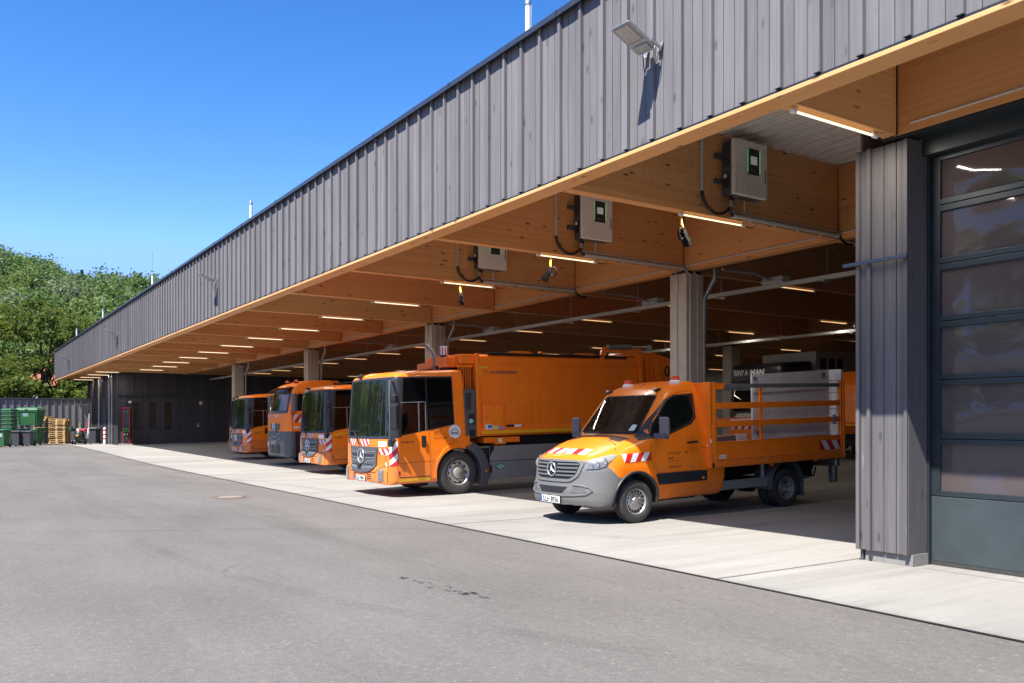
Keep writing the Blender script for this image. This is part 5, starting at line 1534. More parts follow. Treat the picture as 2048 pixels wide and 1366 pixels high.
for s in (1, -1):
    b = MB(); q = rounded([(s * .66, .68), (s * 1.0, .74), (s * 1.05, .93), (s * .7, .88)], .03); lay(b, act, 'front', q, .004, (), .08); h_ = b.build('headlight', M['dark_grey'], AT)
    b = MB()
    for x in (.78, .93): p, n = act.hit('front', s * x, .82); b.lathe([(.001, 0), (.05, -.004), (.055, -.006), (.055, .004)], p + n * .004, 'y', 12)
    b.build('reflector', M['lens_in'], h_)
    b = MB(); lay(b, act, 'front', q, .012, (), .1); b.build('lens', M['lens'], h_)
    b = MB(); b.obox((s * 1.42, .35, 2.35), (.09, .03, 0), (-.03, .06, 0), (0, 0, .34)); b.box(s * 1.15, s * 1.42, .4, .44, 2.66, 2.7); b.box(s * 1.15, s * 1.42, .4, .44, 2.02, 2.06); b.build('mirror', M['dark_grey'], AT, bevel=.03)
    b = MB(); p, n = act.hit('top', s * .5, .75); b.lathe([(.09, 0), (.09, .04)], p, 'z', 14); bb = b.build('beacon', M['black'], AT)
    b = MB(); b.lathe([(.08, .04), (.075, .12), (.001, .13)], p, 'z', 14); b.build('lens', M['beacon'], bb)
    make_wheel(AT, (s * 1.08, 1.5, .5), .5, .3, .29, 'truck', s)
b = MB()
for x0, x1, sl in ((-.95, -.55, .25), (-.05, .42, -.25)):
    for poly, ci in hatch([(x0, 1.79), (x1, 1.79), (x1, 1.94), (x0, 1.94)], 5, sl, 0): lay(b, act, 'front', poly, .004, (), 0, ci)
b.build('front_warning_stripe', [M['hred'], M['hwhite']], AT); b = MB()
for poly, ci in hatch([(.36, 1.62), (.85, 1.62), (.85, 1.92), (.36, 1.92)], 3, .45, 0): lay(b, act, 'side', poly, .004, (), .1, ci)
lay(b, act, 'side', [(.36, 1.40), (1.0, 1.40), (1.0, 1.46), (.36, 1.46)], .004, (), 0, 1)
b.build('warning_stripe', [M['hred'], M['hwhite']], AT)
b = MB(); seam(b, act, 'side', [(.32, 1.3), (.32, 2.05), (.62, 2.75), (1.32, 2.76), (1.32, 1.3)], .014, .003); seam(b, act, 'front', [(-1.2, 1.97), (1.2, 1.97)], .016, .004); seam(b, act, 'front', [(.74, 1.3), (.74, 1.95)], .01, .004); b.build('panel_gaps', M['ink'], AT)
p, n = act.hit('front', -.1, .84); licence_plate(AT, (-.1, p.y - .014, .85), 'S:LH 8936')
b = MB(); b.box(-1.05, 1.05, .35, 1.8, 1.6, 2.03); b.build('dashboard', bpy.data.materials['dash_grey'], AT, bevel=.04)
b = MB()
for s in (1, -1): b.box(s * .38, s * .46, 1.3, 7.6, .7, .95)
b.box(-1, 1, 1.0, 2.0, .4, 1.15); b.build('chassis', M['under'], AT)
b = MB(); b.box(-1.2, 1.2, 2.3, 7.6, 1.15, 1.3); b.box(-1.2, 1.2, 2.3, 7.6, 1.3, 2.7); b.build('tipper_body', M['orange'], AT, bevel=.03)
b = MB(); b.box(-.95, .95, 1.1, 2.3, 3.1, 3.2); b.build('roof_board', M['orange'], AT, bevel=.03)
for s in (1, -1): make_wheel(AT, (s * 1.08, 5.6, .5), .5, .3, .29, 'truck_dual', s, dual=True)
ground_pitch(AT, -32.45, 10.45, .02, 1.5)

# ------------------------------------------------------------------ rental truck and another refuse truck deep in the hall
RT = empty('rental_truck'); tag(RT, 'black cab rental truck with white box body, seen behind the slatted bed', 'truck')
def man_f(x, y, z):
    ax = np.abs(x); yy = y - .05 * ax ** 2
    a = poly_sdf(yy, z, [(.0, .35), (.0, 1.3), (.05, 1.5), (.2, 2.7), (.12, 2.85), (.2, 3.35), (.4, 3.52), (1.9, 3.6), (2.0, .5), (.9, .4)])
    return smax(smax(a, ax - 1.22, .1), rrect_sdf(x, yy, 1.25, 0, 6, .22), .03)
man = Body(*implicit_mesh(man_f, (0, 1.0, 1.9), (1.25, 1.0, 1.6), 36))
t = NT('black_cab_orange_base'); tc = t.add('ShaderNodeTexCoord'); sp = t.add('ShaderNodeSeparateXYZ'); t.l.new(tc.outputs['Object'], sp.inputs[0])
t.base(t.mix(t.math('LESS_THAN', sp.outputs[2], 1.36), (.012, .012, .013, 1), (*ORANGE, 1))); t.set(Roughness=.4)
mc2 = MB(); mc2.prism([(-1.0, 1.75), (1.0, 1.75), (1.0, 2.65), (-1.0, 2.65)], 'y', -.3, 1.6)
cb = man.cut('cab', t.m, [mc2], M['inside']); cb.parent = RT
b = MB(); lay(b, man, 'front', [(-1.0, 1.75), (1.0, 1.75), (1.0, 2.65), (-1.0, 2.65)], .002, (), .2); b.build('windscreen', M['glass'], RT, smooth=60)
b = MB(); w1 = lay_text(b, man, 'front', 'RENT A', -1.0, 3.1, .26, .01, .002, .8, slope=.0); lay_text(b, man, 'front', 'MAN', -.98 + w1 + .1, 3.1, .28, .01, .012, 1.05); b.build('roof_lettering', M['hwhite'], RT)
b = MB()
for poly, ci in hatch([(-1.05, 1.08), (1.0, 1.08), (1.0, 1.28), (-1.05, 1.28)], 12, .06, 1): lay(b, man, 'front', poly, .004, (), 0, ci)
b.build('warning_stripe', [M['hred'], M['hwhite']], RT)
b = MB(); lay(b, man, 'front', [(-.95, 1.45), (.7, 1.45), (.9, 1.68), (-.75, 1.68)], .004, (), .2); b.build('front_panel', plain('pale_front_panel', (.4, .42, .38), .4), RT)
b = MB(); b.box(-1.25, 1.25, 2.15, 9.0, 1.0, 3.95); b.box(-1.251, -1.2, 2.1, 9.05, 1.0, 1.1, 1)
for i in range(3): b.box(1.25, 1.255, 2.4 + i * .5, 2.75 + i * .5, 3.3, 3.7, 1)
b.build('box_body', [plain('white_box_body', (.3, .3, .28), .5), M['black']], RT, bevel=.02)
b = MB()
for s in (1, -1): b.box(s * .38, s * .46, 1.3, 8.5, .7, .95)
b.build('chassis', M['under'], RT)
for y_ in (1.4, 6.8):
    for s in (1, -1): make_wheel(RT, (s * 1.08, y_, .5), .5, .3, .29, 'truck', s)
ground_pitch(RT, -21.8, 25.0, .02, 1.4)
RR = empty('refuse_truck'); tag(RR, 'orange refuse truck tail with yellow stripe, deep between bed and pillar', 'truck')
b = MB(); b.prism([(0, 1.3), (.1, 2.6), (.6, 3.1), (7, 3.1), (7, 1.2), (.3, .9)], 'x', -1.2, 1.2); b.build('refuse_body', M['orange'], RR, bevel=.03)
b = MB(); b.box(-1.21, 1.21, -.02, .3, 1.2, 1.26); b.build('reflective_tape', M['yellow_refl'], RR)
b = MB(); b.box(-1.1, 1.1, .3, 9, .5, .9); b.build('chassis', M['under'], RR)
b = MB(); b.box(-1.2, 1.2, 7.2, 9, .5, 2.8); b.build('cab', M['orange'], RR, bevel=.1)
for y_ in (2.2, 7.9):
    for s in (1, -1): make_wheel(RR, (s * 1.08, y_, .49), .49, .29, .29, 'truck', s)
ground_pitch(RR, -18.3, 26.0, .02, 2.2)
# ------------------------------------------------------------------ lights, chargers and cables under the canopy
ORD = ['first', 'second', 'third', 'fourth', 'fifth', 'sixth', 'seventh', 'eighth', 'ninth', 'tenth', 'eleventh', 'twelfth', 'thirteenth', 'fourteenth', 'fifteenth', 'sixteenth', 'seventeenth', 'eighteenth']
def make_tube(glow, watts):
    root = empty('tube_light')
    b = MB(); b.lathe([(.014, -.64), (.014, .64)], (0, 0, 0), 'y', 10); b.build('lamp_tube', glow, root, smooth=50)
    for s in (-1, 1):
        b = MB(); b.lathe([(.02, 0), (.028, .01), (.028, .07), (.02, .08)], (0, s * .70 - .04, 0), 'y', 12); b.box(-.012, .012, s * .66 - .01, s * .66 + .01, .02, .05); b.build('end_cap', M['white'], root, smooth=50)
    la = bpy.data.lights.new('lamp_light', 'AREA'); la.shape = 'RECTANGLE'; la.size = .05; la.size_y = 1.25; la.energy = watts; la.color = (1.0, .91, .78)
    lo = bpy.data.objects.new('lamp_light', la); COL.objects.link(lo); lo.parent = root; lo.location = (0, 0, -.03)
    b = MB(); b.tube([(0, .74, 0), (0, .86, -.02), (0.02, .98, .02), (.05, 1.0, .12)], .008, 6); b.build('lamp_cable', M['cable'], root, smooth=50)
    return root
tp = make_tube(M['tube_out'], 15); tin = make_tube(M['tube_on'], 7)
first = True
spots = [(k, BX[k], 10.2) for k in range(1, 14)] + [(0, BX[0], 8.03)] + [(k, BX[k], 8.3) for k in (14, 15, 16, 17)]
for k, x, y in spots:
    o = tp if first else copy_tree(tp); first = False
    o.location = (x + .02, y + (.0 if k < 12 else .2), ZB - .045)
    tag(o, 'lit tube lamp under the %s canopy beam counted from the wash bay' % ORD[k], 'tube light', 'tube lamps under the canopy beams')
first = True
for k, x in enumerate(BX[:14]):
    for y, kmin in ((17.1, 2), (23.8, 3), (31.3, 4), (38.9, 6)):
        if k < kmin or k > 13: continue
        o = tin if first else copy_tree(tin); first = False
        o.location = (x, y, ZB - .045)
        tag(o, 'warm glowing tube lamp under a dark beam inside the hall', 'tube light', 'tube lamps inside the hall')

def make_charger():
    root = empty('charger')                      # local: x out of the beam face, y along the beam, z up
    b = MB(); b.box(.05, .24, -.37, .37, -.43, .43)
    h_ = b.build('housing', M['dark_grey'], root, bevel=.012)
    b = MB(); b.box(.24, .32, -.375, .375, -.435, .435); b.build('front_cover', M['offwhite'], root, bevel=.012)
    b = MB(); b.box(.321, .326, -.10, .20, -.09, .32); dp = b.build('display_panel', M['black'], root, bevel=.006)
    b = MB(); b.box(.3265, .3275, -.02, .13, .07, .20); b.build('screen', M['screen'], dp)
    for y in (-.092, .185):
        b = MB(); b.box(.3265, .329, y, y + .012, -.07, .31); b.build('light_strip', M['green_led'], dp)
    b = MB(); flat_text(b, 'EKO', (.3275, -.01, -.05), (0, 1, 0), (0, 0, 1), .06, .001); b.build('display_lettering', plain('dim_lettering', (.16, .16, .16), .5) if 'dim_lettering' not in bpy.data.materials else bpy.data.materials['dim_lettering'], dp)
    b = MB(); b.box(.321, .323, .322, .342, -.20, .03); b.build('rating_strip', M['dark_grey'], root)
    b = MB()
    for z0 in (.03, .22):
        for i in range(7): b.box(.07, .21, -.374, -.371, z0 + i * .024, z0 + i * .024 + .012)
    b.build('side_vent', M['black'], h_)
    b = MB(); b.box(.10, .16, -.39, -.36, -.16, -.10, 1); b.lathe([(.05, -.015), (.05, .0)], (.13, -.37, -.24), 'y', 14, 0); b.box(.09, .2, -.385, -.37, -.32, -.08, 0); b.build('isolator', [M['black'], M['white']], h_)
    for z in (.2, -.2):
        b = MB(); b.box(0, .05, -.52, -.34, z - .04, z + .04); b.lathe([(.018, 0), (.018, .02)], (.05, -.46, z), 'x', 8); b.build('wall_bracket', M['dark_grey'], root, bevel=.004)
    b = MB(); b.tube([(.03, -.80, .56), (.03, -.80, -.35)], .027, 10); b.lathe([(.034, 0), (.034, .07)], (.03, -.80, -.40), 'z', 12)
    for z in (.3, -.15): b.box(0, .04, -.84, -.76, z, z + .02)
    b.build('riser_conduit', M['pvc'], root, smooth=50)
    b = MB(); P_ = []
    for i in range(15):
        a = math.pi * i / 14; P_.append((.03 + .10 * i / 14, -.80 + .30 * (1 - math.cos(a)) , -.40 - .33 * math.sin(a)))
    P_[-1] = (.15, -.2, -.43); b.tube(P_, .026, 10); b.tube([(.15, -.27, -.43), (.14, -.27, -.56), (.10, -.25, -.66), (.06, -.16, -.70), (.045, -.1, -.70)], .026, 10)
    b.build('charging_cable', M['cable'], root, smooth=60)
    b = MB(); b.lathe([(.04, 0), (.04, .09)], (.14, -.27, -.60), 'z', 12); b.lathe([(.045, 0), (.045, .05)], (.15, -.2, -.45), 'z', 12); b.build('cable_gland', M['zinc'], root, smooth=50)
    b = MB(); b.tube([(.045, -.1, -.70), (.045, 2.55, -.70)], .034, 10); b.lathe([(.042, 0), (.042, .08)], (.045, -.12, -.70), 'y', 12); b.lathe([(.042, 0), (.042, .08)], (.045, 2.5, -.70), 'y', 12)
    for y in (.3, .9, 1.5, 2.1): b.box(0, .05, y, y + .025, -.75, -.65)
    b.build('feed_conduit', M['pvc'], root, smooth=50)
    b = MB(); b.tube([(.02, .18, -.43), (.02, .18, -.62)], .012, 8); b.tube([(.02, -.15, -.63), (.02, 2.6, -.63)], .010, 8); b.build('signal_conduit', M['white'], root, smooth=50)
    b = MB(); b.tube([(.045, 2.58, -.7), (.06, 2.68, -.78), (.06, 2.8, -.84), (.06, 2.95, -.82)], .026, 8); b.build('feed_cable', M['cable'], root, smooth=60)
    return root
ch = make_charger()
for i, lab in enumerate(('white wall charger behind bird netting, nearest to the wash bay pillar', 'white wall charger on the beam in the middle of the three', 'white wall charger half hidden by a beam, farthest of the three')):
    o = ch if i == 0 else copy_tree(ch)
    o.location = (BX[i + 1] + .09, 10.65, 5.66)
    tag(o, lab, 'charger', 'chargers on the canopy beams')

def make_plug():
    root = empty('charging_plug')
    b = MB(); b.tube([(0, 0, 0), (.0, .01, -.12), (.02, .02, -.2)], .022, 8); b.build('cable', M['yellow'], root, smooth=50)
    b = MB(); b.tube([(.02, .02, -.19), (.02, .02, -.26)], [.035, .03], 10); b.bar((.02, .02, -.25), (.02, .14, -.38), .07, .09); b.bar((.02, .12, -.36), (.02, .17, -.46), .11, .10)
    ring = [(.02, -.05 + .07 * math.cos(a), -.30 + .09 * math.sin(a)) for a in [2 * math.pi * i / 14 for i in range(15)]]
    b.tube(ring, .018, 8, caps=False); b.build('plug_body', plain('plug_black', (.008, .008, .008), .85, 0, .05, 6, 0, .1), root, bevel=.006, smooth=40)
    return root
pg = make_plug()
for i, (x, y, rz, lab) in enumerate(((BX[1] - .1, 9.62, .3, 'black charging plug on a short yellow cable, largest, near the first charger'), (BX[2] - .1, 9.88, 1.9, 'black charging plug on a yellow cable below the middle charger'), (BX[3] - .1, 10.04, .9, 'small black charging plug on a yellow cable, below the farthest charger'))):
    o = pg if i == 0 else copy_tree(pg)
    o.location = (x, y, ZB - .02); o.rotation_euler = (0, 0, rz)
    tag(o, lab, 'charging plug', 'charging plugs hanging from the canopy beams')

# cable ducts hanging in the hall
for yd, zd in ((15.1, 4.58), (24.3, 4.55)):
    b = MB(); b.box(-62, -6.35, yd - .05, yd + .05, zd, zd + .09); x = -8.0
    while x > -62: b.box(x - .06, x + .06, yd - .055, yd + .055, zd - .004, zd + .094); x -= 3.0
    dct = hp(b, 'cable_duct', M['pvc'], bevel=.004)
    hang = None
    x = -8.3
    while x > -60:
        if hang is None:
            b = MB(); b.tube([(0, 0, .09), (0, 0, 1.6)], .008, 6); b.box(-.03, .03, -.16, .09, -.05, -.01); hang = b.build('hanger', M['zinc'], dct); o = hang
        else: o = hang.copy(); COL.objects.link(o)
        par(o, dct, True); o.location = (x, yd + .02, zd)
        x -= 2.9
for x in (-12.55, -16.47, -24.3, -32):
    b = MB(); b.box(x - .28, x + .28, 15.05, 15.3, 4.68, 4.82); b.box(x - .28, x + .28, 15.0, 15.05, 4.70, 4.74); hp(b, 'duct_box', M['pvc'], bevel=.008)
    b = MB(); b.tube([(x - .1, 13.6, 4.86), (x - .1, 14.6, 4.86), (x - .05, 14.9, 4.78), (x, 15.05, 4.74)], [.03, .03, .026, .026], 8); hp(b, 'duct_feed', M['zinc'], smooth=50)

# floodlights on the fascia
def make_flood():
    root = empty('floodlight')        # local: -y away from the wall
    b = MB(); b.prism([(-.10, -.115), (-.10, -.05), (-.62, -.02), (-.66, -.045), (-.66, -.07), (-.30, -.095)], 'x', -.17, .17); b.prism([(-.06, -.10), (-.06, -.04), (-.24, -.04), (-.24, -.13), (-.1, -.14)], 'x', -.13, .13)
    h_ = b.build('lamp_head', M['zinc'], root, bevel=.015)
    b = MB(); b._add([(-.15, -.645, -.0752), (.15, -.645, -.0752), (.15, -.30, -.1005), (-.15, -.30, -.1005)], [(0, 1, 2, 3)]); b.build('lens_frame', plain('lens_frame_grey', (.3, .31, .3), .35), h_)
    b = MB()
    for i in range(6):
        for j in range(9):
            x = -.095 + i * .038; y = -.60 + j * .031; z = -.0752 - (y + .645) / .345 * .0253 - .002
            b.box(x - .013, x + .013, y - .012, y + .012, z - .004, z)
    b.build('led_array', M['led'], h_)
    for s in (-1, 1):
        b = MB(); b.box(s * .165, s * .175, -.2, .03, -.08, -.03); b.box(s * .10, s * .175, .02, .03, -.1, .05); b.build('arm', M['zinc'], root)
    b = MB(); b.tube([(.15, .02, -.06), (.16, .0, -.25), (.1, .02, -.36)], .007, 6); b.tube([(-.05, -.1, -.13), (-.06, -.02, -.3), (-.05, .02, -.38)], .007, 6); b.build('lamp_cable', M['cable'], root, smooth=50)
    return root
fl = make_flood()
for i, (x, lab) in enumerate(((-7.6, 'large grey LED floodlight on the board fascia, nearest'), (-27.33, 'grey LED floodlight on the fascia, second nearest'), (-46.14, 'small grey floodlight on the fascia, third along'), (-66.14, 'tiny grey floodlight at the far left end of the fascia'))):
    o = fl if i == 0 else copy_tree(fl)
    o.location = (x, 6.985, 6.08); o.rotation_euler = (R(-17), 0, R(4)); o.scale = (.84, .84, .84)
    tag(o, lab, 'floodlight', 'floodlights on the fascia')
# lightning masts on the roof
ms = None
for i, (x, lab) in enumerate(((-12.42, 'white mast on the roof edge cut by the top of the picture, nearest'), (-28.84, 'white lightning rod on the roof edge, second nearest'), (-45.37, 'white lightning rod against the hill ridge, third along'), (-61.56, 'white lightning rod in front of the wooded hill, fourth along'), (-75.2, 'white lightning rod in front of the near trees, farthest'))):
    if ms is None:
        ms = empty('lightning_rod')
        b = MB(); b.tube([(0, 0, -1.7), (0, 0, .02)], .05, 10); b.build('mast', M['white'], ms, smooth=50)
        b = MB(); b.lathe([(.06, 0), (.065, .04), (.04, .12), (.015, .13)], (0, 0, 0), 'z', 12); b.tube([(.03, .03, -1.7), (.055, .03, 0)], .008, 6); b.build('clamp', M['zinc'], ms, smooth=50)
        b = MB(); b.tube([(0, 0, .12), (0, 0, 1.2)], .008, 6); b.build('rod', M['zinc'], ms); o = ms
    else: o = copy_tree(ms)
    o.location = (x, 8.5, 8.95)
    tag(o, lab, 'lightning rod', 'lightning rods on the roof')

# bird net in the first canopy bay
b = MB()
def netz(x, y): return 5.0 - .10 * math.sin(math.pi * (x + 9.6) / 3.7) * math.sin(math.pi * (y - 7.3) / 5.9) + .012 * math.sin(x * 9 + y * 4)
def strand(P_, r=.0006): b.tube(P_, r, 3, 0, caps=False)
i = 0
while -9.58 + i * .075 < -5.97:
    x = -9.58 + i * .075; y1 = 13.2 if x < -6.3 else 9.0
    strand([(x + .02 * math.sin(k * .9 + i), 7.3 + (y1 - 7.3) * k / 10, netz(x, 7.3 + (y1 - 7.3) * k / 10)) for k in range(11)]); i += 1
i = 0
while 7.32 + i * .075 < 13.2:
    y = 7.32 + i * .075; x1 = -5.97 if y < 9 else -6.3
    strand([(-9.58 + (x1 + 9.58) * k / 8, y + .02 * math.sin(k + i * .7), netz(-9.58 + (x1 + 9.58) * k / 8, y)) for k in range(9)]); i += 1
# a loose fold hanging along the first charger beam
rn = random.Random(5)
for i in range(100):
    y = 8.2 + i * .05
    zt = 5.78 - .10 * (y - 8.2); x = -9.12 + .04 * math.sin(i * .5)
    strand([(x + rn.uniform(-.02, .02), y + rn.uniform(-.03, .03), zt + (4.97 - zt) * k / 6 ) for k in range(7)], .0008)
for k in range(16):
    strand([(-9.12 + .04 * math.sin(i * 1.6), 8.2 + i * .25, (5.78 - .025 * i) + (4.97 - 5.78 + .025 * i) * k / 15 + rn.uniform(-.012, .012)) for i in range(20)], .001)
tag(b.build('bird_net', plain('net_black', (.02, .018, .017), .7), recalc=False), 'fine dark bird netting stretched under the first canopy bay beside the wash bay', 'bird net')

# ------------------------------------------------------------------ manhole and drip stains on the asphalt
mh = empty('manhole_cover', (-19.2, 5.2, 0)); tag(mh, 'round pale manhole cover with a rusty rim in the asphalt', 'manhole cover')
b = MB(); b.lathe([(.27, .004), (.265, .012), (.001, .013)], (0, 0, 0), 'z', 32); b.build('lid', plain('lid_concrete', (.21, .18, .155), .8, 0, .15, 20), mh)
b = MB(); b.lathe([(.33, .004), (.325, .011), (.285, .011), (.28, .004)], (0, 0, 0), 'z', 32, caps=False); b.build('rim', plain('rusty_iron', (.16, .085, .05), .8, .2, .4, 14), mh)
b = MB(); rs = random.Random(2)
def blob(cx, cy, rx, ry, z=.0045, n=12):
    ph = rs.uniform(0, 6); b._add([(cx + rx * math.cos(2 * math.pi * i / n) * rs.uniform(.7, 1.15), cy + ry * math.sin(2 * math.pi * i / n) * rs.uniform(.7, 1.15), gz(cx, cy) + z) for i in range(n)], [tuple(range(n))])
for i in range(26):
    t_ = rs.random(); cx = -8.2 + t_ * 1.35 + rs.gauss(0, .05); cy = 4.0 + t_ * .18 + rs.gauss(0, .04)
    r_ = rs.uniform(.012, .05) * (1.4 if t_ > .75 or t_ < .15 else .8); blob(cx, cy, r_ * 1.3, r_ * .8)
tag(b.build('drip_stain', plain('wet_asphalt', (.08, .078, .078), .55)), kind='structure')
b = MB(); blob(-19.2, 5.2, .6, .42, .003, 22); tag(b.build('rust_stain', plain('rust_stained_asphalt', (.115, .09, .078), .9)), kind='structure')

# rubbed tyre marks: faint curved films on the asphalt
def film_mat(name, c, a):
    t = NT(name); t.base((*c, 1)); t.set(Roughness=.9)
    n = t.noise(t.coords((1.2, 1.2, 1)), 1, 5, .7); f = t.noise(t.coords(), 40, 3, .7)
    tr = t.add('ShaderNodeBsdfTransparent'); mx = t.add('ShaderNodeMixShader')
    t.put(mx.inputs[0], t.math('MULTIPLY', t.math('MULTIPLY', t.range(n, .38, .62, 0, a), t.range(f, .35, .65, .3, 1)), 1.0))
    t.l.new(tr.outputs[0], mx.inputs[1]); t.l.new(t.b.outputs[0], mx.inputs[2]); t.l.new(mx.outputs[0], t.out.inputs[0])
    return t.m
fd_, fl_ = film_mat('rubber_film', (.07, .065, .062), .15), film_mat('dust_film', (.25, .238, .225), .2)
for i, (x0, y0, x1, y1, bend, w, m) in enumerate(((-9, 8.2, -16, -2.5, 2.2, .24, fd_), (-10.8, 8.2, -17.9, -2.0, 2.2, .24, fd_), (-17.2, 7.6, -34, .5, 2.6, .26, fd_), (-19.2, 7.6, -35, -1.2, 2.6, .26, fd_), (-2.5, 5.2, -13, 2.2, -.8, .2, fd_), (-3.0, 4.6, -7.6, 5.9, .5, .5, fl_), (-3, 2.6, -24, 1.2, 1.2, .35, fl_), (-24, 5.5, -52, 3.2, -1.0, .5, fl_))):
    b = MB(); n = 36; vs = []
    for k in range(n + 1):
        u = k / n; x = x0 + (x1 - x0) * u; y = y0 + (y1 - y0) * u + bend * math.sin(math.pi * u)
        d = Vector((x1 - x0, y1 - y0 + bend * math.pi * math.cos(math.pi * u), 0)).normalized(); q = Vector((-d.y, d.x, 0)) * w / 2
        for s in (-1, 1): vs.append((x + q.x * s, y + q.y * s, max(gz(x, y), hz(x, y) if y > 6.66 else gz(x, y)) + .0095 + i * .0004))
    b._add(vs, [(2 * k, 2 * k + 1, 2 * k + 3, 2 * k + 2) for k in range(n)])
    tag(b.build('tyre_mark', m), kind='structure')
# ------------------------------------------------------------------ fence, dispenser, bollard, bins at the far end
FX = -71.8
fence = empty('board_fence', (FX, 0, .2)); tag(fence, 'tall dark grey board fence closing the yard behind the bins', 'fence')
b = MB(); rr = random.Random(9); y = -16.0; i = 0
while y < 9.1:
    b.box(FX - .02 + rr.uniform(0, .003), FX, y + .002, y + .145, .3, 3.4)
    y += .148
par(b.build('boards', M['clad_y']), fence, True)
b = MB(); y = -16.0
while y < 9.1: b.box(FX, FX + .075, y - .02, y + .02, .25, 3.4); y += .444
par(b.build('battens', M['clad_y']), fence, True)
b = MB(); b.box(FX - .06, FX + .1, -16, 9.12, 3.4, 3.46); par(b.build('capping', M['coping']), fence, True)
b = MB(); b.box(FX - .05, FX - .021, -16, 9.1, .0, 3.38); par(b.build('backing', M['black']), fence, True)

def at_px(o, x, y, rz=0.0): o.location = (x, y, gz(x, y) if y < 6.7 else hz(x, y)); o.rotation_euler = (0, 0, rz); return o
FACE = R(57)
fd = empty('fuel_pump'); tag(fd, 'slim red framed fuel pump with green nozzles by the inner wall corner', 'fuel pump')
b = MB(); b.box(-.2, .2, -.15, .15, .04, 2.35); b.build('pump_housing', M['black'], fd, bevel=.02)
b = MB()
for s in (-1, 1): b.box(s * .2, s * .235, -.17, -.10, .06, 2.38)
b.box(-.235, .235, -.17, -.10, 2.33, 2.385); b.build('frame', M['red'], fd, bevel=.012)
b = MB(); b.box(-.17, .17, -.155, -.151, 1.35, 2.2); b.build('pump_panel', plain('pump_panel_dark', (.03, .035, .035), .4), fd)
for s in (-1, 1):
    b = MB(); P_ = [(s * .09 + .06 * math.cos(a), -.2, .95 + .10 * math.sin(a)) for a in [math.pi * i / 10 for i in range(11)]]; b.tube([(s * .09 + .06, -.2, .80)] + P_ + [(s * .09 - .06, -.2, .80)], .028, 8); b.build('nozzle', plain('nozzle_green', (.01, .3, .06), .4) if 'nozzle_green' not in bpy.data.materials else bpy.data.materials['nozzle_green'], fd, smooth=50)
    b = MB(); b.lathe([(.04, -.03), (.04, 0)], (s * .1, -.165, .66), 'y', 14); b.build('round_badge', M['white'], fd)
    b = MB(); b.tube([(s * .12, -.2, .8), (s * .16, -.22, .4), (s * .05, -.24, .12), (-s * .02, -.22, .3)], .018, 8); b.build('hose', M['cable'], fd, smooth=50)
    b = MB(); b.lathe([(.018, -.01), (.018, 0)], (s * .1, -.166, 2.16), 'y', 10); b.build('pump_lamp', M['white'], fd)
b = MB(); b.tube([(.29, -.1, .35), (.36, -.18, .2), (.42, -.2, .03), (.2, -.3, .02)], .02, 8); b.build('ground_hose', M['red'], fd, smooth=50)
at_px(fd, -63.2, 9.0 + .6, FACE); fd.location = (-63.6, 9.0, .2); fd.location = (-60.2, 9.75, .25)
b = MB(); b.box(-.45, .45, -.3, .3, -.1, .05); b.build('pump_island', M['plinth'], fd)
bo = empty('bollard'); tag(bo, 'red and white striped steel bollard beside the fuel pump', 'bollard')
b = MB()
for i, (z0, z1) in enumerate(((0, .34), (.34, .44), (.44, .62), (.62, .72), (.72, .90), (.90, 1.0), (1.0, 1.1))): b.lathe([(.085, z0), (.085, z1)], (0, 0, 0), 'z', 16, i % 2, caps=False)
b.lathe([(.085, 1.1), (.07, 1.14), (.001, 1.16)], (0, 0, 0), 'z', 16, 0)
b.build('post', [M['white'], M['red']], bo, smooth=50); at_px(bo, -62.6, 8.75)
b = MB(); b.lathe([(.14, 0), (.14, .02)], (0, 0, 0), 'z', 12); b.build('foot_plate', M['zinc'], bo)

def wheelie(name, c, m, lab, w=.58, d=.72, h=1.06, plate=None, group='wheeled bins at the far fence'):
    root = empty(name)
    b = MB(); secs = []
    for z, kx, ky in ((.06, .80, .78), (h * .55, .9, .9), (h * .86, .98, .98), (h * .86, 1.04, 1.04), (h * .93, 1.04, 1.04)):
        secs.append([(-w / 2 * kx, -d / 2 * ky, z), (w / 2 * kx, -d / 2 * ky, z), (w / 2 * kx, d / 2 * ky, z), (-w / 2 * kx, d / 2 * ky, z)])
    b.loft(secs); b.build('bin_body', m, root, bevel=.02)
    b = MB(); b.loft([[(-w / 2 * k, -d / 2 * k - .03 * (k > 1), z), (w / 2 * k, -d / 2 * k - .03 * (k > 1), z), (w / 2 * k, d / 2 * k, z + .02), (-w / 2 * k, d / 2 * k, z + .02)] for z, k in ((h * .935, 1.08), (h * .965, 1.09), (h * .99, .95), (h * 1.01, .6))]); b.bar((-w * .4, d / 2 + .05, h * .96), (w * .4, d / 2 + .05, h * .96), .035, .035)
    b.build('lid', m, root, bevel=.012)
    for s in (-1, 1):
        b = MB(); b.lathe([(.1, -.025), (.1, .025)], (s * w * .46, d * .42, .1), 'x', 16); b.build('wheel', M['rubber'], root)
    if plate:
        b = MB(); y = -d / 2 * .95; b.obox((0, y - .004, h * .68), (w * plate[1], 0, 0), (0, .004, 0), (0, -.02, h * plate[2])); b.build('sticker', plate[0], root)
    if lab: tag(root, lab, 'wheelie bin', group)
    return root
M['bin_green'] = plain('bin_green_plastic', (.022, .105, .036), .5, 0, .1)
M['bin_dark'] = plain('bin_dark_plastic', (.045, .048, .055), .5, 0, .1)
M['pale_label'] = plain('pale_label', (.45, .55, .58), .5, 0, .2, 30)
M['red_label'] = plain('red_label', (.5, .12, .14), .5, 0, .2, 30)
at_px(wheelie('wheelie_bin', 0, M['bin_green'], 'green wheelie bin with pale label at the left picture edge', plate=(M['pale_label'], .3, .09)), -59.3, 2.75, FACE)
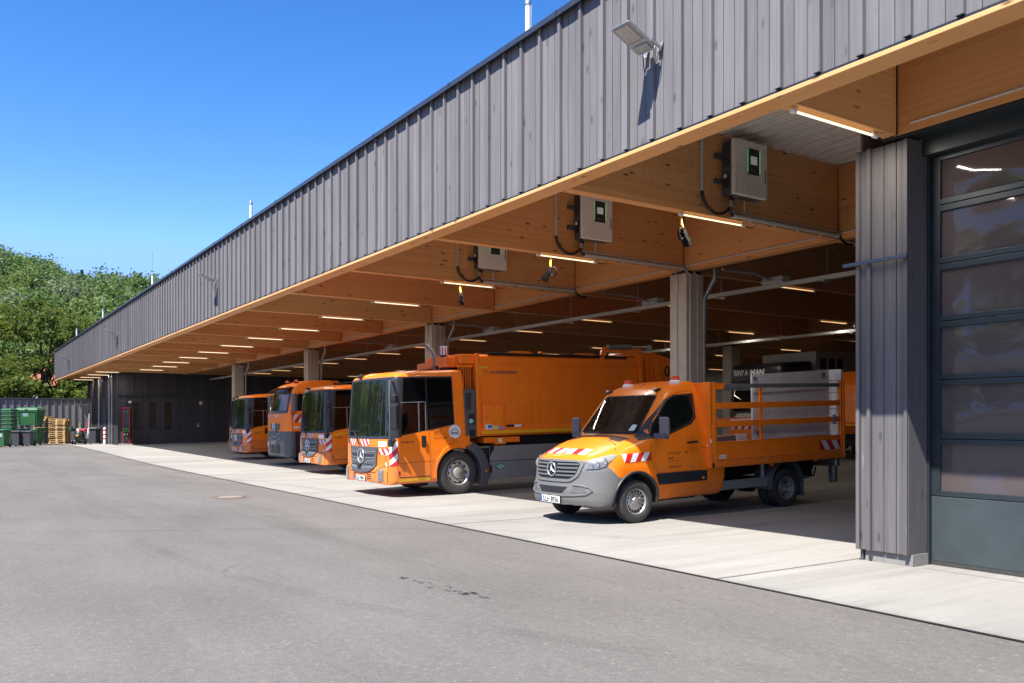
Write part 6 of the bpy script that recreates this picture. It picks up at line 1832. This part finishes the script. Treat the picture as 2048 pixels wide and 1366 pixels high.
at_px(wheelie('wheelie_bin', 0, M['bin_dark'], 'plain dark wheelie bin between the green bin and the red-labelled one', w=.5, d=.55, h=.95), -61.2, 3.62, FACE)
at_px(wheelie('wheelie_bin', 0, M['bin_dark'], 'dark wheelie bin with a red label in front of green containers', w=.5, d=.55, h=.95, plate=(M['red_label'], .32, .04)), -61.0, 4.22, FACE)
at_px(wheelie('wheelie_bin', 0, M['bin_dark'], 'dark wheelie bin standing alone right of the pallets', w=.58, d=.7, h=1.1, plate=(M['pale_label'], .12, .02)), -69.3, 7.42, FACE + .5)
at_px(wheelie('wheelie_bin', 0, M['bin_dark'], 'dark wheelie bin behind the sweeping cart, by the wall', w=.72, d=.75, h=1.1), -64.9, 8.35, FACE)
# nested green bins
gs = empty('nested_bins'); tag(gs, 'stack of nested green bins with layered rims at the left edge', 'bin stack')
for i in range(6):
    b = MB(); z = .75 + i * .24; b.loft([[(-.3 * k, -.36 * k, zz), (.3 * k, -.36 * k, zz), (.3 * k, .36 * k, zz), (-.3 * k, .36 * k, zz)] for zz, k in ((z if i else .04, .95 if i else .78), (z + .14, 1.0), (z + .15, 1.08), (z + .2, 1.08))]); b.build('rim', M['bin_green'], gs, bevel=.015)
b = MB(); b.loft([[(-.33 * k, -.4 * k, zz), (.33 * k, -.4 * k, zz), (.33 * k, .4 * k, zz), (-.33 * k, .4 * k, zz)] for zz, k in ((2.2, 1.0), (2.3, 1.02), (2.36, .7))]); b.build('lid', M['bin_green'], gs, bevel=.02)
at_px(gs, -63.2, 3.3, FACE)
# dark nested bins
ds = empty('nested_bins'); tag(ds, 'stack of nested dark bins between the green containers and pallets', 'bin stack')
for i in range(6):
    b = MB(); z = .72 + i * .15; b.loft([[(-.27 * k, -.3 * k, zz), (.27 * k, -.3 * k, zz), (.27 * k, .3 * k, zz), (-.27 * k, .3 * k, zz)] for zz, k in ((z if i else .04, .95 if i else .78), (z + .08, 1.0), (z + .085, 1.1), (z + .12, 1.1))]); b.build('rim', M['bin_dark'], ds, bevel=.012)
b = MB(); b.box(-.13, .13, -.335, -.33, .62, .66); b.build('label', M['red_label'], ds)
at_px(ds, -65.6, 5.35, FACE)
# two big four-wheeled containers on top of each other
def container(lab, z, lid):
    root = empty('waste_container'); tag(root, lab, 'waste container', 'green waste containers stacked at the fence')
    b = MB(); b.loft([[(-.68 * k, -.5 * q, zz), (.68 * k, -.5 * q, zz), (.68 * k, .5 * q, zz), (-.68 * k, .5 * q, zz)] for zz, k, q in ((.12, .84, .75), (.5, .9, .86), (.98, .97, .97), (.98, 1.02, 1.03), (1.06, 1.02, 1.03))]); b.build('bin_body', M['bin_green'], root, bevel=.03)
    for s in (-1, 1):
        b = MB(); b.obox((s * .52, -.45, .6), (.025, 0, 0), (0, .03, 0), (s * .02, -.05, .35)); b.build('rib', M['bin_green'], root, bevel=.01)
        b = MB(); b.bar((s * .70, -.2, .88), (s * .76, -.2, .88), .05, .05); b.bar((s * .70, .2, .88), (s * .76, .2, .88), .05, .05); b.build('trunnion', M['zinc'], root)
    for sx in (-1, 1):
        for sy in (-1, 1):
            b = MB(); b.lathe([(.09, -.03), (.09, .03)], (sx * .45, sy * .3, .09), 'x', 14); b.build('castor', M['rubber'], root)
    if lid:
        b = MB(); b.loft([[(-.7 * k, -.53 * k, zz), (.7 * k, -.53 * k, zz), (.7 * k, .53 * k, zz + .05), (-.7 * k, .53 * k, zz + .05)] for zz, k in ((1.06, 1.02), (1.12, 1.03), (1.22, .95), (1.27, .8))]); b.bar((-.12, -.56, 1.16), (.12, -.56, 1.16), .03, .03); b.build('lid', M['bin_green'], root, bevel=.03)
        b = MB(); b.obox((-.08, -.485, .80), (.18, 0, 0), (0, .004, 0), (0, -.04, .11)); b.build('label', M['pale_label'], root)
    else:
        b = MB(); b.obox((-.05, -.475, .72), (.18, 0, 0), (0, .004, 0), (0, -.04, .10)); b.build('label', plain('blue_label', (.12, .3, .42), .5), root)
    root.location = (-64.0, 4.55, gz(-64, 4) + z); root.rotation_euler = (0, 0, FACE)
    return root
container('big green waste container with a closed lid, on top of another one', 1.16, True)
container('big green waste container without lid, carrying the other one', 0, False)
# pallets, each one a thing
def make_pallet():
    root = empty('pallet')
    b = MB(); rr = random.Random(4)
    for i in range(7): x = -.58 + i * .18; b.box(x, x + .12, -.4, .4, .122, .144)
    b.build('deck', M['pallet'], root)
    for y in (-.36, 0, .36):
        b = MB(); b.box(-.6, .6, y - .05, y + .05, 0, .022)
        for x in (-.53, 0, .53): b.box(x - .07, x + .07, y - .05, y + .05, .022, .1)
        b.box(-.6, .6, y - .05, y + .05, .1, .1215); b.build('runner', M['pallet'], root)
    return root
M['pallet'] = plain('raw_pallet_wood', (.42, .27, .12), .8, 0, .3, 7)
pp = make_pallet(); first = True; rp = random.Random(6)
for (x, y, n, gname, lab, upright) in ((-68.2, 5.65, 13, 'pallets in the left stack', 'wooden pallet lying in the left of the two stacks', False), (-67.6, 6.55, 12, 'pallets in the right stack', 'wooden pallet lying in the right of the two stacks', False)):
    for i in range(n):
        o = pp if first else copy_tree(pp); first = False
        o.location = (x + rp.uniform(-.03, .03), y + rp.uniform(-.03, .03), gz(x, y) + i * .145); o.rotation_euler = (0, 0, FACE + (R(90) if x < -68 else 0) + rp.uniform(-.06, .06))
        tag(o, lab, 'pallet', gname)

# sweeping cart
cart = empty('sweeping_cart'); tag(cart, 'street sweeping cart loaded with black bag, brooms and cones', 'cart')
b = MB()
for s in (-1, 1): b.tube([(s * .35, -.3, .25), (s * .36, .35, .3), (s * .36, .5, .95), (s * .3, .55, 1.02)], .02, 8)
b.bar((-.35, 0, .28), (.35, 0, .28), .5, .04); b.build('frame', M['zinc'], cart, smooth=50)
for x, y, r_ in ((-.42, 0, .2), (.42, 0, .2), (-.05, -.4, .13)):
    b = MB(); b.lathe([(r_ * .55, -.02), (r_, -.03), (r_, .03), (r_ * .55, .02)], (x, y, r_), 'x', 18); b.build('wheel', M['rubber'], cart, smooth=40)
b = MB(); secs = []
rb_ = random.Random(8)
for z, r_ in ((.22, .24), (.4, .33), (.62, .34), (.8, .27), (.92, .2)): secs.append([(.1 + math.cos(2 * math.pi * k / 14) * r_ * rb_.uniform(.9, 1.1), -.1 + math.sin(2 * math.pi * k / 14) * r_ * rb_.uniform(.85, 1.05), z) for k in range(14)])
b.loft(secs); b.build('refuse_bag', plain('black_bag', (.015, .015, .016), .3), cart, smooth=60)
b = MB(); b.box(-.42, -.14, -.25, .3, .3, .85); b.build('tool_box', M['bin_dark'], cart, bevel=.02)
for i, (p0, p1, m) in enumerate((((-.1, .2, .5), (-.05, .25, 1.5), M['yellow']), ((.25, .2, .5), (.45, .3, 1.55), M['hred']), ((.5, .3, .4), (.52, .35, 2.05), M['white']))):
    b = MB(); b.tube([p0, p1], .02, 8); b.build('broom_handle', m, cart, smooth=50)
b = MB()
for x in (-.05, .08, .22, .34): b.lathe([(.07, 0), (.065, .12), (.03, .16)], (x, -.05 + .1 * (x > .1), .9), 'z', 10, int(x * 100) % 2)
b.build('broom_heads', [M['hred'], M['white']], cart, smooth=40)
b = MB(); b.lathe([(.11, .95), (.15, 1.2)], (-.62, .2, 0), 'z', 14); b.build('bucket', M['bin_green'], cart)
b = MB(); b.box(.02, .2, -.46, -.455, .55, .68); b.build('number_plate', M['yellow'], cart)
at_px(cart, -63.9, 7.35, FACE)
bk = empty('cone_pile'); tag(bk, 'small pile of green and orange cones and a blue bottle beside the dark bin', 'cones')
for i, (x, z, m) in enumerate(((-.16, .6, M['bin_green']), (.0, .85, M['orange']), (-.02, 1.15, M['bin_green']), (.2, .9, M['blue_mark']))):
    b = MB(); b.lathe([(.16, -.15), (.12, -.05), (.05, .15), (.03, .2)], (x, 0, z), 'z', 12); b.build('cone', m, bk, smooth=40)
b = MB(); b.lathe([(.18, 0), (.2, .5), (.001, .5)], (.0, 0, 0), 'z', 14); b.build('tub', M['bin_green'], bk, smooth=40)
at_px(bk, -68.2, 7.95, 0)
# ------------------------------------------------------------------ trees, hill, house
def leaf_mat(name, c0, c1, trans=.35):
    t = NT(name)
    g = t.add('ShaderNodeNewGeometry'); oi = t.add('ShaderNodeObjectInfo')
    n = t.noise(t.coords(), .35, 3, .6)
    f = t.math('ADD', t.math('MULTIPLY', g.outputs['Random Per Island'], .5), t.math('ADD', t.range(n, .3, .7, 0, .45), t.math('MULTIPLY', oi.outputs['Random'], .15)))
    col = t.mix(f, (*c0, 1), (*c1, 1))
    d = t.b; t.base(col); t.set(Roughness=.6); t.b.inputs['Specular IOR Level'].default_value = .25
    tl = t.add('ShaderNodeBsdfTranslucent'); t.put(tl.inputs[0], t.mix(.5, col, (c1[0] * 1.3, c1[1] * 1.25, c1[2] * .6, 1)))
    mx = t.add('ShaderNodeMixShader'); mx.inputs[0].default_value = trans
    t.l.new(d.outputs[0], mx.inputs[1]); t.l.new(tl.outputs[0], mx.inputs[2]); t.l.new(mx.outputs[0], t.out.inputs[0])
    return t.m
M['leaf_near'] = leaf_mat('maple_leaves', (.038, .07, .013), (.165, .21, .042), .42)
M['bark'] = plain('tree_bark', (.06, .045, .03), .9, 0, .3, 5)
def leaf_cards(points, size, rng_, squash=1.0):
    """numpy leaf quads (two triangles folded) at points"""
    n = len(points); P = np.array(points)
    a = rng_.normal(size=(n, 3)); a[:, 2] *= .6; a /= np.linalg.norm(a, axis=1)[:, None]
    b = rng_.normal(size=(n, 3)); b -= a * (a * b).sum(1)[:, None]; b /= np.linalg.norm(b, axis=1)[:, None]
    s = size * rng_.uniform(.55, 1.25, n)[:, None]
    V = np.stack([P - a * s, P - b * s * .62, P + a * s, P + b * s * .62], 1).reshape(-1, 3)
    F = np.arange(4 * n).reshape(-1, 4)
    return V, F
def np_mesh(name, V, F, mats, mi=None):
    me = bpy.data.meshes.new(name)
    me.vertices.add(len(V)); me.vertices.foreach_set('co', V.astype('f').ravel())
    me.loops.add(F.size); me.loops.foreach_set('vertex_index', F.astype('i').ravel())
    me.polygons.add(len(F)); me.polygons.foreach_set('loop_start', np.arange(0, F.size, 4).astype('i')); me.polygons.foreach_set('loop_total', np.full(len(F), 4, 'i'))
    if mi is not None: me.polygons.foreach_set('material_index', mi.astype('i'))
    me.update(calc_edges=True); me.validate()
    for m in mats: me.materials.append(m)
    o = bpy.data.objects.new(name, me); COL.objects.link(o)
    return o
def make_tree(label, seed, loc, H, W, trunk_h, nclump, leaf=.15, per=105, mat=None, group='trees behind the fence'):
    rg = np.random.default_rng(seed); r = random.Random(seed)
    root = empty('broadleaf_tree', loc); tag(root, label, 'tree', group)
    b = MB()
    b.tube([(0, 0, -.3), (.1, .05, trunk_h * .5), (0, .1, trunk_h)], [.32, .26, .2], 9)
    tips = []
    for i in range(9):
        a = 2 * math.pi * i / 9 + r.uniform(-.3, .3); rad = W * r.uniform(.3, .85); top = trunk_h + (H - trunk_h) * r.uniform(.25, .85)
        if i == 8: rad = W * .1; top = H * .92
        p0 = Vector((0, .1, trunk_h * r.uniform(.7, 1.0))); p3 = Vector((math.cos(a) * rad, math.sin(a) * rad, top)); p1 = p0.lerp(p3, .35) + Vector((0, 0, .5)); p2 = p0.lerp(p3, .7) + Vector((r.uniform(-.4, .4), r.uniform(-.4, .4), .3))
        b.tube([p0, p1, p2, p3], [.16, .11, .06, .02], 6); tips += [p1, p2, p3]
        for k in range(3):
            q = p2 + Vector((r.uniform(-1, 1), r.uniform(-1, 1), r.uniform(-.3, 1))) * W * .3; b.tube([p2 if k else p1, q], [.05, .015], 5); tips.append(q)
    b.build('trunk', M['bark'], root, smooth=60)
    C = []
    zc = (H + trunk_h * .45) / 2; zr = (H - trunk_h * .45) / 2
    while len(C) < nclump:
        v = rg.normal(size=3); v /= np.linalg.norm(v); q = rg.uniform(.45, 1) ** .6
        p = np.array([v[0] * W * q, v[1] * W * q, zc + v[2] * zr * q])
        lump = .75 + .25 * math.sin(v[0] * 5 + seed) * math.cos(v[1] * 4 - seed * 2) + .2 * math.sin(v[2] * 7 + seed)
        if q <= lump + .12: C.append(p)
    pts = []
    for p in C:
        rr_ = rg.uniform(.35, .8) * (W / 4) ** .5
        pts.append(p + rg.normal(size=(per, 3)) * np.array([rr_, rr_, rr_ * .62]) * .72)
    V, F = leaf_cards(np.concatenate(pts), leaf, rg)
    c = np_mesh('crown', V, F, [mat or M['leaf_near']]); c.parent = root
    return root
make_tree('tall broad tree behind the left end of the fence', 11, (-86, -1.5, 0), 13.6, 5.2, 3.5, 270)
make_tree('tree with a forked dark trunk showing through its crown, behind the fence', 23, (-84, 6.8, 0), 13.4, 4.3, 4.2, 170)
make_tree('low dense tree behind the fence below the other crowns', 31, (-78.5, 3.3, 0), 6.6, 3.0, 1.6, 110)
make_tree('dark green tree between fence and hall end', 47, (-90, 13.5, 0), 12.0, 4.4, 3.5, 170)
make_tree('small bushy tree showing under the canopy end', 53, (-80.5, 9.6, 0), 5.6, 2.4, 1.2, 80)
make_tree('tall tree at the far left, partly outside the picture', 61, (-90, -9, 0), 14.5, 5.5, 4, 230)

# row of trees on the near side of the yard, mirrored in the windscreens
rg = np.random.default_rng(77); pts = []
for i in range(22):
    cx = -165 + i * 8.2 + rg.uniform(-1.5, 1.5); cy = -36 + rg.uniform(-3, 3); Ht = rg.uniform(13, 18)
    for k in range(70):
        v = rg.normal(size=3); v /= np.linalg.norm(v); q = rg.uniform(.3, 1)
        c = np.array([cx + v[0] * 4.4 * q, cy + v[1] * 3.6 * q, Ht * .55 + v[2] * Ht * .45 * q])
        pts.append(c + rg.normal(size=(16, 3)) * .7)
V, F = leaf_cards(np.concatenate(pts), .55, rg)
tag(np_mesh('tree_row', V, F, [leaf_mat('yard_tree_leaves', (.10, .19, .03), (.34, .42, .09), .75)]), 'row of leafy trees across the yard, mirrored in the windscreens', 'trees', kind='stuff')

# house with a red roof behind the trees
ho = empty('house', (-121, 14.5, 0)); tag(ho, 'white house with a red tiled roof glimpsed between the tree crowns', 'house')
ho.rotation_euler = (0, 0, R(50))
b = MB(); b.box(-5, 5, -3.5, 3.5, -1, 6.6); b.prism([(-3.5, 6.6), (3.5, 6.6), (0, 9.6)], 'x', -5, 5); b.build('wall', plain('white_render', (.7, .69, .66), .8), ho)
b = MB()
for s in (-1, 1): b._add([(-5.4, s * 4.1, 6.2), (5.4, s * 4.1, 6.2), (5.4, 0, 9.85), (-5.4, 0, 9.85), (-5.4, s * 4.1, 6.05), (5.4, s * 4.1, 6.05), (5.4, 0, 9.7), (-5.4, 0, 9.7)], [(0, 1, 2, 3), (4, 5, 6, 7), (0, 1, 5, 4), (1, 2, 6, 5), (3, 0, 4, 7)])
rf = b.build('roof', plain('red_roof_tiles', (.34, .085, .045), .8, 0, .25, 3), ho)
b = MB(); b.box(1.4, 2.1, -.4, .4, 8.5, 10.7); b.build('chimney', plain('chimney_brick', (.3, .12, .08), .8), rf)
for x in (-3.4, -1.1, 1.2, 3.5):
    for z in (1.0, 4.0):
        b = MB(); b.box(x - .5, x + .5, -3.53, -3.49, z, z + 1.4, 0); b.box(x - .4, x + .4, -3.54, -3.5, z + .1, z + 1.3, 1); b.build('window', [M['white'], M['trim_black']], ho)
h2 = empty('house', (-132, -1, 0)); tag(h2, 'second red roofed house farther left, almost hidden by leaves', 'house'); h2.rotation_euler = (0, 0, R(70))
b = MB(); b.box(-6, 6, -4, 4, -1, 7.5); b.build('wall', bpy.data.materials['white_render'], h2)
b = MB(); b.prism([(-4.6, 7.3), (4.6, 7.3), (0, 11.2)], 'x', -6.4, 6.4); b.build('roof', bpy.data.materials['red_roof_tiles'], h2)

# wooded hill: terrain plus one mass of crowns
Fv = Vector((-.8356, .5493, 0)); Rv = Vector((.5493, .8356, 0))
def hill_top(a):         # a: sideways over forward distance; ridge height above the yard at 330 m
    return float(np.interp(a, [-1.6, -1.0, -.72, -.62, -.56, -.54, -.50, -.457, -.42, -.30, 0, .6, 1.4], [60, 66, 64, 62, 57.5, 55, 51, 49, 49, 46, 40, 30, 20]))
def hill_z(a, t):
    s = min(1, max(0, (t - 130) / 200))
    return 2 + (hill_top(a) - 2) * (s ** .85) * (1 if t <= 330 else max(.3, 1 - (t - 330) / 400))
b = MB(); A = [-1.6 + 3.0 * i / 60 for i in range(61)]; T_ = [125, 150, 180, 210, 240, 270, 300, 330, 380, 460]
vs = []
for t_ in T_:
    for a in A:
        p = Fv * t_ + Rv * (a * t_); vs.append((p.x, p.y, hill_z(a, t_) - 1.0))
na = len(A)
b._add(vs, [(j * na + i, j * na + i + 1, (j + 1) * na + i + 1, (j + 1) * na + i) for j in range(len(T_) - 1) for i in range(na - 1)])
tag(b.build('hill', plain('hill_undergrowth', (.03, .055, .015), .95, 0, .4, .1), smooth=60), kind='structure')
rg = np.random.default_rng(5)
proto = []
for k in range(6):
    pts = []
    n = 74
    for i in range(n):
        v = rg.normal(size=3); v /= np.linalg.norm(v); v[2] = abs(v[2]) * 1.0 - .25
        q = rg.uniform(.7, 1.0) * (.8 + .2 * math.sin(v[0] * 4 + k))
        pts.append(np.array([v[0] * q, v[1] * q, .55 + v[2] * .6 * q]) + rg.normal(size=(17, 3)) * .15)
    proto.append(np.concatenate(pts))
con = []
for k in range(2):
    pts = []
    for i in range(420):
        z = rg.uniform(0, 1) ** .8; r_ = (1 - z) * .42 * (.65 + .35 * abs(math.sin(z * 24))); a = rg.uniform(0, 6.28)
        pts.append([math.cos(a) * r_, math.sin(a) * r_, z])
    con.append(np.array(pts))
VV = []; FF = []; MI = []; off = 0; rnd = random.Random(12)
Nt = 0
for row in range(16):
    t_ = 138 + row * 13.2
    a = -.86
    while a < -.30:
        tt = t_ + rnd.uniform(-6, 6); aa = a + rnd.uniform(-.008, .008)
        p = Fv * tt + Rv * (aa * tt); z = hill_z(aa, tt) - 1.2
        s = rnd.uniform(3.0, 7.2) * (.8 + .0012 * tt); kind_ = rnd.random()
        if kind_ < .05:
            P = con[rnd.randrange(2)] * np.array([s * 1.1, s * 1.1, s * rnd.uniform(1.1, 1.5)]); m = 3; ls = .37
        else:
            ang = rnd.uniform(0, 6.28); q = proto[rnd.randrange(6)]; c_, s_ = math.cos(ang), math.sin(ang)
            P = np.stack([q[:, 0] * c_ - q[:, 1] * s_, q[:, 0] * s_ + q[:, 1] * c_, q[:, 2]], 1) * np.array([s, s, s * rnd.uniform(1.1, 1.6)]); m = rnd.choice((0, 0, 1, 1, 2)); ls = .37
        V, F = leaf_cards(P + np.array([p.x, p.y, z]), ls * s / 5, rg)
        VV.append(V); FF.append(F + off); MI.append(np.full(len(F), m)); off += len(V); Nt += 1
        a += rnd.uniform(1.15, 1.75) * s / tt
M['w0'] = leaf_mat('wood_leaves_mid', (.06, .11, .03), (.14, .215, .07), .4)
M['w1'] = leaf_mat('wood_leaves_bright', (.085, .145, .04), (.19, .255, .08), .4)
M['w2'] = leaf_mat('wood_leaves_greyish', (.095, .13, .065), (.18, .225, .12), .4)
M['w3'] = leaf_mat('conifer_needles', (.024, .055, .026), (.055, .10, .045), .15)
tag(np_mesh('woodland', np.concatenate(VV), np.concatenate(FF), [M['w0'], M['w1'], M['w2'], M['w3']], np.concatenate(MI)), 'dense mixed woodland covering the hillside', 'woodland', kind='stuff')
# single conifers breaking the ridge line
for i, (a, h_) in enumerate(((-.582, 6), (-.535, 5), (-.489, 4.2), (-.482, 4.4), (-.4546, 5))):
    tt = 322; p = Fv * tt + Rv * (a * tt); P = con[i % 2] * np.array([h_ * .85, h_ * .85, h_])
    V, F = leaf_cards(P, .8, rg); r_ = empty('conifer', (p.x, p.y, hill_z(a, tt) - .5)); tag(r_, 'dark pointed conifer standing out on the hill ridge', 'conifer', 'conifers on the hill ridge')
    c = np_mesh('crown', V, F, [M['w3']]); c.parent = r_
    b = MB(); b.tube([(0, 0, -1), (0, 0, h_ * .8)], [.3, .05], 6); b.build('trunk', M['bark'], r_)
